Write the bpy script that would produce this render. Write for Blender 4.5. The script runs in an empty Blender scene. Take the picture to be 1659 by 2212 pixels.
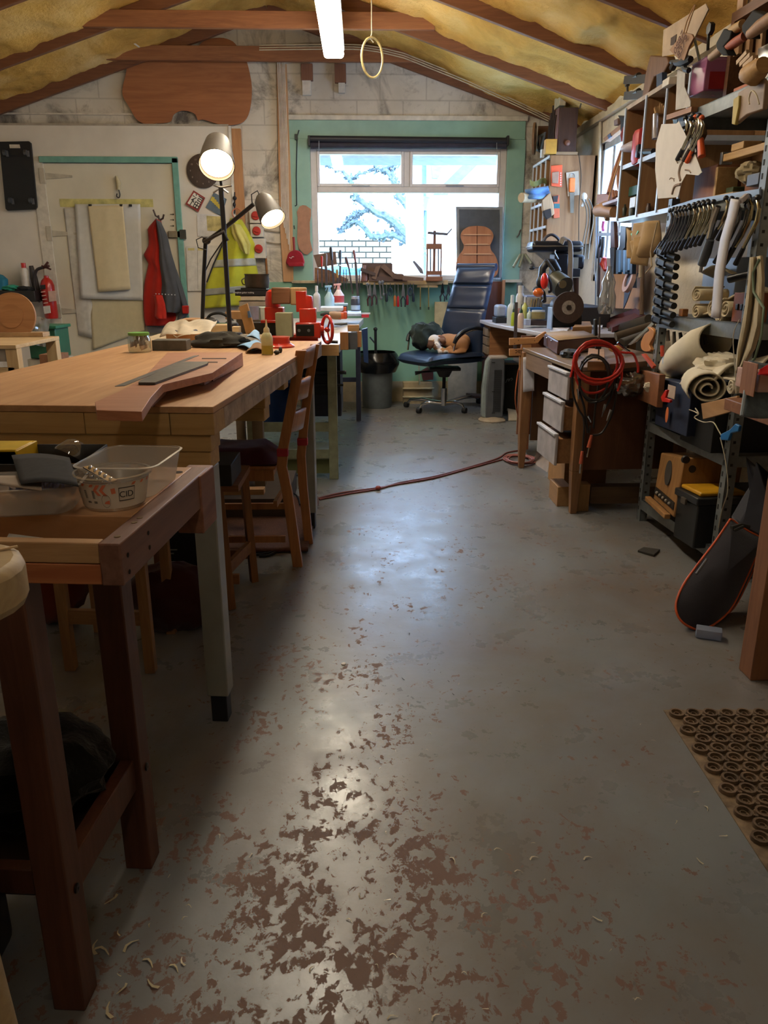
import bpy, bmesh, math, random
from mathutils import Vector, Matrix, noise, Euler
from math import radians as R, sin, cos, pi
random.seed(7)
SC = bpy.context.scene
COL = SC.collection
# ---------------------------------------------------------------- camera model (1659 x 2212)
F = 1660.; CX = 829.5; CY = 1106.; H = 1.3
PT = math.atan(511 / F); YW = math.atan(50 / (F / cos(PT)))
_a, _b, _c, _d = sin(PT), cos(PT), sin(YW), cos(YW)
FW = Vector((_c*_b, _d*_b, -_a)); RT = Vector((_d, -_c, 0)); UP = Vector((_c*_a, _d*_a, _b))
def ray(px, py): return FW + RT*((px-CX)/F) - UP*((py-CY)/F)
def W(px, py, Y):
    d = ray(px, py); return Vector((0, 0, H)) + d*(Y/d.y)
def G(px, py, z=0.):
    d = ray(px, py); return Vector((0, 0, H)) + d*((z-H)/d.z)
def WX(px, py, X):
    d = ray(px, py); return Vector((0, 0, H)) + d*(X/d.x)
def S(Y): return Y/1660.*1.02                      # metres per pixel at depth Y (near eye height)
# ---------------------------------------------------------------- materials
def lin(h):
    h = h.lstrip('#'); v = [int(h[i:i+2], 16)/255 for i in (0, 2, 4)]
    return tuple(((c/12.92) if c <= .04045 else ((c+.055)/1.055)**2.4) for c in v)
MC = {}
def nodes(name):
    m = bpy.data.materials.new(name); m.use_nodes = True
    nt = m.node_tree; b = nt.nodes['Principled BSDF']
    return m, nt, b
def L(nt, a, b): nt.links.new(a, b)
def N(nt, t, **k):
    n = nt.nodes.new(t)
    for a, v in k.items():
        if a in n.inputs.keys() if hasattr(n.inputs, 'keys') else False: n.inputs[a].default_value = v
        else: setattr(n, a, v)
    return n
def ramp(nt, fac, stops):
    r = nt.nodes.new('ShaderNodeValToRGB'); e = r.color_ramp.elements
    while len(e) < len(stops): e.new(.5)
    for i, (p, c) in enumerate(stops):
        e[i].position = p; e[i].color = (*c, 1) if len(c) == 3 else c
    L(nt, fac, r.inputs[0]); return r
def coords(nt, scale=(1, 1, 1), obj=True):
    tc = nt.nodes.new('ShaderNodeTexCoord'); mp = nt.nodes.new('ShaderNodeMapping')
    mp.inputs['Scale'].default_value = scale
    L(nt, tc.outputs['Object'], mp.inputs[0]); return mp.outputs[0]
def noi(nt, vec, sc, det=4, rough=.55, dist=0):
    n = nt.nodes.new('ShaderNodeTexNoise'); n.inputs['Scale'].default_value = sc; n.inputs['Detail'].default_value = det
    n.inputs['Roughness'].default_value = rough; n.inputs['Distortion'].default_value = dist
    L(nt, vec, n.inputs['Vector']); return n.outputs['Fac']
def mix(nt, f, a, b, bt='MIX'):
    m = nt.nodes.new('ShaderNodeMix'); m.data_type = 'RGBA'; m.blend_type = bt
    for s, v in ((m.inputs[0], f), (m.inputs[6], a), (m.inputs[7], b)):
        if isinstance(v, (int, float)): s.default_value = v
        elif isinstance(v, tuple): s.default_value = (*v, 1)
        else: L(nt, v, s)
    return m.outputs[2]
def bump(nt, b, h, st=.3, d=.01):
    n = nt.nodes.new('ShaderNodeBump'); n.inputs['Strength'].default_value = st; n.inputs['Distance'].default_value = d
    L(nt, h, n.inputs['Height']); L(nt, n.outputs[0], b.inputs['Normal'])
def M(hexc, rough=.6, metal=0., var=.12, sc=14., bmp=0., spec=.5, name=None, coat=0., trans=0., alpha=1., sheen=0.):
    """plain painted / plastic / metal surface with a little mottling"""
    k = (hexc, rough, metal, var, sc, bmp, spec, coat, trans, alpha)
    if k in MC: return MC[k]
    m, nt, b = nodes(name or 'surface_'+hexc.lstrip('#'))
    c = lin(hexc); v = coords(nt)
    n = noi(nt, v, sc, 5)
    lo = tuple(x*(1-var*1.6) for x in c); hi = tuple(min(1, x*(1+var)) for x in c)
    L(nt, ramp(nt, n, [(.3, lo), (.7, hi)]).outputs[0], b.inputs['Base Color'])
    b.inputs['Roughness'].default_value = rough; b.inputs['Metallic'].default_value = metal
    b.inputs['Specular IOR Level'].default_value = spec; b.inputs['Coat Weight'].default_value = coat
    b.inputs['Alpha'].default_value = alpha
    if bmp: bump(nt, b, noi(nt, v, sc*3, 6), bmp, .01)
    MC[k] = m; return m
def WD(c1, c2, ax='x', sc=1., rough=.55, spec=.35, knots=False):
    """wood: grain stretched along one axis"""
    k = ('w', c1, c2, ax, sc, rough)
    if k in MC: return MC[k]
    m, nt, b = nodes('wood_'+c1.lstrip('#')+'_'+ax)
    s = {'x': (1.2, 14, 14), 'y': (14, 1.2, 14), 'z': (14, 14, 1.2)}[ax]
    v = coords(nt, tuple(q*sc for q in s))
    n1 = noi(nt, v, 2.2, 6, .6, 1.2); n2 = noi(nt, v, 9, 3, .6)
    r = ramp(nt, n1, [(.3, lin(c1)), (.52, tuple((x+y)/2 for x, y in zip(lin(c1), lin(c2)))), (.72, lin(c2))])
    g = noi(nt, coords(nt), 3, 3)
    o = mix(nt, n2, r.outputs[0], tuple(x*.72 for x in lin(c1)))
    mm = nt.nodes.new('ShaderNodeMath'); mm.operation = 'MULTIPLY'; mm.inputs[1].default_value = .45
    L(nt, n2, mm.inputs[0])
    o = mix(nt, mm.outputs[0], r.outputs[0], tuple(x*.7 for x in lin(c1)))
    o2 = mix(nt, g, o, tuple(min(1, x*1.12) for x in lin(c2)), 'MIX')
    q = nt.nodes.new('ShaderNodeMath'); q.operation = 'MULTIPLY'; q.inputs[1].default_value = .35
    L(nt, g, q.inputs[0])
    o2 = mix(nt, q.outputs[0], o, lin(c2)); hs = nt.nodes.new('ShaderNodeHueSaturation'); hs.inputs['Saturation'].default_value = .95; L(nt, o2, hs.inputs['Color']); o2 = hs.outputs[0]
    L(nt, o2, b.inputs['Base Color'])
    b.inputs['Roughness'].default_value = rough; b.inputs['Specular IOR Level'].default_value = spec
    bump(nt, b, n1, .12, .004)
    MC[k] = m; return m
def FAB(hexc, rough=.95, var=.2, sc=8, w=260, st=.35):
    k = ('f', hexc, var, sc)
    if k in MC: return MC[k]
    m, nt, b = nodes('fabric_'+hexc.lstrip('#')); c = lin(hexc); v = coords(nt)
    n = noi(nt, v, sc, 5)
    L(nt, ramp(nt, n, [(.3, tuple(x*(1-var) for x in c)), (.7, tuple(min(1, x*(1+var)) for x in c))]).outputs[0], b.inputs['Base Color'])
    b.inputs['Roughness'].default_value = rough; b.inputs['Specular IOR Level'].default_value = .15
    b.inputs['Sheen Weight'].default_value = .15
    bump(nt, b, noi(nt, v, w, 3), st, .003); MC[k] = m; return m
def GL(hexc='#ffffff', rough=.08, mixf=.75, name='clear_plastic', dif=0.):
    """thin clear sheet: mostly see-through, some gloss, some milky diffuse"""
    k = ('g', hexc, rough, mixf, dif)
    if k in MC: return MC[k]
    m = bpy.data.materials.new(name); m.use_nodes = True; nt = m.node_tree; nt.nodes.clear()
    o = nt.nodes.new('ShaderNodeOutputMaterial'); t = nt.nodes.new('ShaderNodeBsdfTransparent'); t.inputs[0].default_value = (*lin(hexc), 1)
    g = nt.nodes.new('ShaderNodeBsdfGlossy'); g.inputs['Roughness'].default_value = rough
    d = nt.nodes.new('ShaderNodeBsdfDiffuse'); d.inputs[0].default_value = (*lin(hexc), 1)
    a = nt.nodes.new('ShaderNodeMixShader'); a.inputs[0].default_value = dif; L(nt, g.outputs[0], a.inputs[1]); L(nt, d.outputs[0], a.inputs[2])
    x = nt.nodes.new('ShaderNodeMixShader'); x.inputs[0].default_value = mixf
    L(nt, a.outputs[0], x.inputs[1]); L(nt, t.outputs[0], x.inputs[2]); L(nt, x.outputs[0], o.inputs[0])
    MC[k] = m; return m
def EM(hexc, st, name='glowing_tube'):
    m, nt, b = nodes(name); b.inputs['Base Color'].default_value = (*lin(hexc), 1)
    b.inputs['Emission Color'].default_value = (*lin(hexc), 1); b.inputs['Emission Strength'].default_value = st; return m
# ---------------------------------------------------------------- mesh builder
class MB:
    def __init__(s): s.v = []; s.f = []; s.sm = []
    def add(s, vs, fs, smooth=False):
        o = len(s.v); s.v += [Vector(p) for p in vs]; s.f += [tuple(i+o for i in f) for f in fs]; s.sm += [smooth]*len(fs); return s
    def box(s, a, b, m=None):
        x0, y0, z0 = a; x1, y1, z1 = b
        vs = [Vector(p) for p in ((x0,y0,z0),(x1,y0,z0),(x1,y1,z0),(x0,y1,z0),(x0,y0,z1),(x1,y0,z1),(x1,y1,z1),(x0,y1,z1))]
        if m: vs = [m @ p for p in vs]
        return s.add(vs, [(0,3,2,1),(4,5,6,7),(0,1,5,4),(1,2,6,5),(2,3,7,6),(3,0,4,7)])
    def cbox(s, c, d, rot=(0, 0, 0)):
        m = Matrix.Translation(Vector(c)) @ Euler(rot).to_matrix().to_4x4()
        return s.box((-d[0]/2, -d[1]/2, -d[2]/2), (d[0]/2, d[1]/2, d[2]/2), m)
    def rbox(s, c, d, r=.01, rot=(0, 0, 0), seg=2):
        """box with rounded edges"""
        bm = bmesh.new(); bmesh.ops.create_cube(bm, size=1)
        for v in bm.verts: v.co = Vector((v.co.x*d[0], v.co.y*d[1], v.co.z*d[2]))
        bmesh.ops.bevel(bm, geom=bm.edges[:], offset=min(r, min(d)*.49), segments=seg, affect='EDGES', profile=.5)
        m = Matrix.Translation(Vector(c)) @ Euler(rot).to_matrix().to_4x4()
        return s.frombm(bm, m, True)
    def frombm(s, bm, m=Matrix(), smooth=True):
        bm.verts.index_update()
        s.add([m @ v.co for v in bm.verts], [tuple(v.index for v in f.verts) for f in bm.faces], smooth); bm.free(); return s
    def beam(s, p, q, w, h, up=(0, 0, 1)):
        p = Vector(p); q = Vector(q); d = (q-p).normalized(); u = Vector(up)
        a = d.cross(u)
        if a.length < 1e-4: a = d.cross(Vector((0, 1, 0)))
        a.normalize(); u = a.cross(d).normalized(); a *= w/2; u *= h/2
        vs = [p-a-u, p+a-u, p+a+u, p-a+u, q-a-u, q+a-u, q+a+u, q-a+u]
        return s.add(vs, [(0,1,2,3),(4,7,6,5),(0,4,5,1),(1,5,6,2),(2,6,7,3),(3,7,4,0)])
    def tube(s, pts, r, n=8, cap=True, closed=False):
        pts = [Vector(p) for p in pts]; k = len(pts); rs = r if isinstance(r, (list, tuple)) else [r]*k
        vs = []; fs = []; pn = None
        for i, p in enumerate(pts):
            if closed: t = pts[(i+1) % k]-pts[i-1]
            else: t = (pts[min(i+1, k-1)]-pts[max(i-1, 0)])
            if t.length < 1e-9: t = Vector((0, 0, 1))
            t.normalize()
            if pn is None:
                pn = t.cross(Vector((0, 0, 1)))
                if pn.length < .1: pn = t.cross(Vector((0, 1, 0)))
            pn = (pn - t*pn.dot(t))
            if pn.length < 1e-6: pn = t.orthogonal()
            pn.normalize(); b = t.cross(pn)
            for j in range(n):
                a = 2*pi*j/n; vs.append(p + (pn*cos(a)+b*sin(a))*rs[i])
        for i in range(k if closed else k-1):
            for j in range(n):
                a = i*n+j; b2 = i*n+(j+1) % n; c = ((i+1) % k)*n+(j+1) % n; d = ((i+1) % k)*n+j
                fs.append((a, b2, c, d))
        if cap and not closed: fs += [tuple(range(n))[::-1], tuple(range((k-1)*n, k*n))]
        return s.add(vs, fs, True)
    def lathe(s, prof, c=(0, 0, 0), n=24, m=None, cap=True, sx=1., sy=1.):
        """prof: list of (radius, height)"""
        vs = []; fs = []; c = Vector(c)
        for r, z in prof:
            for j in range(n):
                a = 2*pi*j/n; p = Vector((r*cos(a)*sx, r*sin(a)*sy, z)); vs.append((m @ p if m else p)+c)
        k = len(prof)
        for i in range(k-1):
            for j in range(n): fs.append((i*n+j, i*n+(j+1) % n, (i+1)*n+(j+1) % n, (i+1)*n+j))
        if cap:
            if prof[0][0] > 1e-5: fs.append(tuple(range(n))[::-1])
            if prof[-1][0] > 1e-5: fs.append(tuple(range((k-1)*n, k*n)))
        return s.add(vs, fs, True)
    def prism(s, poly, vec):
        """polygon of 3-D points pushed along vec"""
        poly = [Vector(p) for p in poly]; vec = Vector(vec); n = len(poly)
        nrm = Vector((0, 0, 0))
        for i in range(n): nrm += poly[i].cross(poly[(i+1) % n])
        if nrm.dot(vec) > 0: poly = poly[::-1]
        return s.add(poly+[p+vec for p in poly], [tuple(range(n)), tuple(range(2*n-1, n-1, -1))]+[((i+1) % n, i, i+n, (i+1) % n+n) for i in range(n)])
    def ell(s, c, r, rot=(0, 0, 0), n=16, k=10):
        m = Euler(rot).to_matrix(); prof = [(sin(pi*i/k), -cos(pi*i/k)) for i in range(k+1)]
        vs = []; fs = []
        for q, z in prof:
            for j in range(n): vs.append(Vector(c)+m @ Vector((q*cos(2*pi*j/n)*r[0], q*sin(2*pi*j/n)*r[1], z*r[2])))
        for i in range(k):
            for j in range(n): fs.append((i*n+j, i*n+(j+1) % n, (i+1)*n+(j+1) % n, (i+1)*n+j))
        return s.add(vs, fs, True)
    def grid(s, fn, nu, nv, smooth=True):
        vs = [fn(i/nu, j/nv) for j in range(nv+1) for i in range(nu+1)]; w = nu+1
        return s.add(vs, [(j*w+i, j*w+i+1, (j+1)*w+i+1, (j+1)*w+i) for j in range(nv) for i in range(nu)], smooth)
    def build(s, name, mat, parent=None, bev=0., solid=0., sub=0, local=False, merge=False):
        if parent is not None and not local:
            mi = parent['_w']; mi = Matrix([mi[i*4:i*4+4] for i in range(4)]).inverted()
            vs = [mi @ p for p in s.v]
        elif parent is None and not local and s.v:
            lo = Vector([min(p[i] for p in s.v) for i in range(3)]); hi = Vector([max(p[i] for p in s.v) for i in range(3)])
            base = Vector(((lo.x+hi.x)/2, (lo.y+hi.y)/2, lo.z)); vs = [p-base for p in s.v]
        else: vs = s.v
        me = bpy.data.meshes.new(name); me.from_pydata([tuple(p) for p in vs], [], s.f)
        me.polygons.foreach_set('use_smooth', s.sm); me.update(); me.set_sharp_from_angle(angle=R(42))
        if merge:
            bm = bmesh.new(); bm.from_mesh(me); bmesh.ops.remove_doubles(bm, verts=bm.verts, dist=1e-5); bm.to_mesh(me); bm.free()
        o = bpy.data.objects.new(name, me); COL.objects.link(o); me.materials.append(mat)
        if parent is not None:
            o.parent = parent; o['_w'] = parent['_w']
        elif not local and s.v:
            o.location = base; o['_w'] = flat(Matrix.Translation(base))
        else: o['_w'] = flat(Matrix())
        if solid: md = o.modifiers.new('solid', 'SOLIDIFY'); md.thickness = solid; md.offset = 0
        if sub: md = o.modifiers.new('sub', 'SUBSURF'); md.levels = md.render_levels = sub
        if bev:
            md = o.modifiers.new('bev', 'BEVEL'); md.width = bev; md.segments = 2; md.limit_method = 'ANGLE'; md.angle_limit = R(40)
        return o
def flat(m): return [m[i][j] for i in range(4) for j in range(4)]
def tag(o, label, cat, group=None, kind=None):
    o['label'] = label; o['category'] = cat
    if group: o['group'] = group
    if kind: o['kind'] = kind
    return o
def thing(name, label, cat, loc=(0, 0, 0), rz=0., group=None, kind=None, rot=None):
    o = bpy.data.objects.new(name, None); COL.objects.link(o); o.location = loc
    o.rotation_euler = rot or (0, 0, rz); o.empty_display_size = .05
    o['_w'] = flat(Matrix.Translation(Vector(loc)) @ Euler(rot or (0, 0, rz)).to_matrix().to_4x4())
    return tag(o, label, cat, group, kind)
def struct(name, mb, mat, parent=None, **k):
    o = mb.build(name, mat, parent, **k)
    if parent is None: o['kind'] = 'structure'
    return o
def one(name, mb, mat, label, cat, group=None, **k):
    return tag(mb.build(name, mat, None, **k), label, cat, group)
def dup(o, M4=None, label=None, group=None, name=None):
    """copy a thing with its parts; M4 is applied in world space"""
    kids = [c for c in bpy.data.objects if c.parent == o]
    n = o.copy(); COL.objects.link(n)
    for c in kids:
        d = c.copy(); COL.objects.link(d); d.parent = n
        for g in [g for g in bpy.data.objects if g.parent == c]:
            e = g.copy(); COL.objects.link(e); e.parent = d
    if M4 is not None:
        m = M4 @ (Matrix.Translation(o.location) @ o.rotation_euler.to_matrix().to_4x4() @ Matrix.Diagonal((*o.scale, 1)))
        l, q, s = m.decompose(); n.location = l; n.rotation_euler = q.to_euler(); n.scale = s
    if label: n['label'] = label
    if group: n['group'] = group
    return n
def poly(pts, Y): return [W(p[0], p[1], p[2] if len(p) > 2 else Y) for p in pts]
def slab(pts, Y, th):
    """outline at distance Y from the camera wall-wise, th thick going back"""
    return MB().prism(poly(pts, Y), (0, th, 0))
def fbox(x0, y0, x1, y1, Y, dep):
    """box whose front face spans these points at depth Y"""
    a = W(x0, y1, Y); b = W(x1, y0, Y); return MB().box((a.x, Y, a.z), (b.x, Y+dep, b.z))
def smooth_poly(pts, k=4, closed=True):
    n = len(pts); out = []
    rng = range(n) if closed else range(n-1)
    for i in rng:
        p = [pts[(i+j-1) % n] if closed else pts[max(0, min(n-1, i+j-1))] for j in range(4)]
        for t in range(k):
            u = t/k
            out.append(tuple(.5*((2*p[1][q])+(-p[0][q]+p[2][q])*u+(2*p[0][q]-5*p[1][q]+4*p[2][q]-p[3][q])*u*u+(-p[0][q]+3*p[1][q]-3*p[2][q]+p[3][q])*u**3) for q in range(len(p[1]))))
    if not closed: out.append(tuple(pts[-1]))
    return out
def text(body, size, loc, rot, mat, parent=None, name='lettering', depth=.0006, align='CENTER'):
    cu = bpy.data.curves.new(name, 'FONT'); cu.body = body; cu.size = size; cu.extrude = depth; cu.align_x = align; cu.align_y = 'CENTER'
    t = bpy.data.objects.new(name, cu); COL.objects.link(t)
    me = bpy.data.meshes.new_from_object(t); bpy.data.objects.remove(t); 
    o = bpy.data.objects.new(name, me); COL.objects.link(o); me.materials.clear(); me.materials.append(mat)
    m = Matrix.Translation(Vector(loc)) @ Euler(rot).to_matrix().to_4x4()
    if parent is not None:
        w = parent['_w']; m = Matrix([w[i*4:i*4+4] for i in range(4)]).inverted() @ m; o.parent = parent
    l, q, s = m.decompose(); o.location = l; o.rotation_euler = q.to_euler(); return o
def crumple(c, r, seed=0, amp=.35, n=28, k=18, freq=1.6, flatz=None, ridge=True):
    """heaped cloth / bag: an ellipsoid folded by ridged noise"""
    mb = MB(); c = Vector(c)
    def fn(u, v):
        a = 2*pi*u; t = pi*v; d = Vector((sin(t)*cos(a), sin(t)*sin(a), -cos(t)))
        q = noise.noise(d*freq+Vector((seed*3.1, seed, 0))); q2 = noise.noise(d*freq*3+Vector((seed, 0, seed*2)))
        e = 1+amp*(1-2*abs(q)*1.6 if ridge else q*1.5)*.6+amp*.35*q2
        p = Vector((d.x*r[0]*e, d.y*r[1]*e, d.z*r[2]*e))
        if flatz is not None and p.z < flatz: p.z = flatz
        return c+p
    return mb.grid(fn, n, k)
def cloth(pts, Y, th=.02, fold=.012, nf=6, seed=0, nu=24, nv=24):
    """hanging cloth: left and right edges given as px polylines, folds push in depth"""
    Lp, Rp = pts
    def lerp(P, t):
        x = t*(len(P)-1); i = min(int(x), len(P)-2); u = x-i
        return tuple(P[i][q]*(1-u)+P[i+1][q]*u for q in (0, 1))
    def fn(u, v):
        a = lerp(Lp, v); b = lerp(Rp, v)
        p = W(a[0]*(1-u)+b[0]*u, a[1]*(1-u)+b[1]*u, Y)
        p.y -= th*sin(pi*u)+fold*sin(u*nf*pi+seed+1.5*noise.noise(Vector((u*3, v*2, seed))))*(.35+.65*v); return p
    return MB().grid(fn, nu, nv)
# ================================================================ room shell
XL, XR, YB = -3.75, 2.15, 8.3
RXC = -.85
def roofz(x): return 3.76-.345*abs(x-RXC)
def mat_floor():
    m, nt, b = nodes('painted_concrete_floor'); ge = nt.nodes.new('ShaderNodeNewGeometry'); v = ge.outputs['Position']
    def mp(sc_, loc=(0, 0, 0)):
        q = nt.nodes.new('ShaderNodeMapping'); q.inputs['Scale'].default_value = sc_; q.inputs['Location'].default_value = loc; L(nt, v, q.inputs[0]); return q.outputs[0]
    def blob(c, r):
        g = nt.nodes.new('ShaderNodeTexGradient'); g.gradient_type = 'SPHERICAL'; L(nt, mp((1/r[0], 1/r[1], 0), (-c[0]/r[0], -c[1]/r[1], 0)), g.inputs[0]); return g.outputs['Fac']
    def ma(op, a, b_, c_=None):
        q = nt.nodes.new('ShaderNodeMath'); q.operation = op
        for i_, x_ in enumerate((a, b_, c_)):
            if x_ is None: continue
            if isinstance(x_, float): q.inputs[i_].default_value = x_
            else: L(nt, x_, q.inputs[i_])
        return q.outputs[0]
    base = ramp(nt, noi(nt, v, 1.3, 5, .6), [(.3, lin('#6c7072')), (.7, lin('#7c8084'))]).outputs[0]
    # broad soft brown dirt
    n1 = noi(nt, v, 1.1, 8, .68, .4); w = ramp(nt, n1, [(.40, (0, 0, 0)), (.66, (.75, .75, .75))]).outputs[0]
    c = mix(nt, w, base, lin('#66574a'))
    # sharp worn patches: large mask x fine mask
    v2 = mp((1, .8, 1)); n2 = noi(nt, v2, 5.0, 4, .6, .3); n3 = noi(nt, v2, 34, 9, .66, .4)
    bl1 = ma('MAXIMUM', blob((-.05, 1.3), (.85, .75)), blob((-.35, 1.05), (.6, .45))); bl1 = ma('MAXIMUM', bl1, ma('MULTIPLY', blob((-.1, 2.2), (.6, 1.3)), .5)); bl1 = ma('MAXIMUM', bl1, ma('MULTIPLY', blob((.35, 3.2), (.9, 1.6)), .22))
    t1 = ma('MULTIPLY_ADD', n2, .55, n3); t1 = ma('MULTIPLY_ADD', bl1, .20, t1)
    w2 = ramp(nt, t1, [(.93, (0, 0, 0)), (.955, (.85, .85, .85))]).outputs[0]
    c = mix(nt, w2, c, lin('#6a4a39'))
    n4 = noi(nt, v, 70, 3, .5); w3 = ramp(nt, n4, [(.68, (0, 0, 0)), (.72, (.35, .35, .35))]).outputs[0]
    c = mix(nt, w3, c, lin('#4a4440'))
    # scratches
    v5 = mp((1, 9, 1)); w5 = ramp(nt, noi(nt, v5, 9, 5, .7), [(.80, (0, 0, 0)), (.83, (.2, .2, .2))]).outputs[0]
    c = mix(nt, w5, c, lin('#8d8e8a'))
    L(nt, c, b.inputs['Base Color'])
    r = ramp(nt, noi(nt, v, 5, 6, .65), [(.3, (.22, .22, .22)), (.75, (.44, .44, .44))]).outputs[0]
    L(nt, mix(nt, w2, r, (.75, .75, .75)), b.inputs['Roughness'])
    b.inputs['Specular IOR Level'].default_value = .5
    bump(nt, b, noi(nt, v, 22, 6, .6), .12, .006); return m
fl = MB().box((-4, -2.2, -.1), (2.3, 8.5, 0)); struct('floor', fl, mat_floor())
def mat_white(dirt=.5, blocks=True, c1='#d6cfc2', c2='#bdb4a6', cd='#4a4340', th=.6):
    m, nt, b = nodes('whitewashed_blocks'); v = coords(nt)
    c = ramp(nt, noi(nt, v, 1.7, 6, .6), [(.3, lin(c2)), (.65, lin(c1))]).outputs[0]
    if dirt:
        d = ramp(nt, noi(nt, v, 1.5, 8, .66, .8), [(th-.06, (0, 0, 0)), (th+.1, (dirt, dirt, dirt))]).outputs[0]
        c = mix(nt, d, c, lin(cd))
        d2 = ramp(nt, noi(nt, v, 7, 6, .7, .4), [(.58, (0, 0, 0)), (.72, (dirt*.6,)*3)]).outputs[0]
        c = mix(nt, d2, c, lin('#7d7062'))
    if blocks:
        br = nt.nodes.new('ShaderNodeTexBrick'); tc = nt.nodes.new('ShaderNodeTexCoord'); sx = nt.nodes.new('ShaderNodeSeparateXYZ'); cb = nt.nodes.new('ShaderNodeCombineXYZ')
        L(nt, tc.outputs['Object'], sx.inputs[0]); L(nt, sx.outputs[0], cb.inputs[0]); L(nt, sx.outputs[2], cb.inputs[1]); L(nt, cb.outputs[0], br.inputs['Vector'])
        br.inputs['Scale'].default_value = 1; br.inputs['Brick Width'].default_value = .45; br.inputs['Row Height'].default_value = .225; br.inputs['Mortar Size'].default_value = .007
        br.inputs['Color1'].default_value = br.inputs['Color2'].default_value = (1, 1, 1, 1); br.inputs['Mortar'].default_value = (0, 0, 0, 1)
        bump(nt, b, br.outputs['Color'], .5, .01)
        c = mix(nt, mix(nt, br.outputs['Fac'], (0, 0, 0), (.35, .35, .35)), c, lin('#8f8577'))
    else: bump(nt, b, noi(nt, v, 9, 8, .7), .5, .03)
    L(nt, c, b.inputs['Base Color']); b.inputs['Roughness'].default_value = .85; b.inputs['Specular IOR Level'].default_value = .2; return m
WX0, WX1, WZ0, WZ1 = -.49, 1.46, 1.255, 2.6      # window opening
mw = mat_white(.9, True, th=.55)
wb = MB()
def wallpiece(x0, x1, z0, z1f):
    n = max(1, int((x1-x0)/.3)); 
    for i in range(n):
        a = x0+(x1-x0)*i/n; b_ = x0+(x1-x0)*(i+1)/n; za = z1f(a); zb = z1f(b_)
        vs = [(a, YB, z0), (b_, YB, z0), (b_, YB, zb), (a, YB, za), (a, YB+.22, z0), (b_, YB+.22, z0), (b_, YB+.22, zb), (a, YB+.22, za)]
        wb.add(vs, [(0,1,2,3),(7,6,5,4),(0,4,5,1),(2,6,7,3),(1,5,6,2),(0,3,7,4)])
top = lambda x: roofz(x)+.05
wallpiece(XL, RXC, 0, top) ; wallpiece(RXC, WX0, 0, top); wallpiece(WX0, WX1, 0, lambda x: WZ0); wallpiece(WX0, WX1, WZ1, top); wallpiece(WX1, XR+.2, 0, top)
struct('wall_back', wb, mw, merge=False)
# sides and behind the camera (window in the right wall)
mside = mat_white(.45, False, '#d9d0c0', '#c6bba8', '#6a5f52', .62)
WY0, WY1, WRZ0, WRZ1 = 6.15, 7.45, 1.25, 2.42
rw = MB()
for a, b_ in (((XR, -2.2, 0), (XR+.2, WY0, 2.8)), ((XR, WY1, 0), (XR+.2, YB+.2, 2.8)), ((XR, WY0, 0), (XR+.2, WY1, WRZ0)), ((XR, WY0, WRZ1), (XR+.2, WY1, 2.8))): rw.box(a, b_)
struct('wall_right', rw, mside)
struct('wall_left', MB().box((XL-.2, -2.2, 0), (XL, YB+.2, 2.8)), mside)
bw = MB(); n = 10
for i in range(n):
    a = XL-.2+(XR+.4-XL)*i/n; b_ = XL-.2+(XR+.4-XL)*(i+1)/n
    bw.add([(a,-2.2,0),(b_,-2.2,0),(b_,-2.2,top(b_)),(a,-2.2,top(a)),(a,-2.4,0),(b_,-2.4,0),(b_,-2.4,top(b_)),(a,-2.4,top(a))], [(3,2,1,0),(4,5,6,7)])
struct('wall_front', bw, mside)
# ceiling: sprayed foam
def mat_foam():
    m, nt, b = nodes('sprayed_foam'); v = coords(nt)
    c = ramp(nt, noi(nt, v, 1.1, 6, .6, .3), [(.32, lin('#ad8440')), (.5, lin('#dcae5c')), (.72, lin('#f0d293'))]).outputs[0]
    d = ramp(nt, noi(nt, v, 3.2, 6, .7), [(.6, (0, 0, 0)), (.78, (.6, .6, .6))]).outputs[0]
    c = mix(nt, d, c, lin('#7a5a30')); L(nt, c, b.inputs['Base Color']); b.inputs['Roughness'].default_value = .9
    b.inputs['Specular IOR Level'].default_value = .15
    bump(nt, b, noi(nt, v, 22, 8, .65), .9, .035); return m
RAFY = [8.2, 7.2, 6.2, 5.2, 4.2, 3.2, 2.2, 1.2, .2, -.8]
def foam(u, v, side):
    y = -2.3+(YB+.3+2.2)*v; L_ = (XR+.25-RXC) if side > 0 else (RXC-XL+.2)
    x = RXC+side*L_*u; z = 3.76-.345*abs(x-RXC)
    ph = (y-.2) % 1.0; z += .03*(1-abs(2*ph-1)**3) - .05
    z += .075*noise.noise(Vector((x*1.3, y*1.5, 3)))+.035*noise.noise(Vector((x*5, y*5, 1)))+.014*noise.noise(Vector((x*14, y*14, 1)))
    if u > .9: z -= .05*(u-.9)*10
    return Vector((x, y, z))
cl = MB().grid(lambda u, v: foam(u, v, 1), 90, 240).grid(lambda u, v: foam(u, v, -1), 90, 240)
struct('ceiling', cl, mat_foam())
struct('ceiling', MB().add([(XL-.3,-2.5,2.9),(RXC,-2.5,3.95),(XR+.3,-2.5,2.9),(XL-.3,8.6,2.9),(RXC,8.6,3.95),(XR+.3,8.6,2.9)], [(0,3,4,1),(1,4,5,2)]), M('#5a5a58'))
mraf = WD('#5a3423', '#8a5a3a', 'x', .8)
k = 1
for y in RAFY:
    for sd in (1, -1):
        rf = MB(); xe = (XR if sd > 0 else XL); zc = lambda x: 3.655-.325*abs(x-RXC)
        rf.beam((RXC, y, zc(RXC)), (xe, y, zc(xe)), .045, .11)
        struct('trim_%d' % k, rf, mraf, bev=.004); k += 1
    cb = MB().box((-2.35, y-.07, 3.215), (.62 , y-.025, 3.34)); struct('trim_%d' % k, cb, WD('#74442a', '#a36b42', 'x', .8), bev=.004); k += 1
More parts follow.
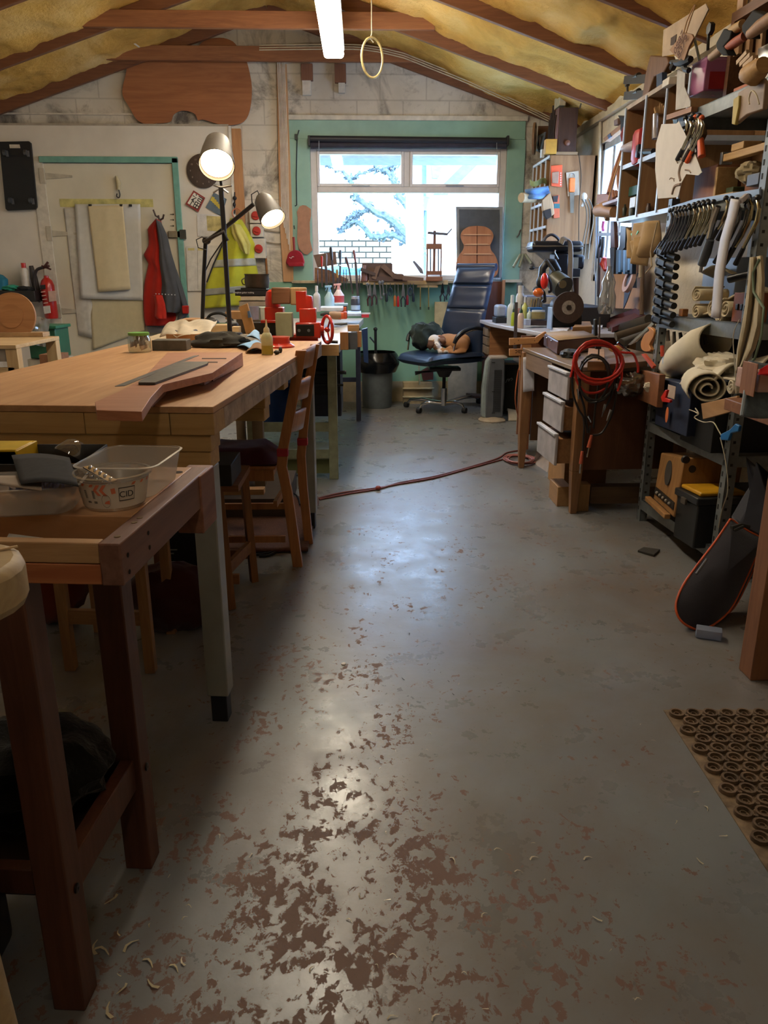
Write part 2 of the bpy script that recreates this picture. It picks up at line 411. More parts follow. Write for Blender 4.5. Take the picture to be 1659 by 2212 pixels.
# wall plate with grey conduit along the right eave
struct('trim_%d' % k, MB().box((XR-.05, -2.2, 2.60), (XR, YB, 2.66)), M('#b9ab92', bmp=.2)); k += 1
# white board partition left of the window, with its top edge
z1 = W(400, 272, YB-.06).z; xa = XL; xb = W(500, 400, YB-.06).x
dxa, dxb, dzt = -3.10, -1.80, 2.395
pb = MB().box((xa, YB-.05, 0), (dxa, YB, z1)).box((dxb, YB-.05, 0), (xb, YB, z1)).box((dxa, YB-.05, dzt), (dxb, YB, z1))
struct('wall_partition', pb, M('#d6cfc4', .7, var=.06, sc=2.5, bmp=.05))
struct('trim_%d' % k, MB().box((xb, YB-.065, 0), (xb+.025, YB, z1)), M('#ddd6ca')); k += 1
struct('trim_%d' % k, MB().box((W(508, 400, YB).x, YB-.06, .2), (W(527, 400, YB).x, YB, z1-.02)), WD('#a06c40', '#c08c5c', 'z')); k += 1
struct('trim_%d' % k, MB().box((xa, YB-.055, z1), (xb, YB-.02, z1+.018)), M('#a79c8c', bmp=.3)); k += 1
struct('trim_%d' % k, MB().box((-3.6, YB-.02, 2.78), (-2.0, YB, 2.795)), M('#cdc5b8')); k += 1
# door (green frame)
dr = thing('door_1', 'cream painted ledged door in a green frame with paper hung on it', 'door', (-2.45, YB-.05, 0)); dr['kind'] = 'structure'
mg = M('#6c9f92', .5, var=.1)
g = MB().box((dxa-.015, YB-.075, dzt-.045), (dxb+.02, YB-.035, dzt+.01)).box((dxb-.035, YB-.075, 0), (dxb+.02, YB-.035, dzt))
g.build('door_frame', mg, dr, bev=.003)
MB().box((dxa, YB-.045, 0), (dxb-.04, YB-.015, dzt-.05)).build('door_panel', M('#d0c9b6', .7, var=.08, sc=2, bmp=.08), dr)
MB().box((dxa-.1, YB-.062, 0), (dxa+.012, YB-.03, dzt-.03)).build('door_post', M('#cfc8ba', .7), dr)
for z in (2.23, 1.70, .95, .35):
    h = MB().box((dxa-.03, YB-.07, z-.07), (dxa+.02, YB-.04, z+.07)).prism([(dxa+.02, YB-.055, z+.03), (dxa+.28, YB-.055, z+.008), (dxa+.28, YB-.055, z-.012), (dxa+.02, YB-.055, z-.03)], (0, .01, 0))
    h.build('hinge', M('#b8b09e', .6), dr, bev=.002)
lk = fbox(364, 499, 394, 513, YB-.075, .03).build('lock', M('#9c917a', .4, .5), dr, bev=.003)
fbox(389, 496, 400, 516, YB-.09, .03).build('lock_keep', M('#3a3934', .5), dr)
t_ = fbox(130, 430, 330, 447, YB-.048, .002).build('tape_mark', M('#c3bb77', .7, var=.2), dr)
for yy in (463, 475, 488):
    a = MB()
    p = W(372, yy, YB-.05); a.box((p.x-.02, p.y-.002, p.z-.002), (p.x+.012, p.y, p.z+.002)); a.prism([p+Vector((.02, 0, 0)), p+Vector((.006, 0, .01)), p+Vector((.006, 0, -.01))], (0, .003, 0))
    a.build('arrow_mark', M('#2b2622'), dr)
# green boards round the window and green wall below
gb = M('#86ac9f', .5, var=.12, sc=3, bmp=.05)
gx0, gx1 = -.69, 1.63
k0 = k
for a, b_ in (((gx0, YB-.02, WZ1-.02), (gx1, YB, 2.745)), ((gx0-.04, YB-.02, 1.24), (WX0, YB, WZ1-.02)), ((WX1, YB-.02, 1.24), (gx1+.01, YB, WZ1-.02))):
    struct('trim_%d' % k, MB().box(a, b_), gb, bev=.003); k += 1
struct('trim_%d' % k, MB().box((gx0-.03, YB-.03, 2.745), (gx1+.02, YB, 2.79)), M('#cfc8ba', bmp=.2), bev=.004); k += 1
struct('wall_below_window', MB().box((-1.2, YB-.012, .21), (1.62, YB, 1.235)), M('#7ba893', .6, var=.1, sc=2.2, bmp=.06))
struct('baseboard_back', MB().box((-1.2, YB-.03, 0), (1.5, YB, .215)), M('#b7a888', .7, var=.2, sc=5, bmp=.2))
# window
wn = thing('window_1', 'white framed window with two top lights over a wide lower pane', 'window', (.48, YB, WZ0)); wn['kind'] = 'structure'
mf = M('#c9c3c0', .45, var=.05)
YF0, YF1 = YB+.0, YB+.07
fr = MB()
zt0, zt1, zt2 = W(700, 403, YB).z, W(700, 416, YB).z, W(700, 325, YB).z
fr.box((WX0, YF0, WZ0), (WX0+.065, YF1, WZ1)).box((WX1-.065, YF0, WZ0), (WX1, YF1, WZ1)).box((WX0+.065, YF0, WZ1-.13), (WX1-.065, YF1, WZ1)).box((WX0+.065, YF0, WZ0), (WX1-.065, YF1, WZ0+.05)).box((WX0+.065, YF0-.004, zt1), (WX1-.065, YF1, zt0))
xm = W(879, 360, YB).x; fr.box((xm-.03, YF0, zt0), (xm+.03, YF1, WZ1-.13)); fr.build('window_frame', mf, wn, bev=.006)
for x0, x1 in ((WX0+.065, xm-.03), (xm+.03, WX1-.065)):
    s_ = MB(); z0, z1_ = zt0, WZ1-.13
    t = .028; s_.box((x0, YF0-.008, z0), (x0+t, YF1-.01, z1_)).box((x1-t, YF0-.008, z0), (x1, YF1-.01, z1_)).box((x0+t, YF0-.008, z0), (x1-t, YF1-.01, z0+t)).box((x0+t, YF0-.008, z1_-t), (x1-t, YF1-.01, z1_))
    so = s_.build('sash', M('#d2ccca', .4, var=.04), wn, bev=.004)
    MB().box(((x0+x1)/2-.09, YF0-.02, z0+.004), ((x0+x1)/2+.09, YF0-.008, z0+.014)).build('stay_bar', M('#8d97a3', .4, .5), so)
    MB().box((x0+t, YF0+.03, z0+t), (x1-t, YF0+.034, z1_-t)).build('pane', GL('#f4f8ff', .02, .93, 'window_glass'), so)
MB().box((WX0+.065, YF0+.03, WZ0+.05), (WX1-.065, YF0+.034, zt1)).build('pane', GL('#f4f8ff', .02, .93, 'window_glass'), wn)
# roller blind over the window
bl = thing('roller_blind', 'dark rolled up blind across the top of the window', 'blind', (.48, YB-.06, 2.55), 0)
zb = W(880, 301, YB-.08).z
MB().tube([(W(668, 300, YB-.08).x, YB-.08, zb), (W(1098, 300, YB-.08).x, YB-.08, zb-.01)], .03, 12).build('roller', M('#1c1c24', .5), bl)
MB().tube([(W(671, 312, YB-.06).x, YB-.06, zb-.055), (W(1094, 312, YB-.06).x, YB-.06, zb-.045)], .033, 12).build('fabric_roll', M('#272333', .7, var=.3), bl)
for x in (668, 1096): MB().cbox(W(x, 305, YB-.075), (.02, .09, .09)).build('bracket', M('#15151a', .5), bl, bev=.004)
for x in (689, 1073): MB().tube([W(x, 300, YB-.1), W(x, 410 if x < 800 else 440, YB-.1)], .002, 5).build('cord', M('#c9c9cc'), bl)
# right-hand window: frame, mullions
w2 = thing('window_2', 'bright side window behind the hanging tools on the right wall', 'window', (XR, 6.8, WRZ0)); w2['kind'] = 'structure'
q = MB().box((XR+.02, WY0, WRZ0), (XR+.09, WY0+.06, WRZ1)).box((XR+.02, WY1-.06, WRZ0), (XR+.09, WY1, WRZ1)).box((XR+.02, WY0, WRZ1-.06), (XR+.09, WY1, WRZ1)).box((XR+.02, WY0, WRZ0), (XR+.09, WY1, WRZ0+.06))
for y in (6.5, 6.85, 7.15): q.box((XR+.03, y-.03, WRZ0), (XR+.08, y+.03, WRZ1))
q.build('window_frame', M('#aab4c4', .5), w2, bev=.004)
MB().box((XR+.05, WY0+.05, WRZ0+.05), (XR+.054, WY1-.05, WRZ1-.05)).build('pane', GL('#eef5ff', .02, .9, 'window_glass'), w2)
# ================================================================ outside
one('lawn', MB().box((-14, 8.6, -.1), (14, 30, 0)), M('#7c8f66', .9), 'pale ground outside below the window', 'ground')['kind'] = 'structure'
o = one('garden_wall', slab([(560, 516), (846, 516), (846, 640), (560, 640)], 13., .25), None or M('#c9bb9a', .9), 'pale brick garden wall seen through the lower left of the window', 'wall')
def mat_brick():
    m, nt, b = nodes('pale_bricks'); tc = nt.nodes.new('ShaderNodeTexCoord'); sx = nt.nodes.new('ShaderNodeSeparateXYZ'); cb = nt.nodes.new('ShaderNodeCombineXYZ'); br = nt.nodes.new('ShaderNodeTexBrick')
    L(nt, tc.outputs['Object'], sx.inputs[0]); L(nt, sx.outputs[0], cb.inputs[0]); L(nt, sx.outputs[2], cb.inputs[1]); L(nt, cb.outputs[0], br.inputs['Vector'])
    br.inputs['Scale'].default_value = 1; br.inputs['Brick Width'].default_value = .22; br.inputs['Row Height'].default_value = .085; br.inputs['Mortar Size'].default_value = .012
    for i, c in (('Color1', '#c8c0a4'), ('Color2', '#bdb89c'), ('Mortar', '#2e2a20')): br.inputs[i].default_value = (*lin(c), 1)
    L(nt, br.outputs['Color'], b.inputs['Base Color']); b.inputs['Roughness'].default_value = .9; return m
o.data.materials[0] = mat_brick()
hs = thing('neighbouring_house', 'white rendered house corner with a sloping eave seen through the right of the window', 'house', W(1010, 600, 12.))
slab([(884, 330), (1200, 330), (1200, 800), (884, 800)], 12., .3).build('wall', M('#f1f2f2', .8, var=.03), hs)
slab([(1030, 325), (1062, 325), (968, 420), (936, 420)], 11.75, .12).build('barge_board', M('#5b7690', .6), hs)
slab([(1075, 300), (1110, 300), (1075, 345)], 11.8, .1).build('gable_tiles', M('#43625f', .7), hs)
slab([(930, 345), (975, 345), (946, 385), (934, 385)], 11.7, .1).build('gable_shadow_board', M('#6d97b5', .7), hs)
MB().tube([W(916, 330, 11.8), W(916, 425, 11.8), W(918, 440, 11.8), W(914, 620, 11.8)], .035, 8).build('drainpipe', M('#4d6a88', .6), hs)
MB().tube([W(914, 425, 11.75), W(912, 455, 11.75)], [.10, .07], 8).build('hopper', M('#6a8fb8', .6), hs)
slab([(879, 405), (913, 405), (913, 800), (879, 800)], 10.3, .25).build('chimney_pipe', M('#eef0f4', .8), hs)
slab([(540, 300), (1110, 300), (1110, 341), (540, 341)], 9.1, .6).build('eave_soffit', M('#7f8796', .7, var=.1), thing('roof_overhang', 'blue grey eave overhanging outside the top lights', 'eave', W(880, 341, 9.1)))
tr = thing('ivy_tree', 'ivy covered leaning tree with bare branches outside the window', 'tree', G(890, 800))
mt = M('#6c7c84', .9, var=.35, sc=30, bmp=.5)
Yt = 10.9; random.seed(3)
def limb(pts, r):
    p = smooth_poly([(a, b_, 0) for a, b_ in pts], 5, False); n = len(p); mb = MB()
    q = [W(a+random.uniform(-2, 2), b_+random.uniform(-2, 2), Yt) for a, b_, _ in p]
    mb.tube(q, [r*(1-.6*i/n) for i in range(n)], 7)
    for i, a in enumerate(q):
        for _ in range(5):
            d = Vector((random.uniform(-1, 1), random.uniform(-.6, .6), random.uniform(-1, 1)))*r*(1.5-.8*i/n); s = .018+.02*random.random()
            u = Vector((random.uniform(-1, 1), random.uniform(-1, 1), random.uniform(-1, 1))).normalized()*s; w_ = u.orthogonal().normalized()*s
            mb.add([a+d-u, a+d-w_, a+d+u, a+d+w_], [(0, 1, 2, 3)])
    return mb
for i, (pts, r) in enumerate([([(905, 530), (850, 480), (800, 450), (765, 425)], .075), ([(890, 530), (850, 508), (810, 512), (770, 480), (745, 492), (735, 503)], .05),
        ([(800, 450), (775, 460), (750, 475), (738, 498)], .03), ([(900, 470), (868, 430), (858, 405), (838, 372), (810, 360)], .06), ([(858, 405), (848, 370), (862, 345)], .035),
        ([(770, 425), (745, 375), (715, 360), (700, 350)], .035), ([(760, 385), (790, 372), (820, 366)], .02), ([(905, 545), (880, 520), (850, 480)], .08), ([(775, 465), (757, 470), (752, 474)], .015), ([(820, 366), (850, 352), (840, 345)], .04)]):
    limb(pts, r).build('branch', mt, tr)
MB().tube([W(900, 800, Yt), W(900, 640, Yt), W(902, 520, Yt), W(905, 400, Yt)], [.12, .1, .09, .06], 10).build('trunk', mt, tr)
o = one('hedge', crumple(W(700, 612, 12.3), (.9, .25, .2), 3, .5), M('#4d8299', .9, var=.3), 'low bluish hedge below the brick garden wall outside', 'hedge')
# ================================================================ light
w = bpy.data.worlds.new('sky'); SC.world = w; w.use_nodes = True; nt = w.node_tree; bg = nt.nodes['Background']
tc = nt.nodes.new('ShaderNodeTexCoord'); sp = nt.nodes.new('ShaderNodeSeparateXYZ'); L(nt, tc.outputs['Generated'], sp.inputs[0])
rr = ramp(nt, sp.outputs[2], [(.0, (.62, .8, 1)), (.5, (.52, .72, 1))]); L(nt, rr.outputs[0], bg.inputs[0]); bg.inputs[1].default_value = 14.
def tube_light(name, label, x, y0, y1, z, st, wd=.13, st_show=None):
    t = thing(name, label, 'light', (x, (y0+y1)/2, z+.06), 0)
    MB().rbox((x, (y0+y1)/2, z+.045), (wd, y1-y0, .03), .01).build('housing', M('#e8e8e4', .5), t)
    d = MB().rbox((x, (y0+y1)/2, z), (wd*.94, (y1-y0)*.99, .06), .028, seg=4); d.build('diffuser', EM('#fff1d8', st, 'lit_tube_diffuser'), t)
    for yy in (y0+.25, y1-.25): MB().tube([(x, yy, z+.05), (x, yy, roofz(x)-.05)], .002, 5).build('hanging_chain', M('#888888', .4, .8), t)
    return t
tube_light('tube_light', 'long glowing tube light hanging below the roof beams', -.2, 4.9, 6.95, 2.98, 34, .17)
tube_light('tube_light', 'glowing tube light overhead nearer the camera', -.35, 2.9, 4.5, 2.98, 30, .17)
tube_light('tube_light', 'added fill tube light overhead behind the camera, unseen', .1, -1.2, .6, 2.98, 6, .17)  # extra lamp added out of view to lift the foreground
def area(name, loc, rot, sx, sy, en, col):
    l = bpy.data.lights.new(name, 'AREA'); l.shape = 'RECTANGLE'; l.size = sx; l.size_y = sy; l.energy = en; l.color = col
    o = bpy.data.objects.new(name, l); COL.objects.link(o); o.location = loc; o.rotation_euler = rot; return o
# daylight falling in through the two windows (set in the openings)
a = area('window_portal', (.48, YB+.3, 1.95), (R(-90), 0, 0), 2.0, 1.4, 1, (1, 1, 1)); a.data.cycles.is_portal = True
a2 = area('side_window_portal', (XR+.25, 6.8, 1.85), (0, R(90), 0), 1.2, 1.3, 1, (1, 1, 1)); a2.data.cycles.is_portal = True
# ---------------------------------------------------------------- camera
cd = bpy.data.cameras.new('camera'); co = bpy.data.objects.new('camera', cd); COL.objects.link(co)
cd.sensor_fit = 'VERTICAL'; cd.sensor_height = 24; cd.sensor_width = 18; cd.lens = F/2212*24; cd.clip_start = .02
co.location = (0, 0, H); co.rotation_euler = (pi/2-PT, 0, -YW); SC.camera = co
SC.view_settings.view_transform = 'Standard'; SC.view_settings.look = 'None'; SC.view_settings.exposure = .72; SC.view_settings.gamma = 1; SC.view_settings.use_curve_mapping = False
SC.cycles.max_bounces = 8; SC.cycles.transparent_max_bounces = 16; SC.cycles.sample_clamp_indirect = 6; SC.cycles.caustics_reflective = False; SC.cycles.caustics_refractive = False
# ================================================================ shared small-thing makers
def bottle(name, label, x, yb, yt, w, Y, body, cap, kind='round', cat='bottle', group=None, tilt=0, lab=None, capname='cap'):
    """bottle standing on its base at pixel (x, yb); w wide, reaching yt"""
    p = W(x, yb, Y); h = W(x, yt, Y).z-p.z; r = w*S(Y)/2
    t = thing(name, label, cat, p, 0, group); m = Matrix.Rotation(tilt, 3, 'Y') if tilt else None
    pr = {'round': ([(r*.92, 0), (r, h*.02), (r, h*.55), (r*.85, h*.66), (r*.38, h*.74), (r*.36, h*.80)], [(r*.42, h*.79), (r*.40, h*.99), (0, h)]),
          'jar': ([(r*.9, 0), (r, h*.05), (r, h*.78), (r*.86, h*.85)], [(r*.92, h*.83), (r*.92, h), (0, h)]),
          'nozzle': ([(r*.95, 0), (r, h*.03), (r, h*.5), (r*.75, h*.6), (r*.5, h*.64)], [(r*.55, h*.62), (r*.5, h*.74), (r*.2, h*.8), (r*.1, h), (0, h)]),
          'can': ([(r, 0), (r, h*.72), (r*.7, h*.8)], [(r*.6, h*.78), (r*.6, h), (0, h)]),
          'spray': ([(r, 0), (r, h*.45), (r*.55, h*.62), (r*.35, h*.72)], [(r*.38, h*.7), (r*.38, h*.8), (0, h*.8)])}[kind]
    MB().lathe(pr[0], p, 20, m).build('body', body, t); MB().lathe(pr[1], p, 16, m).build(capname, cap, t)
    if kind == 'spray':
        a = p+Vector((0, 0, h*.8)); MB().beam(a+Vector((-r*.9, 0, h*.13)), a+Vector((r*.5, 0, h*.15)), r*.5, h*.09).beam(a+Vector((0, 0, 0)), a+Vector((0, 0, h*.18)), r*.45, r*.5, (1, 0, 0)).beam(a+Vector((-r*.5, 0, h*.1)), a+Vector((-r*.75, 0, -h*.05)), r*.25, r*.2).build('trigger', cap, t, bev=.003)
    if lab: MB().lathe([(r*1.01, h*.12), (r*1.01, h*.42)], p, 20, m, cap=False).build('label', lab, t)
    return t
def bx(name, label, cat, x0, y0, x1, y1, Y, dep, mat, group=None, bev=.003, rz=0):
    a = W(x0, y1, Y); b_ = W(x1, y0, Y); mb = MB()
    c = Vector(((a.x+b_.x)/2, Y+dep/2, (a.z+b_.z)/2)); mb.cbox(c, (b_.x-a.x, dep, b_.z-a.z), (0, 0, rz))
    return one(name, mb, mat, label, cat, group, bev=bev)
def frame(ox, oy, rz, z=0): return Matrix.Translation((ox, oy, z)) @ Matrix.Rotation(rz, 4, 'Z')
BZ = -.085
black = M('#16161a', .45); dark = M('#26241f', .6); steel = M('#8b8d90', .35, .85, .1); chrome = M('#c9ccd0', .12, 1., .03); redp = M('#c42a17', .3, coat=.5, var=.1, sc=6); cream = M('#cfc29c', .6); white = M('#e4e2dd', .6, var=.05); card = M('#a47b50', .8, var=.12); mdf = M('#b98e5c', .75)
# ================================================================ large workbench
FL = frame(-.391, 2.022, BZ); B = lambda mb, a, b_: mb.box(a, b_, FL)
bt = thing('workbench', 'large plywood topped workbench built of stacked timber planks on grey steel legs', 'workbench', (-.9, 3.0, 0), BZ)
wtop = WD('#a3764c', '#cfa173', 'y', .6, .5); wpl = WD('#a67f45', '#cba468', 'x', .7, .6)
B(MB(), (-.95, 0, .952), (0, 2.13, .97)).build('bench_top', wtop, bt, bev=.002)
x = -.95; random.seed(2)
xs = [-1.2, -.82, -.55, -.335, -.145, 0]
for a, b_ in zip([-.95, -.62, -.352, -.12], [-.62, -.352, -.12, 0]): B(MB(), (a+.001, .002, .893), (b_-.001, .11, .951)).build('plank', wpl, bt, bev=.002)
B(MB(), (-.04, .11, .893), (0, 2.13, .951)).build('edge_plank', M('#b39a80', .6, var=.3, sc=18, bmp=.3), bt, bev=.002)
B(MB(), (-.95, .11, .893), (-.04, 2.12, .951)).build('core_planks', wpl, bt)
for y, h in ((.01, 2), (.72, 1.6), (1.18, 1), (2.0, 1)):
    B(MB(), (-.93, y, .893-.047), (-.015 if h > 1 else -.03, y+.095, .892)).build('joist', wpl, bt, bev=.003)
    if h > 1: B(MB(), (-.93, y+.004, .893-.094), (-.02, y+.095, .893-.048)).build('joist', wpl, bt, bev=.003)
mgl = M('#8a8a83', .4, .1, .06)
for i, (a, b_) in enumerate(((-.05, .06), (-.05, 1.93), (-.88, .06), (-.88, 1.93))):
    l = B(MB(), (a-.035, b_-.03, .09), (a+.03, b_+.035, .8)); lo = l.build('leg', mgl, bt, bev=.004)
    B(MB(), (a-.027, b_-.022, 0), (a+.022, b_+.027, .09)).build('rubber_foot', black, lo, bev=.003)
# --- guitar neck and what lies by it
z = .97
def topP(pts, z0=z): return [G(a, b_, z0) for a, b_ in pts]
nk = thing('guitar_neck_blank', 'rough sawn mahogany guitar neck blank lying across the large workbench', 'guitar neck', G(360, 830, z))
mah = WD('#95593c', '#c08663', 'x', 1., .5)
zt = z+.052
MB().prism(topP([(362, 761), (524, 761), (459, 805), (352, 830), (326, 858), (306, 889), (208, 886), (205, 868), (258, 845), (305, 820)], zt), (0, 0, -.022)).build('neck_board', mah, nk, bev=.001)
MB().prism([G(524, 761, zt-.0)+Vector((0,0,-.022)), G(459, 805, zt-.022+.0), G(440, 800, zt-.022), G(480, 762, zt-.022)], (0, 0, -.028)).build('heel_block', mah, nk, bev=.001)
for a in ([(358, 828), (326, 856), (300, 850), (330, 828)], [(459, 802), (440, 812), (410, 806), (430, 795)]): MB().prism(topP(a, zt-.021), (0, 0, -.03)).build('support_block', mah, nk, bev=.001)
for a in ([(436, 773), (489, 773), (489, 775), (436, 775)], [(448, 781), (470, 781), (470, 783), (448, 783)]): MB().prism(topP(a, zt+.001), (0, 0, -.001)).build('truss_slot', M('#4b2c1c', .8), nk)
ru = MB().prism(topP([(418, 768), (430, 767), (269, 833), (248, 834)], zt+.002), (0, 0, -.0015)); one('steel_rule', ru, M('#7f838a', .3, .8), 'long steel rule lying beside the dark fingerboard on the neck blank', 'ruler')
fb = MB().prism(topP([(389, 781), (450, 781), (448, 785), (335, 826), (299, 826), (300, 823)], zt+.007), (0, 0, -.006)); one('fingerboard', fb, M('#4b4843', .5, var=.25, sc=40), 'dark slotted ebony fingerboard lying on the neck blank', 'fingerboard')
# --- row at the far end of the bench
def jar(x, yb, yt, w, Y):
    p = W(x, yb, Y); h = W(x, yt, Y).z-p.z; r = w*S(Y)/2
    t = thing('glass_jar', 'glass jar with a green lid holding wood shavings on the workbench', 'jar', p)
    MB().lathe([(r*.93, 0), (r, h*.1), (r, h*.7), (r*.88, h*.82), (r*.86, h*.9)], p, 28, cap=False).build('glass', GL('#e6eee8', .05, .7, 'clear_glass', .25), t)
    MB().lathe([(r*.9, h*.86), (r*.92, h*.88), (r*.92, h), (0, h)], p, 28).build('lid', M('#6fae58', .4), t)
    c = MB(); random.seed(5)
    for i in range(16):
        q = p+Vector((random.uniform(-.5, .5)*r, random.uniform(-.5, .5)*r, h*random.uniform(.12, .6)))
        a = random.uniform(0, 6); pts = [q+Vector((cos(a+u)*r*.35, sin(a+u)*r*.35, u*h*.06)) for u in (0, .7, 1.4, 2.1)]
        for i2 in range(3): c.add([pts[i2], pts[i2+1], pts[i2+1]+Vector((0, 0, h*.22)), pts[i2]+Vector((0, 0, h*.22))], [(0, 1, 2, 3)])
    c.build('wood_shavings', WD('#8a5f3c', '#b98a62'), t, solid=.001)
jar(303, 761, 718, 46, G(303, 761, z).y)
bx('sharpening_stone', 'grey sharpening stone in a box beside the green lidded jar', 'stone', 329, 735, 402, 758, G(329, 758, z).y, .1, M('#57544d', .8, var=.2, sc=20), rz=0)
ty = thing('foam_tray', 'white tray holding blue oddments behind the sharpening stone', 'tray', W(395, 735, 4.05))
MB().grid(lambda u, v: W(345+105*u+(6*sin(9*u)), 728-26*v, 4.05+.0*v)+Vector((0, .22*v-.06*sin(pi*u)*(1-v), .016*abs(sin(7*u+3*v)))), 20, 8).build('tray_sheet', M('#c9bda8', .5, var=.15), ty, solid=.004)
for i, (a, b_) in enumerate(((372, 722), (385, 719), (398, 718), (410, 721), (420, 719), (392, 724))): MB().rbox(W(a, b_, 4.1), (.035, .03, .018), .005, (.3*i, .2, i)).build('blue_oddment', M('#39435a', .6), ty)
MB().box(W(360, 742, 4.0)+Vector((0, 0, -.001)), W(445, 722, 4.0)+Vector((0, .1, 0))).build('card_base', card, ty)
# beanie-like dark cloth
one('dark_cloth', crumple(G(470, 752, .97)+Vector((0, .05, .022)), (.125, .06, .045), 4, .35, freq=1.2, flatz=-.021), FAB('#3a3833'), 'dark grey felt cloth heaped on the workbench end', 'cloth')
s = thing('sandpaper_sheets', 'curled grey and blue sandpaper sheets beside the glue bottle', 'sandpaper', W(540, 752, 4.0))
def sheet(pts, Y0, Y1, sag=.01): 
    a, b_, c, d = [W(*q) for q in pts]
    return MB().grid(lambda u, v: a.lerp(b_, u).lerp(d.lerp(c, u), v)+Vector((0, 0, sag*sin(pi*u))), 8, 6)
sheet([(503, 741, 3.85), (568, 755, 3.6), (572, 740, 3.95), (520, 722, 4.1)], 0, 0).build('grey_sheet', M('#6b6760', .9, var=.1), s, solid=.002)
sheet([(512, 748, 3.7), (545, 758, 3.5), (572, 748, 3.7), (540, 735, 4.05)], 0, 0, .014).build('blue_sheet', M('#7ba6cf', .8), s, solid=.002)
sheet([(525, 732, 4.0), (562, 736, 3.95), (560, 718, 4.1), (540, 724, 4.1)], 0, 0, .02).build('blue_sheet', M('#8cb3da', .8), s, solid=.002)
sheet([(530, 762, 3.45), (575, 762, 3.45), (575, 750, 3.65), (540, 748, 3.7)], 0, 0, .02).build('brown_sheet', M('#7c5c3e', .9), s, solid=.002)
gbt = bottle('glue_bottle', 'squeezy glue bottle with pale cone nozzle standing near the bench edge', 578, 766, 690, 24, 3.42, M('#d2cf9c', .35), M('#e0cf9c', .4), 'nozzle', capname='nozzle')
p = W(578, 766, 3.42); MB().lathe([(.0255, .003), (.0255, .04)], p, 24, cap=True).build('glue_level', M('#b3a848', .35), gbt)
t = thing('red_swivel_base', 'round red cast swivel base behind the glue bottle', 'vise base', W(605, 750, 4.05))
MB().lathe([(.075, 0), (.075, .008), (.055, .02), (.05, .04), (.055, .05), (0, .05)], G(603, 750, .97), 28).build('base_casting', redp, t)
one('putty_lumps', MB().ell(G(598, 761, .98), (.014, .014, .01)).ell(G(606, 756, .983), (.008, .012, .014)), dark, 'small dark putty lumps beside the glue bottle foot', 'putty')
# ================================================================ desk lamps
mlamp = M('#1b1a1d', .4); mshade = M('#4a433c', .5, .1, .06)
def shade(t, apex, mouth, r, glow):
    """bell shade from apex to mouth centre"""
    a = Vector(apex); b_ = Vector(mouth); d = (b_-a); L_ = d.length; q = d.to_track_quat('Z', 'Y').to_matrix()
    MB().lathe([(0, 0), (r*.45, L_*.03), (r*.72, L_*.2), (r*.86, L_*.5), (r*.97, L_*.85), (r, L_), (r*.96, L_), (r*.9, L_*.8), (r*.68, L_*.25), (0, L_*.1)], a, 32, q).build('lamp_shade', mshade, t)
    MB().lathe([(0, 0), (r*.8, .004), (r*.88, .012), (0, .016)], a+d*.86, 28, q).build('lit_bulb', EM('#ffdfae', glow, 'lit_bulb'), t)
YL = 4.18
t = thing('desk_lamp', 'tall black desk lamp with a glowing bell shade facing the camera', 'lamp', G(500, 732, .97))
pb_ = W(500, 731, YL)
MB().lathe([(.055, 0), (.06, .004), (.06, .024), (.055, .03), (0, .03)], pb_, 28).build('base', mlamp, t)
a1, a2_, a3 = W(497, 722, YL), W(484, 500, YL), W(477, 405, YL)
MB().tube([a1, a2_, a3], .0125, 10).build('pole', mlamp, t)
MB().tube([W(492, 520, YL-.02), W(484, 500, YL-.02), W(440, 522, YL-.02)], .008, 8).build('spring_arm', mlamp, t)
MB().tube([a3+Vector((-.035, 0, .012)), a3, a3+Vector((.055, 0, .01))], .006, 8).tube([a3+Vector((-.04, .0, -.025)), a3+Vector((.0, 0, .0)), a3+Vector((.035, 0, -.025))], .005, 8).build('bracket', steel, t)
shade(t, W(471, 300, YL+.10), W(468, 357, YL-.07), 34*S(YL), 16)
MB().tube([W(478, 400, YL+.02), W(474, 372, YL+.05), W(472, 330, YL+.08)], .007, 8).build('shade_stem', mlamp, t)
lamp1 = area
t = thing('desk_lamp', 'black angled desk lamp with its shade tipped down to the right', 'lamp', W(437, 706, 4.5))
YL2 = 4.45
MB().rbox(W(439, 704, YL2), (.075, .06, .03), .004).build('clamp_base', mlamp, t)
MB().tube([W(437, 697, YL2), W(440, 600, YL2), W(444, 524, YL2)], .011, 10).build('lower_arm', mlamp, t)
MB().ell(W(446, 520, YL2), (.024, .02, .02)).build('elbow', mlamp, t)
MB().tube([W(446, 521, YL2), W(480, 497, YL2-.05), W(548, 441, YL2-.1)], .011, 10).build('upper_arm', mlamp, t)
MB().tube([W(437, 600, YL2+.01), W(455, 560, YL2+.02), W(482, 520, YL2)], .004, 6).tube([W(446, 540, YL2-.02), W(428, 535, YL2-.03), W(424, 518, YL2-.03), W(436, 512, YL2-.02), W(448, 516, YL2-.02)], .003, 6).build('flex', mlamp, t)
MB().tube([W(545, 444, YL2-.1), W(543, 420, YL2-.1), W(556, 412, YL2-.1), W(562, 425, YL2-.1)], .003, 6).build('flex', mlamp, t)
shade(t, W(564, 424, YL2-.06), W(590, 474, YL2-.15), 25*S(YL2), 14)
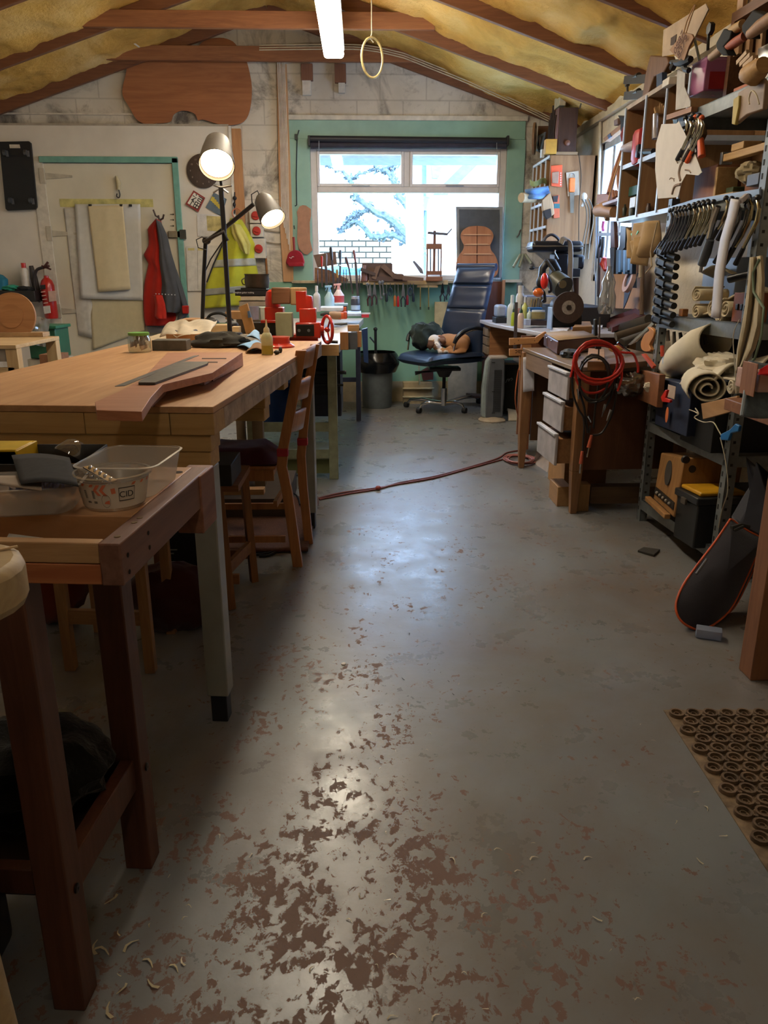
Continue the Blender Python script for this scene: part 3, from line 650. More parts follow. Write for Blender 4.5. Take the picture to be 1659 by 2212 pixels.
# ================================================================ back-left bench and what stands on it
t = thing('side_workbench', 'low cream worktop behind the big bench carrying lamp base and boxes', 'workbench', (-1.2, 4.9, 0))
MB().prism([(a, b_, .97) for a, b_ in ((-1.2, 4.2), (-.56, 4.18), (-.56, 4.66), (-.84, 4.66), (-.84, 5.6), (-1.2, 5.6))], (0, 0, -.035)).build('worktop', M('#b9a78a', .6, var=.15), t, bev=.004)
for a in ((-1.16, 4.4), (-.6, 4.4), (-1.16, 5.55), (-.88, 5.55)): MB().box((a[0]-.03, a[1]-.03, 0), (a[0]+.03, a[1]+.03, .935)).build('leg', M('#6f5a41', .7), t)
bx('cardboard_carton', 'flat open cardboard carton behind the foam tray', 'box', 388, 690, 442, 712, 4.75, .2, card)
bx('timber_offcut', 'pale timber offcut lying between the two lamp stands', 'wood', 436, 702, 490, 722, 4.4, .12, WD('#b59468', '#d9bd91'), rz=.1)
bx('timber_offcut', 'small light block beside the tall lamp base', 'wood', 500, 706, 516, 722, 4.5, .08, WD('#b59468', '#d9bd91'))
bt2 = thing('goggle_strap', 'black safety goggles with looped strap between the lamps', 'goggles', W(480, 700, 4.75))
MB().tube(smooth_poly([tuple(W(x, y, 4.75)) for x, y in ((445, 695), (455, 680), (478, 677), (500, 690), (505, 700))], 4, False), .009, 6).build('strap', M('#1c1b1c', .8), bt2)
MB().ell(W(455, 700, 4.75), (.055, .04, .04)).ell(W(500, 703, 4.75), (.045, .04, .03)).build('cup', M('#1d1b1c', .5), bt2)
MB().rbox(W(478, 703, 4.72), (.1, .04, .03), .008).build('lens', M('#2d5f4a', .3), bt2)
bx('brown_carton', 'long brown carton behind the tall lamp pole', 'box', 487, 673, 562, 690, 5.2, .25, card)
bx('book', 'pale hardback book leaning on the brown carton', 'book', 556, 664, 574, 692, 5.0, .14, M('#aebcae', .6), rz=.3)
cl_ = one('coffee_mug', MB().lathe([(.03, 0), (.034, .08), (.03, .08), (.027, .01)], W(549, 690, 5.0), 20), M('#8d8fa0', .3), 'small grey mug by the clamped board', 'mug')
# books and pot
def bk(x0, y0, x1, y1, Y, dep, col, lab, rz=0, page=True):
    a = W(x0, y1, Y); b_ = W(x1, y0, Y); t = thing('book', lab, 'book', ((a.x+b_.x)/2, Y+dep/2, a.z), rz, 'books stacked behind the red vise')
    w_, h = b_.x-a.x, b_.z-a.z
    MB().box((-w_/2, -dep/2, 0), (w_/2, dep/2, .003)).box((-w_/2, -dep/2, h-.003), (w_/2, dep/2, h)).box((-w_/2, -dep/2, 0), (w_/2, -dep/2+.004, h)).build('cover', col, t, local=True)
    MB().box((-w_/2+.004, -dep/2+.004, .003), (w_/2-.004, dep/2-.006, h-.003)).build('pages', M('#d8cfba', .9), t, local=True); return t
YBk = 5.35
b1 = bk(508, 626, 582, 639, YBk, .22, M('#17161b', .5), 'thin black book on the stack, with pale words along its spine')
text('complete guitar making', .011*S(YBk)/S(4), W(526, 632, YBk)+Vector((.0, -.002, 0)), (pi/2, 0, 0), M('#d8d8d8'), b1)
bk(520, 622, 575, 627, YBk+.02, .2, M('#2a2826', .5), 'topmost slim dark book under the metal pot')
bk(520, 639, 572, 650, YBk, .22, M('#b4ac9b', .6), 'pale grey book just below the black one')
bk(517, 650, 576, 662, YBk, .23, M('#8f8a80', .6), 'grey book lowest but one in the stack')
bk(515, 662, 578, 674, YBk, .24, M('#a69c88', .6), 'lowest tan grey book of the stack')
bx('storage_box', 'grey box carrying the book stack behind the red vise', 'box', 512, 674, 580, 727, YBk, .3, M('#7d776b', .7))
t = thing('metal_pot', 'dark round metal pot sitting on the stack of books', 'pot', W(556, 622, YBk+.12)); p = W(556, 625, YBk+.1)
MB().lathe([(.06, 0), (.078, .01), (.084, .05), (.08, .09), (.085, .1), (.08, .1), (.075, .09), (.078, .05), (.07, .012), (0, .008)], p, 32).build('bowl', M('#4f463b', .35, .7, .2), t)
MB().tube(smooth_poly([tuple(p+Vector(q)) for q in ((-.08, 0, .075), (-.1, -.01, .06), (-.095, -.01, .035), (-.08, 0, .03))], 4, False), .004, 6).build('handle', M('#4f463b', .35, .7), t)
# ================================================================ small bench with tool tray
FS = frame(-.359, 1.085, BZ); Bs = lambda mb, a, b_: mb.box(a, b_, FS)
sb = thing('woodworking_bench', 'small hardwood bench with sunken tool tray and dog holes in the foreground', 'workbench', (-.75, 1.3, 0), BZ)
br_ = WD('#8d5a35', '#b9834f', 'x', 1., .5); br2 = WD('#a26f42', '#cd9a68', 'x', .8, .45); dkw = WD('#472818', '#6c402c', 'z', 1., .5)
Bs(MB(), (-1.1, 0, .887), (-.035, .022, .92)).build('front_rail', WD('#9c6f43', '#c9a271', 'x', 1.4), sb, bev=.002)
Bs(MB(), (-1.1, 0, .853), (-.035, .022, .886)).build('lower_rail', WD('#9c4f27', '#c07a45', 'x', 1.4), sb, bev=.002)
Bs(MB(), (-1.1, .022, .853), (-.035, .145, .862)).build('tray_floor', M('#7a5233', .7), sb)
Bs(MB(), (-1.1, .135, .862), (-.035, .475, .92)).build('bench_top', br2, sb, bev=.002)
Bs(MB(), (-.034, -.004, .853), (0, .476, .9205)).build('end_cap', WD('#603c30', '#8b6250', 'y', 1.), sb, bev=.003)
Bs(MB(), (-.05, .40, .80), (.004, .50, .9195)).build('vise_block', WD('#6f4230', '#99654a', 'y', 1.), sb, bev=.003)
for (a, b_) in ((-.05, .43), (-.11, .36), (-.12, .24), (-.28, .43)):
    MB().lathe([(0, .0003), (.0095, .0003), (.0095, -.0005)], FS @ Vector((a, b_, .9205)), 20).build('dog_hole', M('#2a1a10', .9), sb)
for i, (a, b_) in enumerate(((-.017, .03), (-.017, .1), (-.017, .125))): MB().lathe([(0, .0003), (.005, .0003), (.005, -.0005)], FS @ Vector((a, b_, .921)), 14).build('screw_head', M('#6b5430', .4, .6), sb)
for a, b_, c in ((.001, .02, .895), (.001, .02, .868), (.001, .11, .9), (.001, .11, .875)): MB().ell(FS @ Vector((a, b_, c)), (.001, .004, .004), (0, 0, BZ), 10, 6).build('screw_hole', M('#1e120c', .9), sb)
for a in (-.19, -.98):
    for b_ in (.03, .385):
        x_ = a+(.0 if a > -.5 else 0)
        MB().box((x_-.032, b_-.028, 0), (x_+.028, b_+.028, .855), FS).build('leg', dkw, sb, bev=.003)
        MB().lathe([(0, 0), (.009, 0), (.009, .003), (.005, .004), (0, .002)], FS @ Vector((x_+.029, b_, .255)), 14, Matrix.Rotation(pi/2, 3, 'Y')).build('bolt_head', M('#2d2118', .4, .7), sb)
    MB().box((a-.016, .055, .215), (a+.014, .36, .29), FS).build('stretcher', dkw, sb, bev=.003)
Bs(MB(), (-.95, .375, .245), (-.21, .40, .3)).build('rear_stretcher', dkw, sb, bev=.003)
Bs(MB(), (-.95, .02, .245), (-.21, .045, .3)).build('front_stretcher', dkw, sb, bev=.003)
Bs(MB(), (-.95, .04, .225), (-.21, .385, .243)).build('shelf', M('#3a2920', .8), sb)
MB().tube([FS @ Vector((-.04, .44, .83)), FS @ Vector((-.0, .44, .83))], .02, 16).build('vise_knob', WD('#8a5a38', '#b98a5c'), sb)
zb_ = .2925
one('black_fleece', crumple(FS @ Vector((-.36, .26, .33)), (.15, .13, .085), 8, .3, 40, 26, 1.4, -.083), FAB('#15130f', sc=30, w=90, st=1.), 'shaggy black fleece bundle on the lower shelf of the small bench', 'cloth')
one('black_case', MB().rbox(FS @ Vector((-.44, -.06, .3)), (.3, .2, .36), .02), M('#0e0d0c', .7), 'black case standing beside the near leg under the small bench', 'case')
# --- containers on the small bench
zs = .9205; mtub = GL('#efeae4', .25, .58, 'milky_plastic', .7)
def rtub(name, label, cx, cy, w, d, h, rz, mat, cr=.03, taper=.86):
    t = thing(name, label, 'tub', (cx, cy, zs), rz)
    def ring(s_, zz, r):
        pts = []; ww, dd = w/2*s_, d/2*s_
        for qx, qy, a0 in ((1, 1, 0), (-1, 1, 90), (-1, -1, 180), (1, -1, 270)):
            for k_ in range(6): a = R(a0+90*k_/5); pts.append(Vector((qx*(ww-r)+r*cos(a), qy*(dd-r)+r*sin(a), zz)))
        return pts
    rs = [ring(taper*.9, .002, cr*.8), ring(taper, .006, cr), ring(.99, h*.97, cr), ring(1.04, h*.97, cr*1.1), ring(1.05, h, cr*1.1), ring(1.0, h+.001, cr)]
    n = 24; vs = [p for r_ in rs for p in r_]
    fs = [tuple(range(n))[::-1]]+[(i*n+j, i*n+(j+1) % n, (i+1)*n+(j+1) % n, (i+1)*n+j) for i in range(len(rs)-1) for j in range(n)]
    MB().add(vs, fs, True).build('tub_wall', mat, t, local=True); return t
pa, pb2 = G(275, 1050, zs), G(0, 0, zs)
rtub('food_tub', 'empty translucent rectangular food tub at the back of the small bench', *(G(285, 1022, zs+.03)[:2]), .145, .185, .062, BZ, mtub)
t = rtub('food_tub', 'translucent tub with lilac shavings inside at the left of the small bench', G(50, 1075, zs+.02).x, G(50, 1075, zs+.02).y, .2, .13, .05, .15, mtub)
sh = MB(); random.seed(11); pc = G(88, 1088, zs)
for i in range(60):
    c = pc+Vector((random.gauss(0, .022), random.gauss(.0, .012), .008+random.random()*.02)); a = random.uniform(0, 6.3); q = [c+Vector((cos(a+k_*.6)*.006, sin(a+k_*.6)*.006, .003*k_)) for k_ in range(5)]
    for k_ in range(4): sh.add([q[k_], q[k_+1], q[k_+1]+Vector((0, 0, .006)), q[k_]+Vector((0, 0, .006))], [(0, 1, 2, 3)])
one('lilac_shavings', sh, M('#a7a9c8', .7), 'tangle of pale lilac shavings inside the left tub', 'shavings')['kind'] = 'stuff'
p = G(230, 1108, zs); p.y += .05; hh = .06
t = thing('dip_tub', 'round clear dip tub with orange chevron label holding chrome tuning machines', 'tub', p)
MB().lathe([(.046, 0), (.05, .004), (.0605, hh*.93), (.065, hh*.93), (.066, hh), (.0605, hh+.001)], p, 40, cap=False).lathe([(0, .001), (.046, .001)], p, 40, cap=False).build('tub_wall', GL('#e6e2dc', .1, .66, 'clear_plastic', .4), t)
MB().lathe([(.0514, hh*.12), (.0599, hh*.86)], p, 48, cap=False).build('paper_band', M('#d9cfc2', .6, var=.04), t)
och = M('#dd7f5e', .6, var=.05); inkd = M('#33302e', .6)
def onband(a, hz, off=.0006): 
    r = .0514+(.0599-.0514)*((hz-.12)/.74)+off; return p+Vector((r*sin(a), -r*cos(a), hh*hz))
ch = MB()
for i in range(26):
    a = -1.9+i*.15
    if i % 2 == 0 and not (-.2 < a < .62): ch.add([onband(a, .77), onband(a+.1, .77), onband(a+.16, .85), onband(a+.06, .85)], [(0, 1, 2, 3)])
for a in (-.16, .02): 
    ch.add([onband(a, .84), onband(a+.1, .84), onband(a-.02, .68), onband(a-.12, .68)], [(0, 1, 2, 3)]).add([onband(a-.12, .68), onband(a-.02, .68), onband(a+.1, .52), onband(a, .52)], [(0, 1, 2, 3)])
ch.add([onband(.22, .72), onband(.34, .74), onband(.36, .58), onband(.24, .56)], [(0, 1, 2, 3)]).add([onband(.04, .34), onband(.16, .38), onband(.16, .26), onband(.0, .28)], [(0, 1, 2, 3)])
ch.build('orange_chevrons', och, t)
kb = MB()
for r_ in range(9): kb.add([onband(-.62, .66-.028*r_), onband(-.26, .66-.028*r_), onband(-.26, .648-.028*r_), onband(-.62, .648-.028*r_)], [(0, 1, 2, 3)])
for r_ in range(2): kb.add([onband(-.56, .34-.035*r_), onband(-.22, .34-.035*r_), onband(-.22, .32-.035*r_), onband(-.56, .32-.035*r_)], [(0, 1, 2, 3)])
for i in range(24):
    a = 2*pi*i/24; b2 = 2*pi*(i+1)/24; f_ = lambda q, r_: onband(.06+r_*cos(q)*.13/.6, .36+r_*sin(q)*.2/.6)
    kb.add([f_(a, .6), f_(b2, .6), f_(b2, .57), f_(a, .57)], [(0, 1, 2, 3)])
for x0, x1, z0, z1_ in ((.44, .92, .71, .735), (.44, .92, .33, .355), (.44, .455, .34, .73), (.905, .92, .34, .73)):
    kb.add([onband(x0+(x1-x0)*i/6, z0) for i in range(7)]+[onband(x0+(x1-x0)*i/6, z1_) for i in range(7)], [(i, i+1, i+8, i+7) for i in range(6)])
kb.build('label_print', inkd, t)
for i, (ch_, a) in enumerate((('C', .54), ('I', .66), ('D', .78))): text(ch_, .0145, onband(a, .52, .001), (pi/2, 0, a+pi if False else a), inkd, t, depth=.0002)
tm = thing('tuning_machines', 'chrome strip of guitar tuning machines lying in the chevron tub', 'tuning machine', p+Vector((0, 0, .03)))
a0, a1_ = p+Vector((-.042, .0, .068)), p+Vector((.012, -.035, .05))
MB().beam(a0, a1_, .016, .002).build('plate', chrome, tm)
for i in range(5):
    q = a0.lerp(a1_, .12+.19*i); MB().tube([q, q+Vector((0, .008, .001))], .0022, 10).tube([q+Vector((0, 0, -.007)), q+Vector((0, 0, .004))], .0022, 10).build('tuning_post', chrome, tm)
    MB().ell(q+Vector((-.003, -.009, -.007)), (.0038, .0025, .003), n=12, k=8).build('knob', chrome, tm)
# black tray with sandpaper, dome lid, yellow box, paper
t = thing('black_tray', 'black cardboard tray with raised walls at the back left of the small bench', 'tray', G(90, 1000, zs))
c = [G(235, 1002, zs), G(-60, 1002, zs), G(-40, 1050, zs), G(175, 1050, zs)]; hz = Vector((0, 0, .042))
tm_ = M('#23211f', .6, var=.2)
for i in range(4):
    a, b_ = c[i], c[(i+1) % 4]; MB().add([a, b_, b_+hz, a+hz], [(0, 1, 2, 3)]).build('tray_wall', tm_, t, solid=.003)
MB().prism(c, (0, 0, .002)).build('tray_floor', card, t)
t = one('sandpaper_sheet', MB().grid(lambda u, v: G(45+125*u-20*v, 1046-62*v+6*u, zs+.058)+Vector((0, 0, .006*sin(3*u))), 8, 6), M('#262628', .95, var=.15, sc=90), 'dark grey abrasive sheet lying across the black tray', 'sandpaper', solid=.0015)
one('sandpaper_sheet', MB().grid(lambda u, v: G(-30+120*u, 1042-14*v+18*u*(1-v), zs+.053), 6, 4), M('#9c8d7f', .9), 'pale backed abrasive sheet drooping into the left tub', 'sandpaper', solid=.0015)
p = G(165, 1000, zs); one('dome_lid', MB().lathe([(.034, 0), (.034, .003), (.03, .01), (.024, .022), (.012, .03), (0, .032)], (0, 0, 0), 32, Matrix.Rotation(-.7, 3, 'X')).__class__() if False else MB().lathe([(.036, -.02), (.036, -.016), (.031, -.006), (.023, .01), (.012, .018), (0, .02)], p+Vector((0, .0, .03)), 32, Matrix.Rotation(.5, 3, 'Y') @ Matrix.Rotation(-.5, 3, 'X')), GL('#f2f2f2', .05, .72, 'clear_plastic', .2), 'clear dome lid leaning in the black tray', 'lid')
one('yellow_box', MB().box((-1.0, 1.50, zs), (W(33, 950, 1.5).x, 1.6, zs+.05)).box((-1.0, 1.50, zs+.001), (W(31, 950, 1.5).x, 1.58, zs+.052)), M('#c9a70e', .5), 'yellow box at the far left of the small bench', 'box', bev=.002)
one('white_paper', MB().grid(lambda u, v: FS @ Vector((-.16-.07*u, .045+.06*v, .866+.03*u*v+.022*(1-u)*v)), 6, 4), white, 'torn white paper in the tool tray', 'paper', solid=.001)
# pale rounded stool in the near left corner
t = thing('turned_stool', 'thick rounded pale wooden stool top on a turned leg at the near left corner', 'stool', (-.72, .9, 0))
wst = WD('#a58a63', '#c9b083', 'x', .8)
bm = MB(); pts = []
for i in range(10): a = R(-80+ 17*i); pts.append((.09*cos(a), .09*sin(a)))
cx_, cy_ = W(66, 1230, .9).x-.09, .87
pl_ = [(cx_+a, cy_+b_) for a, b_ in pts]+[(-1.1, cy_+.09), (-1.1, cy_-.3), (cx_, cy_-.3)]
bm.prism([(a, b_, .972) for a, b_ in pl_], (0, 0, -.06)); bm.build('seat', wst, t, bev=.012)
MB().lathe([(.03, 0), (.035, .02), (.03, .04), (.04, .06), (.045, .085), (.032, .10), (.036, .12), (.04, .2), (.042, .3), (.035, .45), (.03, .86)], (W(-4, 2000, .86).x-.01, .80, 0), 28).build('turned_leg', wst, t)
one('wood_sliver', MB().beam(G(0, 1187, .974), G(38, 1180, .974), .004, .002), WD('#c9a271', '#e0c79c'), 'thin pale sliver lying on the rounded stool top', 'wood')
# ================================================================ ladder-back chair, stool, things under the benches
def pxbar(pts, Y, wpx, dep):
    """bar whose centre line follows pixel points at distance Y"""
    mb = MB(); q = [W(a, b_, Y) for a, b_ in pts]; w_ = wpx*S(Y)/2
    l = [p+Vector((-w_, 0, 0)) for p in q]; r = [p+Vector((w_, 0, 0)) for p in q]
    return mb.prism(l+r[::-1], (0, dep, 0)) if False else seg_bar(l, r, dep)
def seg_bar(l, r, dep):
    mb = MB(); n = len(l); d = Vector((0, dep, 0)); vs = []
    for a, b_ in zip(l, r): vs += [a, b_, b_+d, a+d]
    fs = [(i*4+j, i*4+(j+1) % 4, i*4+4+(j+1) % 4, i*4+4+j) for i in range(n-1) for j in range(4)]+[(3, 2, 1, 0), (n*4-4, n*4-3, n*4-2, n*4-1)]
    return mb.add(vs, fs)
cw = WD('#8a5428', '#b9793e', 'z', 1., .4)
ch = thing('ladderback_chair', 'varnished ladder-back wooden chair pushed under the big bench', 'chair', (-.48, 3.53, 0), 0)
pxbar([(643, 1226), (620, 1065), (608, 1010), (612, 965), (636, 840), (650, 757)], 3.36, 22, .034).build('leg', cw, ch, bev=.003)
pxbar([(667, 1177), (654, 1050), (650, 985), (658, 900), (668, 820), (680, 744)], 3.68, 19, .034).build('leg', cw, ch, bev=.003)
for y0, y1 in ((748, 790), (816, 858), (884, 926)):
    xa_ = 652-(y0-757)*.178+1; a = [W(xa_, y0+8, 3.38), W(xa_-8, y1+8, 3.38)]; b_ = [W(679-(y0-744)*.14, y0-4, 3.70), W(673-(y0-744)*.14, y1-6, 3.70)]
    MB().grid(lambda u, v: (a[0].lerp(a[1], v)).lerp(b_[0].lerp(b_[1], v), u)+Vector((.02*sin(pi*u), 0, .008*sin(pi*u)*(1-v))), 8, 3).build('back_slat', cw, ch, solid=.012)
zz = .43
for (x0, y0, x1, y1, za) in ((-.42, 3.38, -.42, 3.70, .44), (-.76, 3.38, -.76, 3.70, .44), (-.76, 3.38, -.40, 3.38, .44), (-.76, 3.69, -.38, 3.70, .44)): MB().beam((x0, y0, za), (x1, y1, za), .022, .055).build('seat_rail', cw, ch, bev=.002)
MB().rbox((-.58, 3.54, .475), (.38, .36, .018), .006).build('seat', cw, ch)
for x in (-.76,):
    for y in (3.38, 3.69): MB().box((x-.017, y-.017, 0), (x+.017, y+.017, .44)).build('leg', cw, ch, bev=.003)
for y, z_ in ((3.39, .13), (3.69, .20)): MB().beam((-.76, y, z_), (-.36, y, z_), .018, .03).build('stretcher', cw, ch)
MB().beam((-.4, 3.38, .3), (-.38, 3.7, .3), .018, .03).build('stretcher', cw, ch)
cu = one('seat_cushion', MB().grid(lambda u, v: Vector((-.76+.38*u, 3.36+.36*v, .49+.06*min(1, 6*u*(1-u))*min(1, 6*v*(1-v))+.006*noise.noise(Vector((u*6, v*6, 2))))), 18, 14).grid(lambda u, v: Vector((-.76+.38*u, 3.72-.36*v, .488)), 4, 4), FAB('#4b1b2b'), 'burgundy cushion on the seat of the ladder-back chair', 'cushion')
for Y_, x_, yy in ((3.355, 610, 978), (3.675, 653, 955)): MB().cbox(W(x_, yy, Y_)+Vector((0, .02, 0)), (.05, .045, .036)).build('cushion_tie', M('#a02028', .7), cu, bev=.004)
st = thing('wooden_stool', 'dark wooden stool under the bench carrying a black box', 'stool', (-.64, 3.05, 0))
for x, y in ((-.485, 3.19), (-.80, 3.19), (-.54, 2.90), (-.82, 2.90)): MB().beam((x, y, 0), (x-.02*(1 if x > -.7 else -1), y-.01, .52), .032, .032).build('leg', WD('#6a4020', '#95602f', 'z'), st, bev=.002)
MB().box((-.83, 2.88, .50), (-.48, 3.21, .525)).build('seat', WD('#6a4020', '#95602f', 'x'), st)
for y in (2.90, 3.19): MB().beam((-.8, y, .13), (-.5, y, .13), .018, .04).build('stretcher', WD('#6a4020', '#95602f', 'x'), st)
MB().beam((-.545, 2.92, .17), (-.495, 3.18, .17), .018, .05).build('stretcher', WD('#6a4020', '#95602f', 'x'), st)
one('black_box', MB().box((-.86, 2.86, .527), (-.50, 3.10, .61)), M('#1c1a18', .6), 'black box resting on the stool under the big bench', 'box', bev=.004)
one('blue_barrel', MB().lathe([(0, 0), (.10, .005), (.14, .03), (.155, .08), (.155, .34), (.15, .36), (.145, .34), (.145, .08), (0, .03)], G(602, 925, .12)+Vector((-.02, .1, 0)), 32), M('#143f80', .4), 'deep blue plastic barrel under the far end of the big bench', 'barrel')
one('floor_plinth', MB().box((-1.0, 4.1, 0), (-.42, 4.75, .119)), M('#4d4238', .8), 'low dusty plinth under the blue barrel', 'plinth')
one('brown_carpet_offcut', MB().grid(lambda u, v: Vector((-1.25+.98*u+.02*noise.noise(Vector((v*4, 1, 1))), 3.55+.95*v+.02*noise.noise(Vector((u*4, 3, 1))), .012+.005*noise.noise(Vector((u*5, v*5, 0))))), 20, 20), FAB('#5b3a2c', sc=60, w=120, st=1.), 'ragged brown carpet offcut on the floor beneath the chair', 'carpet', solid=.01)
bx('pine_offcut', 'pale pine offcut lying on the brown carpet', 'wood', 483, 1057, 570, 1070, 3.95, .06, WD('#a77a4b', '#cfa56e'))
cabl = one('black_flex', MB().tube(smooth_poly([tuple(G(a, b_, .03)) for a, b_ in ((480, 1080), (520, 1058), (560, 1052), (610, 1055), (640, 1070), (648, 1090))], 5, False), .005, 6), black, 'thin black flex trailing over the carpet under the bench', 'cable')
one('rubber_strap', MB().tube(smooth_poly([tuple(G(a, b_, .006)) for a, b_ in ((522, 1192), (548, 1198), (575, 1196), (598, 1190), (580, 1200), (560, 1201))], 4, False), .007, 6), M('#14120f', .8), 'twist of black rubber strap on the floor behind the stool leg', 'strap')
# things deeper under the bench
s2 = thing('sawn_stool', 'rough pine stool standing in the shade under the small bench', 'stool', (-.72, 2.2, 0))
sw = WD('#7a5430', '#a97a48', 'z')
q1, q2 = G(155, 1445), G(327, 1450)
for q in (q1, q2, q1+Vector((0, .3, 0)), q2+Vector((0, .3, 0))): MB().beam(q, q+Vector((0, 0, .5)), .035, .035).build('leg', sw, s2, bev=.002)
MB().beam(q1+Vector((0, 0, .2)), q2+Vector((0, 0, .2)), .02, .05).build('stretcher', WD('#7a5430', '#a97a48', 'x'), s2)
MB().box((q1.x-.03, q1.y-.03, .5), (q2.x+.03, q2.y+.33, .53)).build('seat', WD('#7a5430', '#a97a48', 'x'), s2)
one('rust_cloth', crumple(G(120, 1400, .0)+Vector((-.08, .25, .17)), (.12, .12, .17), 5, .2, flatz=-.165), FAB('#6e2f1c'), 'rust orange cloth slumped behind the left leg of the pine stool', 'cloth')
one('dark_red_sack', crumple(W(375, 1290, 2.75)+Vector((0, 0, 0)), (.17, .12, .13), 9, .2), FAB('#3a1611'), 'dark red sack lying under the bench behind the pine stool', 'sack')
t = thing('black_toolbox', 'black cardboard box printed with small white text under the bench', 'box', (-.72, 3.5, 0)); a = W(340, 1262, 2.95); b_ = W(438, 1140, 2.95)
MB().box((a.x, 3.0, 0), (b_.x, 3.3, b_.z)).build('carton', M('#17181c', .6), t, bev=.003)
for i, (xx, yy, s_) in enumerate(((372, 1188, '■'), (370, 1196, '— — — —'), (356, 1204, '— —'), (362, 1210, '— —'))): 
    c = W(xx, yy, 2.996); MB().box((c.x-.03, 2.996, c.z-.002), (c.x+.02-.01*(i % 2), 3.0, c.z+.002)).build('print_line', M('#9a9a98'), t)
c = W(371, 1222, 2.996); MB().box((c.x-.02, 2.995, c.z-.018), (c.x+.022, 3.0, c.z+.018)).build('barcode_label', M('#a9a9a6'), t)
for i in range(7): MB().box((c.x-.017+.0052*i, 2.994, c.z-.015), (c.x-.015+.0052*i, 2.995, c.z+.008)).build('barcode_bar', black, t)
# ================================================================ metalwork bench with the red vise
VZ = .9
vb = thing('metalwork_bench', 'pale bench on cream and steel legs carrying the red vise in front of the window', 'workbench', (-.45, 6.2, 0))
def vx(y): return -.135+(y-4.72)*.052
MB().add([(-.76, 4.72, VZ-.05), (vx(4.72), 4.72, VZ-.05), (vx(7.75), 7.75, VZ-.05), (-.7, 7.75, VZ-.05), (-.76, 4.72, VZ), (vx(4.72), 4.72, VZ), (vx(7.75), 7.75, VZ), (-.7, 7.75, VZ)], [(0,3,2,1),(4,5,6,7),(0,1,5,4),(1,2,6,5),(2,3,7,6),(3,0,4,7)]).build('worktop', M('#b9ae9c', .45, var=.1), vb, bev=.004)
MB().box((-.76, 4.70, VZ-.062), (vx(4.72)+.0, 4.72, VZ+.003)).build('front_board', WD('#b08a50', '#d3b076', 'x'), vb, bev=.002)
mcr = M('#8f9479', .6, var=.15, sc=20)
for x, y in ((-.19, 5.0), (-.72, 5.0)): MB().box((x-.03, y-.03, 0), (x+.03, y+.03, VZ-.05)).build('leg', mcr, vb, bev=.003)
for z_ in (.35, .17): MB().box((-.72, 4.985, z_-.03), (-.19, 5.015, z_+.03)).build('rail', mcr, vb)
MB().box((-.72, 5.02, .03), (-.2, 5.03, .14)).build('plinth_panel', M('#6f7448', .7), vb)
MB().box((-.72, 5.0, .13), (-.2, 5.5, .14)).build('lower_shelf', M('#8f9479', .7), vb)
lb = G(775, 908)
for x, y in ((lb.x, lb.y), (-.65, 7.3)): MB().box((x-.022, y-.03, 0), (x+.022, y+.03, VZ-.05)).build('leg', M('#4e566b', .5, .3), vb, bev=.002)
MB().beam((lb.x, lb.y, .38), (lb.x-.4, lb.y, .38), .03, .04).build('rail', M('#4e566b', .5, .3), vb)
# end jaws in timber at the bench corner
jw = thing('timber_bench_vise', 'timber jawed vise at the near right corner of the metalwork bench', 'vise', W(757, 750, 4.8))
fbox(735, 718, 752, 756, 4.66, .06).build('jaw', WD('#8a5c34', '#b98750', 'z'), jw, bev=.002); fbox(771, 716, 781, 750, 4.95, .06).build('jaw', WD('#8a5c34', '#b98750', 'z'), jw, bev=.002)
fbox(752, 719, 772, 755, 4.72, .04).build('jaw_plate', M('#6b7078', .4, .6), jw); fbox(751, 702, 776, 716, 4.75, .05).build('jaw_block', WD('#a2794a', '#cfa872'), jw, bev=.002)
one('blue_bench_saw_guard', slab([(781, 712), (794, 708), (796, 785), (786, 782), (783, 740)], 5.9, .05), M('#27406e', .4), 'blue painted metal guard hanging off the side of the metalwork bench', 'guard', bev=.003)
# --- patternmaker's vise
Yv = 4.62; v = thing('red_vise', 'large red cast iron vise with handwheel at the front of the metalwork bench', 'vise', W(630, 728, Yv))
ir = M('#2a2623', .45, .5); MB().box((W(575, 740, Yv).x, Yv+.10, .9), (W(685, 740, Yv).x, Yv+.22, .96)).build('base_casting', redp, v, bev=.006)
fbox(572, 664, 611, 693, Yv+.05, .12).build('rear_body', redp, v, bev=.006)
MB().lathe([(.045, 0), (.045, .06), (.036, .1), (.02, .11), (0, .115)], W(590, 668, Yv+.11), 24).build('rear_column', redp, v)
fbox(541, 697, 597, 724, Yv+.02, .09).build('slide_plate', ir, v, bev=.003); fbox(563, 692, 599, 698, Yv+.01, .11).build('slide_rim', redp, v, bev=.003)
fbox(597, 722, 640, 731, Yv+.03, .09).build('slide_rim', redp, v, bev=.003)
fbox(587, 621, 626, 657, Yv+.02, .045).build('jaw_block', WD('#7d5036', '#a0714f', 'x'), v, bev=.008)
fbox(627, 621, 662, 659, Yv+.03, .045).build('jaw_block', WD('#a8814f', '#c9a572', 'z'), v, bev=.008)
fbox(640, 629, 661, 674, Yv-.005, .03).build('front_jaw', redp, v, bev=.003)
MB().lathe([(.036, 0), (.036, .055), (.03, .075), (.0, .08)], W(664, 668, Yv+.03), 24).build('front_column', redp, v)
fbox(647, 666, 682, 698, Yv-.01, .1).build('front_body', redp, v, bev=.006)
fbox(639, 697, 692, 731, Yv-.03, .12).build('front_casting', redp, v, bev=.006)
fbox(640, 701, 678, 726, Yv-.038, .01).build('name_plate', ir, v, bev=.002)
for x in (646, 667): MB().lathe([(0, 0), (.009, 0), (.008, .006), (0, .007)], W(x, 714, Yv-.038), 14, Matrix.Rotation(pi/2, 3, 'X')).build('bolt_head', steel, v)
MB().tube([W(688, 712, Yv-.0), W(700, 712, Yv-.0)], [.026, .02], 16).build('screw_boss', redp, v)
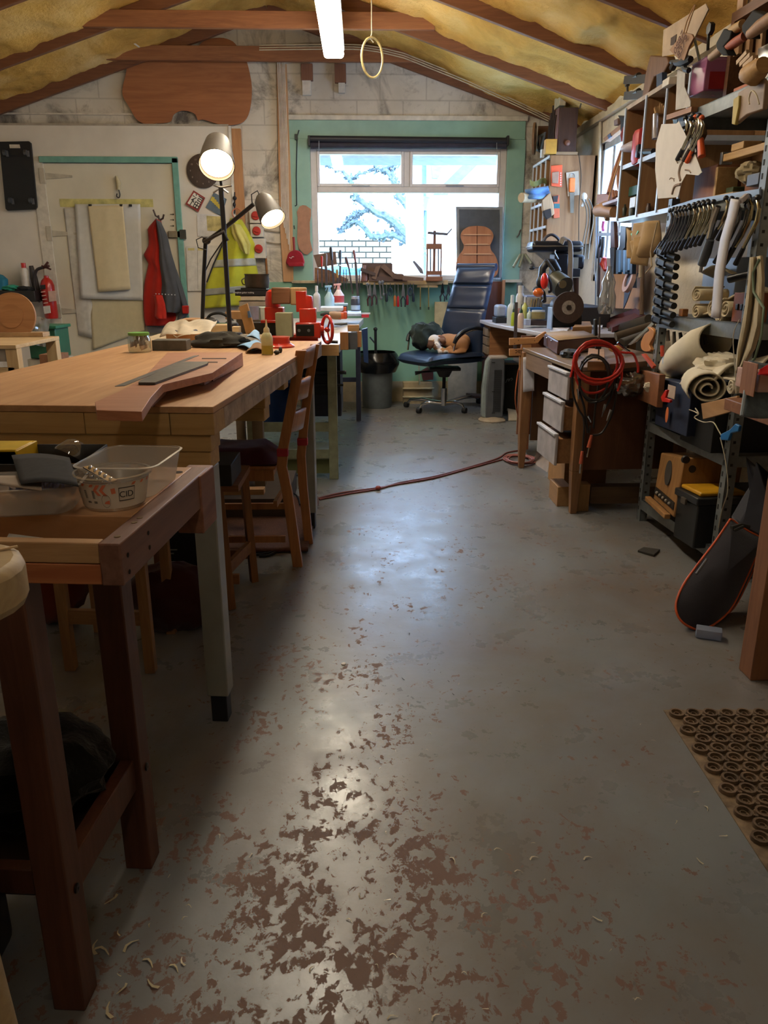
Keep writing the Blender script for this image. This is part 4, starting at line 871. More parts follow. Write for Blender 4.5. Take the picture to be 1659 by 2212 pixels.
c = W(707, 712, Yv); wr = 27*S(Yv); q = [c+Vector((.42*wr*sin(a)*1., -.6*wr*sin(a), wr*cos(a))) for a in [2*pi*i/28 for i in range(28)]]
hw = MB().tube(q, .0095, 8, closed=True); 
for i in (3, 12, 21): hw.tube([c, q[i]], .006, 6)
hw.ell(c, (.016, .016, .016)); hw.build('handwheel', redp, v)
MB().tube([q[16], q[16]+Vector((.03, -.02, 0)), q[16]+Vector((.075, -.02, -.002))], [.006, .009, .009], 8).build('crank_handle', black, v)
gb_ = one('grey_green_block', fbox(596, 676, 630, 729, Yv-.07, .10), M('#a39f7c', .8, var=.08), 'grey green wooden block clamped in the middle of the red vise', 'block', bev=.003)
m_ = MB().prism([W(516, 663, 4.5), W(534, 655, 4.5), W(551, 716, 4.55), W(531, 722, 4.55)], (0, .03, 0)); tb = one('mdf_board', m_, mdf, 'tilted fibreboard panel with a blue tape patch left of the red vise', 'board', bev=.002)
MB().prism([W(536, 672, 4.53), W(540, 671, 4.53), W(544, 685, 4.54), W(538, 686, 4.54)], (0, -.035, 0)).build('tape_patch', M('#55739b', .7), tb)
# --- bottles and power tools on the bench
bottle('sanitiser_bottle', 'white bottle with yellow lower half standing just right of the red vise', 685, 673, 617, 15, 5.9, M('#c6cbd8', .4), M('#dfe4ee', .4), 'round')
bottle('spray_bottle', 'pale blue spray bottle at the back of the metalwork bench', 712, 664, 616, 20, 6.6, M('#9fc0d4', .3), M('#8fbfe6', .35), 'spray')
bottle('spray_bottle', 'white spray bottle with red collar beside the pale blue one', 732, 658, 612, 22, 6.9, M('#dccfd6', .35), M('#d8a6a8', .4), 'spray', lab=M('#c04a50', .5))
bottle('oil_bottle', 'small dark bottle with pale label at the far corner of the metalwork bench', 768, 673, 640, 19, 7.1, M('#3b4150', .35), M('#c8d2df', .2, .6), 'jar', lab=M('#aac4dc', .5))
t = thing('drill_case', 'dark and orange charger box behind the cordless drill', 'charger', W(734, 677, 6.6))
fbox(718, 660, 750, 677, 6.6, .1).build('case', M('#26262c', .5), t, bev=.005); fbox(731, 663, 748, 674, 6.59, .02).build('orange_front', M('#cc5a30', .5), t, bev=.003); fbox(717, 656, 751, 661, 6.6, .1).build('lid', M('#8fb3c9', .4), t, bev=.003)
t = thing('cordless_drill', 'orange and black cordless drill lying on the metalwork bench', 'drill', W(722, 689, 6.1))
MB().tube([W(692, 680, 6.1), W(704, 679, 6.1), W(712, 679, 6.1)], [.008, .018, .022], 12).build('chuck', black, t)
MB().tube([W(711, 680, 6.1), W(722, 681, 6.1), W(737, 682, 6.1)], [.025, .032, .03], 14).build('motor_body', M('#8a6a50', .5), t)
MB().rbox(W(738, 682, 6.1), (.07, .05, .05), .012).build('handle', M('#c65628', .5), t); MB().rbox(W(746, 681, 6.1), (.03, .06, .055), .01).build('battery', M('#b34a2c', .5), t)
one('white_tray', fbox(690, 664, 740, 672, 6.3, .3), M('#c3cde0', .5), 'bluish white plastic tray lying behind the cordless drill', 'tray', bev=.004)
bx('blue_folder', 'pale blue folder lying at the window end of the metalwork bench', 'folder', 742, 677, 780, 683, 6.6, .5, M('#a9bcdb', .5))
t = one('red_edged_ruler', fbox(778, 676, 800, 679, 7.1, .03), M('#d8d8e0', .5), 'white strip with a red clip jutting off the metalwork bench corner', 'strip'); fbox(781, 679, 797, 686, 7.1, .02).build('red_clip', M('#b82f3f', .5), t)
one('chisel', MB().tube([W(722, 700, 5.3), W(737, 700, 5.3), W(750, 699, 5.3)], [.006, .01, .007], 8), M('#24262e', .4), 'dark handled chisel lying near the handwheel', 'chisel')
# --- below the metalwork bench
one('tool_chest', fbox(667, 762, 736, 900, 5.75, .5), M('#161b2c', .5, var=.2), 'dark navy tool chest on castors under the metalwork bench', 'chest', bev=.01)
one('machine_base', MB().box((-.42, 5.05, .55), (-.14, 5.5, .83)).tube([(-.4, 5.02, .7), (-.1, 5.02, .7)], .012, 8).tube([(-.4, 5.02, .62), (-.12, 5.02, .62)], .008, 8), M('#1d1f22', .5, .4), 'black machine frame hung beneath the metalwork bench top', 'machine')
t = thing('waste_bin', 'tall grey bin lined with a black bag below the window', 'bin', G(815, 880)+Vector((0, .04, 0))); c = G(815, 880)+Vector((0, .04, 0))
MB().lathe([(0, 0), (.14, 0), (.15, .02), (.16, .42), (.155, .42), (.14, .03)], c, 32).build('bin_body', M('#5f676b', .5), t)
bg_ = MB().grid(lambda u, v: c+Vector(((.185+.03*sin(pi*v)+.015*noise.noise(Vector((cos(2*pi*u)*3, sin(2*pi*u)*3, v*3)))+.05*v*(cos(2*pi*u) > .3)*(1-v))*cos(2*pi*u), (.185+.03*sin(pi*v)+.015*noise.noise(Vector((cos(2*pi*u)*3, sin(2*pi*u)*3, v*3))))*sin(2*pi*u), .36+.2*v)), 40, 10); bg_.build('bin_bag', M('#0f1012', .22, var=.3), t)
t = thing('black_rod', 'black rod standing in the grey bin', 'rod', c+Vector((-.02, 0, .3)))
MB().tube([W(812, 800, 8.0), W(811, 712, 8.0)], .014, 8).build('rod', black, t); MB().ell(W(811, 711, 8.0), (.022, .022, .018)).build('knob', black, t); MB().tube([W(799, 728, 8.0), W(813, 745, 8.0)], .009, 6).build('side_arm', black, t)
# ================================================================ office chair with jacket and sleeping dog
oc = thing('office_chair', 'black leather high-backed office chair with chrome star base under the window', 'chair', (.83, 7.6, 0))
lea = M('#20304c', .34, var=.15, sc=5, coat=.1, spec=.6, name='black_leather'); lea2 = M('#15171c', .35)
Lp = [(989, 577), (982, 600), (975, 628), (966, 660), (958, 690), (947, 745)]; Rp = [(1072, 577), (1066, 600), (1060, 630), (1053, 662), (1046, 700), (1040, 782)]
def lp(P, t):
    x = t*(len(P)-1); i = min(int(x), len(P)-2); u = x-i; return P[i][0]*(1-u)+P[i+1][0]*u, P[i][1]*(1-u)+P[i+1][1]*u
def backf(u, v, d=0.):
    a, b_ = lp(Lp, v), lp(Rp, v); Y = 7.78-.10*v+(-.22)*u+d
    crease = sum(math.exp(-((v-c)/.018)**2) for c in (.30, .64)); edge = (1-(2*u-1)**8)*(1-(2*v-1)**10)
    wr_ = .006*noise.noise(Vector((u*2+v*3, v*9, 4)))
    p = W(a[0]*(1-u)+b_[0]*u, a[1]*(1-u)+b_[1]*u, Y); p += Vector((-.45, -.89, 0))*(.035*edge*(1-.75*crease)+wr_) if d == 0 else Vector((.45, .89, 0))*.03*edge; return p
bb = MB().grid(lambda u, v: backf(u, v), 30, 60)
bb.build('backrest', lea, oc, merge=False)
MB().grid(lambda u, v: backf(1-u, v, .07), 12, 20).grid(lambda u, v: backf(1, u, 0).lerp(backf(1, u, .07), v), 30, 3).grid(lambda u, v: backf(0, 1-u, 0).lerp(backf(0, 1-u, .07), v), 30, 3).grid(lambda u, v: backf(1-u, 0, 0).lerp(backf(1-u, 0, .07), v), 12, 3).build('back_shell', lea2, oc)
MB().tube([backf(u/8, 0, .035) for u in range(9)], .035, 12).build('head_roll', lea, oc)
# seat
sc_ = (W(955, 775, 7.5)); zs_ = .50
def seatf(u, v, top=1):
    x = 2*u-1; y = 2*v-1; k_ = (1-abs(x)**4)**.25*(1-abs(y)**4)**.25 if abs(x) < 1 and abs(y) < 1 else 0
    e = Vector((-.5, .86, 0)); f = Vector((-.86, -.5, 0))
    q = Vector((.77, 7.5, 0))-e*(.27*x)+f*(.34*y)
    z0 = .545+ (.055*k_ if top else -.05*k_) - (.03*max(0, y-.4)**1.5 if True else 0)*1.5 + (.02*abs(x)**3 if top else 0)
    return Vector((q.x, q.y, z0))
MB().grid(lambda u, v: seatf(u, v), 24, 24).grid(lambda u, v: seatf(1-u, v, 0), 24, 24).build('seat', lea, oc)
cx0, cy0 = .80, 7.50
MB().tube([(cx0, cy0, .46), (cx0, cy0, .36)], [.10, .05], 16).rbox((cx0, cy0, .44), (.3, .2, .03), .008).build('tilt_mechanism', black, oc)
MB().tube([(cx0-.05, cy0, .42), (cx0-.22, cy0-.12, .42), (cx0-.29, cy0-.13, .41)], [.008, .01, .02], 8).build('lever', black, oc)
MB().tube([(cx0, cy0, .36), (cx0, cy0, .22)], .017, 16).build('gas_column', M('#2b2c2e', .25, .8), oc); MB().tube([(cx0, cy0, .25), (cx0, cy0, .08)], .03, 18).build('column_sleeve', chrome, oc)
hub = Vector((cx0, cy0, .1))
for px_, py_ in ((905, 893), (878, 880), (1003, 893), (1034, 872), (958, 862)):
    e = G(px_, py_); e.z = .06; d = e-hub; d.z = 0; m1 = hub+d*.55+Vector((0, 0, .01)); m2 = hub+d*.88+Vector((0, 0, -.01))
    lg = MB().tube([hub, m1, m2, hub+d*.97+Vector((0, 0, -.05))], [.022, .02, .016, .012], 10).build('base_arm', chrome, oc)
    MB().lathe([(0, -.022), (.028, -.02), (.03, 0), (.028, .02), (0, .022)], Vector((e.x, e.y, .03)), 18, Matrix.Rotation(pi/2, 3, 'Y') @ Matrix.Rotation(.6, 3, 'X')).build('castor', black, lg)
def arm(pts, Y):
    P = [W(a, b_, y) for a, b_, y in pts]; MB().tube(smooth_poly([tuple(p) for p in P], 5, False), .017, 8).build('armrest_pad', lea2, oc)
arm([(981, 742, 7.28), (988, 727, 7.28), (1004, 714, 7.3), (1025, 708, 7.36), (1047, 712, 7.45)], 0)
MB().tube(smooth_poly([tuple(W(a, b_, y)) for a, b_, y in ((979, 765, 7.28), (983, 745, 7.29), (992, 729, 7.3), (1008, 718, 7.32), (1030, 712, 7.4), (1058, 713, 7.5))], 4, False), .009, 8).build('arm_frame', chrome, oc)
arm([(880, 736, 7.62), (884, 722, 7.65), (897, 712, 7.7), (910, 706, 7.8)], 0); MB().tube([W(881, 756, 7.62), W(884, 730, 7.64)], .009, 8).build('arm_frame', chrome, oc)
one('dark_green_jacket', crumple(W(921, 725, 7.62), (.15, .11, .125), 21, .3, 44, 30, 1.5).add([], []), FAB('#2c3634', var=.35, sc=12), 'dark green jacket bunched on the left of the office chair seat', 'jacket')
# sleeping dog, one fused body
def fuse(name, mb, mat, parent, vox, colf=None, smooth=6):
    me = bpy.data.meshes.new('tmp'); me.from_pydata([tuple(p) for p in mb.v], [], mb.f); o = bpy.data.objects.new('tmp', me); COL.objects.link(o)
    md = o.modifiers.new('r', 'REMESH'); md.mode = 'VOXEL'; md.voxel_size = vox; s_ = o.modifiers.new('s', 'SMOOTH'); s_.iterations = smooth; s_.factor = .6
    dg = bpy.context.evaluated_depsgraph_get(); m2 = bpy.data.meshes.new_from_object(o.evaluated_get(dg)); bpy.data.objects.remove(o)
    w_ = parent['_w']; mi = Matrix([w_[i*4:i*4+4] for i in range(4)]).inverted(); co = [v_.co.copy() for v_ in m2.vertices]
    if colf:
        at = m2.color_attributes.new('coat', 'FLOAT_COLOR', 'POINT')
        for i, p in enumerate(co): at.data[i].color = (*lin(colf(p)), 1)
    for v_ in m2.vertices: v_.co = mi @ v_.co
    for p in m2.polygons: p.use_smooth = True
    m2.materials.clear(); m2.materials.append(mat); n = bpy.data.objects.new(name, m2); COL.objects.link(n); n.parent = parent; n['_w'] = parent['_w']; return n
mdog, nt, b = nodes('dog_coat'); va = nt.nodes.new('ShaderNodeVertexColor'); va.layer_name = 'coat'; hs_ = mix(nt, noi(nt, coords(nt), 60, 4), va.outputs[0], (.35, .2, .1)); mm = nt.nodes.new('ShaderNodeMix'); mm.data_type = 'RGBA'; mm.inputs[0].default_value = .12; L(nt, va.outputs[0], mm.inputs[6]); L(nt, hs_, mm.inputs[7]); L(nt, mm.outputs[2], b.inputs['Base Color']); b.inputs['Roughness'].default_value = .85; bump(nt, b, noi(nt, coords(nt, (1, 1, 1)), 220, 3), .5, .004)
Yd = 7.36; k_ = S(Yd); DP = lambda x, y, dy=0: W(x, y, Yd+dy)
dg_ = thing('sleeping_dog', 'small tan and white dog curled asleep on the office chair seat', 'dog', W(970, 762, Yd))
d = MB()
E_ = lambda x, y, dy, rx, ry, rz, rot=(0, 0, 0): d.ell(DP(x, y, dy), (rx*k_, ry*k_, rz*k_), rot, 24, 16)
E_(985, 741, .12, 27, 26, 18); E_(968, 736, .14, 24, 20, 15); E_(996, 746, .04, 17, 18, 15); E_(1000, 738, .12, 16, 18, 16)   # trunk and haunch
E_(950, 737, .10, 17, 15, 13)                                        # shoulder / neck
E_(937, 736, .02, 12, 13, 13, (0, .5, 0)); E_(943, 748, -.03, 8, 9, 9, (0, .6, 0)); E_(952, 754, -.03, 7, 7, 5)     # skull, muzzle tucked down
d.ell(DP(957, 757, -.04), (.022, .02, .014))                         # nose end
d.tube([DP(975, 752, -.02), DP(960, 759, -.06), DP(946, 760, -.07)], [.03, .022, .018], 10).tube([DP(1000, 757, -.02), DP(985, 760, -.07), DP(968, 760, -.06)], [.03, .02, .018], 10)
d.tube([DP(1008, 752, .02), DP(1004, 760, -.04), DP(985, 762, -.09), DP(975, 762, -.09)], [.018, .013, .01, .006], 8)   # tail
def coat(p):
    q = lambda x, y, r: ((p-DP(x, y)).x/(r*k_))**2+((p-DP(x, y)).z/(r*k_))**2 < 1
    if q(931, 724, 10) or q(940, 722, 9) or q(945, 737, 8) or q(948, 745, 7) or q(946, 761, 8) or q(961, 761, 6): return '#ddd5cf'
    if q(931, 746, 10) or q(927, 740, 8): return '#6d4a34'
    if q(955, 735, 9): return '#6a4128'
    return '#a9784f'
fuse('body', d, mdog, dg_, .007, coat)
tan = M('#5a3a28', .85, var=.1)
MB().grid(lambda u, v: DP(925+14*u-3*v, 738+18*v*(1-.4*abs(2*u-1)), -.035-.03*sin(pi*v)*.5), 8, 8).build('ear', tan, dg_, solid=.006)
MB().grid(lambda u, v: DP(947+13*u+4*v, 731+14*v*(1-.4*abs(2*u-1)), -.01-.03*sin(pi*v)), 8, 8).build('ear', M('#6e4930', .85), dg_, solid=.006)
MB().ell(DP(958, 758, -.065), (.008, .007, .006)).build('nose', black, dg_)
MB().tube([DP(941, 742, -.085), DP(945, 744, -.09)], .0025, 6).build('closed_eye', black, dg_)
# ================================================================ heater, amp, boards by the wall
ht = thing('tower_heater', 'grey oscillating tower heater standing on the floor by the office chair', 'heater', G(1067, 912)+Vector((0, .1, 0)))
cc = G(1067, 914)+Vector((0, .12, 0)); MB().lathe([(0, 0), (.125, 0), (.128, .012), (.11, .03), (.06, .045), (0, .048)], cc, 36).build('base', M('#a89a88', .35, .2), ht)
Yh = cc.y-.06
seg_bar([W(1049, 903, Yh), W(1050, 840, Yh), W(1057, 780, Yh), W(1062, 773, Yh)], [W(1086, 903, Yh), W(1090, 850, Yh), W(1091, 790, Yh), W(1090, 773, Yh)], .12).build('body', M('#55585e', .35), ht, bev=.012)
seg_bar([W(1041, 900, Yh+.02), W(1043, 840, Yh+.02), W(1051, 782, Yh+.02), W(1058, 771, Yh+.02)], [W(1050, 903, Yh+.02), W(1052, 845, Yh+.02), W(1060, 782, Yh+.02), W(1064, 771, Yh+.02)], .1).build('side_strip', M('#8e9a9c', .35), ht, bev=.006)
MB().rbox(W(1075, 771, Yh+.06), (.16, .13, .03), .012).build('top_cap', M('#b3aaa4', .35), ht)
gr = MB()
for i in range(44): 
    z_ = W(1070, 800, Yh).z-.0088*i; gr.box((W(1066, 850, Yh).x, Yh-.004, z_), (W(1082, 850, Yh).x, Yh, z_+.003))
gr.build('grille', M('#2f3136', .5), ht)
for y in (783, 846, 892): MB().rbox(W(1066, y, Yh-.002), (.03, .006, .007), .003).build('vent_slot', black, ht)
am = thing('guitar_amp', 'small black guitar amplifier behind the tower heater', 'amplifier', W(1105, 890, 7.4)); fbox(1086, 785, 1122, 893, 7.35, .3).build('cabinet', M('#22221f', .8), am, bev=.006); fbox(1092, 800, 1120, 886, 7.34, .012).build('grille_cloth', M('#2b2b27', .9), am)
MB().tube(smooth_poly([tuple(W(a, b_, 7.33)) for a, b_ in ((1092, 827), (1097, 818), (1094, 822), (1100, 818), (1098, 824), (1104, 817), (1107, 819), (1104, 822))], 4, False), .004, 5).build('script_badge', M('#8e9396', .4, .5), am)
MB().box(W(1084, 788, 7.3), W(1122, 783, 7.36)).build('handle', M('#8a7a66', .6), am)
bx('leaning_board', 'off-white panel leaning on the wall behind the chair base', 'panel', 966, 775, 1032, 876, 8.18, .02, M('#b5aa94', .6))
bx('cream_step_box', 'low cream box with two ledges on the floor under the window', 'box', 871, 826, 934, 873, 8.1, .12, M('#ab9875', .7)); 
for y in (838, 856): bx('timber_batten', ('upper' if y < 850 else 'lower')+' pale batten fixed across the cream ledge box', 'batten', 870, y, 938, y+3, 8.07, .03, M('#cfc19b', .6))
slb = one('dark_red_block', slab([(910, 803), (928, 792), (936, 796), (936, 820), (914, 822)], 8.15, .08), M('#4f2723', .6), 'dark red angular block against the wall behind the chair', 'block')
one('pale_rod', MB().tube([W(905, 780, 8.1), W(906, 831, 8.1)], .008, 8), M('#9fa48f', .5), 'thin pale rod standing behind the office chair lever', 'rod')
one('skateboard_foot', MB().rbox(W(1025, 855, 8.0)+Vector((.02, 0, 0)), (.16, .2, .03), .01, (0, .1, .3)), M('#46332b', .6), 'dark brown wooden wedge on the floor behind the chair base', 'wedge')
bx('tall_board', 'tall reddish brown board leaning on the wall right of the chair back', 'board', 1040, 608, 1086, 850, 8.12, .05, WD('#4d2a20', '#75473a', 'z'))
bx('tall_board', 'narrow lighter brown board beside the reddish one', 'board', 1079, 605, 1092, 760, 8.06, .03, WD('#8a5b3a', '#b07e55', 'z'))
bx('card_panel', 'buff card panel on the green wall left of the office chair', 'panel', 938, 652, 968, 712, 8.2, .02, M('#b3a279', .7))
# items standing in the window
pn = thing('framed_board', 'dark grey board in a pale frame standing in the right of the window', 'board', W(1035, 600, 8.2)); yk = 8.17
slab([(985, 446), (1086, 447), (1084, 600), (987, 600)], yk+.01, .02).build('frame', M('#8f959d', .5), pn, bev=.003); slab([(992, 452), (1079, 453), (1078, 600), (993, 600)], yk-.0, .012).build('board', M('#4b5058', .6), pn)
def mir(h, cx): return h+[(2*cx-a, b_) for a, b_ in h[::-1]]
hb = [(1030, 488), (1012, 490), (999, 499), (995, 510), (998, 521), (1002, 530), (1000, 540), (992, 551), (986, 566), (986, 590), (1000, 600), (1030, 603)]
gbk = thing('guitar_soundboard', 'braced cedar guitar back propped against the grey framed board', 'guitar', W(1030, 590, 8.1))
MB().prism(poly(smooth_poly(mir(hb, 1030.5), 4), 8.12), (0, .006, 0)).build('plate', WD('#9a5b33', '#b97a4c', 'z', .6), gbk)
for x0, x1, y in ((998, 1062, 508), (1002, 1058, 529), (998, 1064, 550), (988, 1074, 572)): MB().prism([W(x0, y, 8.118), W(x1, y, 8.118), W(x1-6, y-2.5, 8.118), W(x0+6, y-2.5, 8.118)], (0, -.012, 0)).build('brace', WD('#c08a5c', '#dcae80', 'x'), gbk)
prs = thing('bookbinding_press', 'upright wooden frame press with a crank handle on the window ledge', 'press', W(938, 607, 8.08)); pw = WD('#5d3526', '#8a5a40', 'z')
for a in ((921, 526, 925, 606), (951, 526, 955, 606)): fbox(*a, 8.06, .05).build('post', pw, prs, bev=.002)
for a in ((921, 526, 955, 538), (921, 585, 955, 594), (920, 598, 956, 607)): fbox(*a, 8.05, .07).build('rail', WD('#6d402c', '#9a6646', 'x'), prs, bev=.002)
fbox(935, 498, 942, 586, 8.07, .03).build('screw_post', pw, prs); MB().tube([W(930, 538, 8.08), W(930, 585, 8.08)], .006, 6).tube([W(947, 538, 8.08), W(947, 585, 8.08)], .006, 6).build('guide_rod', M('#3e3f45', .4, .5), prs)
MB().beam(W(924, 503, 8.06), W(967, 506, 8.06), .02, .022).beam(W(965, 507, 8.05), W(976, 494, 8.05), .015, .012).build('crank', M('#4c4a52', .5), prs)
one('set_square', MB().prism(poly([(891, 565), (895, 563), (912, 581), (915, 592), (908, 590)], 8.1), (0, .01, 0)), M('#7d7e8c', .4, .4), 'grey set square leaning left of the wooden press', 'square')
# ledge
lg = thing('window_ledge', 'rough timber ledge along the bottom of the window with tools hung from it', 'shelf', W(860, 617, 8.1)); 
fbox(630, 606, 1000, 612, 8.13, .15).build('ledge_board', M('#a79a80', .7, var=.25, sc=12), lg, bev=.003); fbox(784, 605, 968, 615, 8.1, .03).build('tool_rail', WD('#a98e62', '#ccb286', 'x'), lg, bev=.002); fbox(901, 615, 946, 621, 8.11, .03).build('lower_rail', WD('#a98e62', '#ccb286', 'x'), lg)
fbox(1092, 604, 1128, 610, 8.1, .18).build('side_ledge', M('#b9b09e', .7, bmp=.2), lg)
tk = M('#5d4a40', .6); random.seed(21)
def tool(name, lab, cat, hp, bp, Y, hm, bm_, hw_=.014, bw_=.006, flat_=True, grp='tools standing in the rack left of the window'):
    t = thing(name, lab, cat, W(*bp[-1], Y), 0, grp)
    P = [W(a, b_, Y) for a, b_ in hp]; MB().tube([P[0], P[0].lerp(P[1], .15), P[0].lerp(P[1], .6), P[1]], [hw_*.7, hw_, hw_*.9, hw_*.6], 10).build('handle', hm, t)
    Q = [W(a, b_, Y) for a, b_ in bp]
    (MB().beam(Q[0], Q[-1], bw_*2.6, bw_*.8, (0, 1, 0)) if flat_ else MB().tube(Q, bw_, 6)).build('blade', bm_, t)
bl_ = M('#57525a', .4, .6); hk = M('#2e2c31', .5)
tool('file', 'black handled file rising tallest in the left window rack', 'file', [(714, 534), (717, 562)], [(717, 562), (723, 640)], 8.0, hk, bl_, .016, .009)
tool('file', 'dark handled file with waisted grip in the middle of the rack', 'file', [(735, 540), (735, 572)], [(735, 574), (733, 632)], 8.0, M('#3d4658', .5), bl_, .014, .007)
tool('file', 'brown handled file leaning left in the window rack', 'file', [(747, 555), (754, 580)], [(754, 580), (762, 635)], 7.98, M('#5a3c40', .5), bl_, .013, .006)
tool('file', 'file with a holed pinkish handle at the right of the rack', 'file', [(764, 540), (768, 566)], [(768, 566), (773, 640)], 7.96, M('#7a4c50', .5), bl_, .014, .009)
tool('chisel', 'red handled chisel in the window rack', 'chisel', [(695, 553), (695, 576)], [(695, 576), (696, 620)], 8.02, redp, bl_, .012, .006)
tool('chisel', 'grey handled gouge with a wire loop in the window rack', 'chisel', [(704, 548), (704, 575)], [(704, 575), (706, 618)], 8.0, M('#6a5e58', .5), bl_, .014, .01)
tool('chisel', 'yellowish wooden handled chisel low in the rack', 'chisel', [(728, 582), (729, 600)], [(729, 600), (730, 630)], 7.97, M('#a57c3c', .5), bl_, .013, .007)
for i, x in enumerate((686, 711, 742, 748, 776)): tool('needle_file', ['thin file nearest the window frame', 'thin file left of the tallest one', 'pointed thin file at rack centre', 'second pointed thin file at rack centre', 'short thin file by the brown bottle'][i], 'file', [(x, 600), (x, 607)], [(x, 582), (x+1, 625)], 7.98, M('#4a3b36', .5), bl_, .006, .004, False)
one('saw_board', slab([(677, 551), (725, 543), (728, 571), (686, 578)], 8.12, .012), M('#6e5447', .7), 'brown board standing behind the files in the window', 'board')
one('rack_board', slab([(680, 578), (712, 583), (732, 594), (752, 603), (752, 608), (680, 608)], 8.10, .02), WD('#6a452f', '#8f6747', 'x'), 'low shaped wooden rack board behind the tool blades', 'rack')
bottle('brown_bottle', 'squat brown glass bottle on the window ledge beside the files', 788, 608, 573, 16, 8.12, M('#7b5650', .3), M('#8e6e66', .4), 'round')
wdk = ['#5e4538', '#6b5244', '#54403a', '#745a4a', '#4a3a36']
for i, (pts, lab) in enumerate((([(796, 575), (846, 602), (842, 608), (792, 583)], 'dark plank sloping down in the heap on the window ledge'), ([(830, 570), (870, 605), (858, 608), (822, 577)], 'grey wedge shaped offcut topping the ledge heap'), ([(797, 596), (880, 600), (880, 608), (797, 607)], 'long dark strip at the bottom of the ledge heap'), ([(812, 576), (822, 573), (812, 604), (803, 601)], 'upright strip with three holes leaning on the ledge heap'), ([(780, 578), (812, 590), (810, 596), (778, 585)], 'short round ended stick on the ledge heap'), ([(848, 590), (872, 592), (872, 604), (848, 602)], 'small brown block at the right of the ledge heap'), ([(870, 596), (915, 600), (915, 607), (870, 606)], 'reddish scrap strip left of the press'), ([(782, 568), (848, 569), (848, 606), (782, 606)], 'wide dark slate board at the back of the ledge heap'))):
    one('wood_offcut', slab(pts, 8.10-.012*i+(.11 if i == 7 else 0), .012), M(wdk[i % 5], .6), lab, 'wood', 'offcuts heaped on the window ledge')
# hanging tools on the rail
hg = 'hand tools hanging from the window ledge'
def hang(name, lab, cat, x, yt, yb, kind, c1, c2='#7b7f86'):
    Y = 8.07; t = thing(name, lab, cat, W(x, yb, Y), 0, hg); m1 = M(c1, .4); m2 = M(c2, .35, .7)
    ym = yt+(yb-yt)*.55
    if kind == 'driver': MB().tube([W(x, yt, Y), W(x, ym, Y)], .004, 6).build('shaft', m2, t); MB().tube([W(x, ym-1, Y), W(x, ym+3, Y), W(x, yb-2, Y), W(x, yb, Y)], [.008, .013, .014, .009], 10).build('handle', m1, t)
    if kind == 'pliers':
        MB().prism(poly([(x-1, yt), (x+1, yt), (x+4, ym-3), (x+3, ym+2), (x-3, ym+2), (x-4, ym-3)], Y), (0, .012, 0)).build('jaws', m2, t)
        for s_ in (-1, 1): MB().tube([W(x+s_*1, ym, Y), W(x+s_*5, ym+8, Y), W(x+s_*4, yb, Y)], [.006, .009, .007], 8).build('handle', m1, t)
    if kind == 'spanner': MB().beam(W(x, yt+3, Y), W(x+3, yb-3, Y), .012, .006, (0, 1, 0)).ell(W(x, yt+2, Y), (.016, .005, .018)).ell(W(x+3, yb-2, Y), (.014, .005, .016)).build('forged_bar', m2, t)
    if kind == 'rod': MB().tube([W(x, yt, Y), W(x, yb-4, Y)], .006, 8).build('rod', M(c1, .3, .7), t); MB().tube([W(x, yb-6, Y), W(x, yb, Y)], .009, 8).build('tip', M('#3b4a3c', .4), t)
    if kind == 'ring': MB().tube([W(x+4*sin(a), (yb+yt)/2+3+(yb-yt)*.3*cos(a), Y) for a in [2*pi*i/14 for i in range(14)]], .005, 6, closed=True).tube([W(x, yt, Y), W(x, yb-10, Y)], .004, 5).build('ring', m1, t)
for a in (('pliers', 'black and red pliers hanging at the far left of the ledge rail', 'pliers', 799, 612, 661, 'pliers', '#4a1d22'), ('pliers', 'second black and red pliers hanging beside the leftmost pair', 'pliers', 809, 610, 658, 'pliers', '#3b2227'),
          ('spanner', 'slim spanner hanging at the left end of the rail', 'spanner', 793, 612, 640, 'spanner', '#888888'), ('spanner', 'long steel spanner hanging right of the red handled pliers', 'spanner', 820, 608, 646, 'spanner', '#888888'), ('spanner', 'shorter spanner next to the long steel one', 'spanner', 826, 607, 638, 'spanner', '#888888'),
          ('punch', 'stubby black punch hanging alone', 'punch', 835, 612, 652, 'driver', '#1e2530'), ('key_ring', 'small black ring hanging on the rail', 'ring', 843, 612, 642, 'ring', '#15263a'),
          ('screwdriver', 'orange and black screwdriver hanging on the rail', 'screwdriver', 853, 612, 662, 'driver', '#b5652a'), ('screwdriver', 'red screwdriver hanging beside the orange one', 'screwdriver', 860, 613, 663, 'driver', '#b3202c'),
          ('long_nose_pliers', 'black long nosed pliers hanging mid rail', 'pliers', 871, 612, 663, 'pliers', '#1b2028'), ('screwdriver', 'dark red screwdriver right of the long nosed pliers', 'screwdriver', 880, 614, 659, 'driver', '#7c1f35'),
          ('key_ring', 'second small dark ring hanging on the rail', 'ring', 886, 612, 642, 'ring', '#1b2c4a'), ('screwdriver', 'blue black screwdriver left of the brass rods', 'screwdriver', 893, 612, 652, 'driver', '#1c2b40'),
          ('brass_rod', 'left of two brass rods hanging below the press', 'rod', 908, 616, 669, 'rod', '#a08b56'), ('brass_rod', 'right of two brass rods hanging below the press', 'rod', 926, 616, 669, 'rod', '#a08b56'), ('shears', 'black shears hanging at the right end of the rail', 'shears', 956, 612, 651, 'pliers', '#1b2026', '#2a2e34'), ('pliers', 'dark pliers hanging next to the chair back', 'pliers', 969, 614, 648, 'pliers', '#20232b', '#4a4e56')): hang(*a)
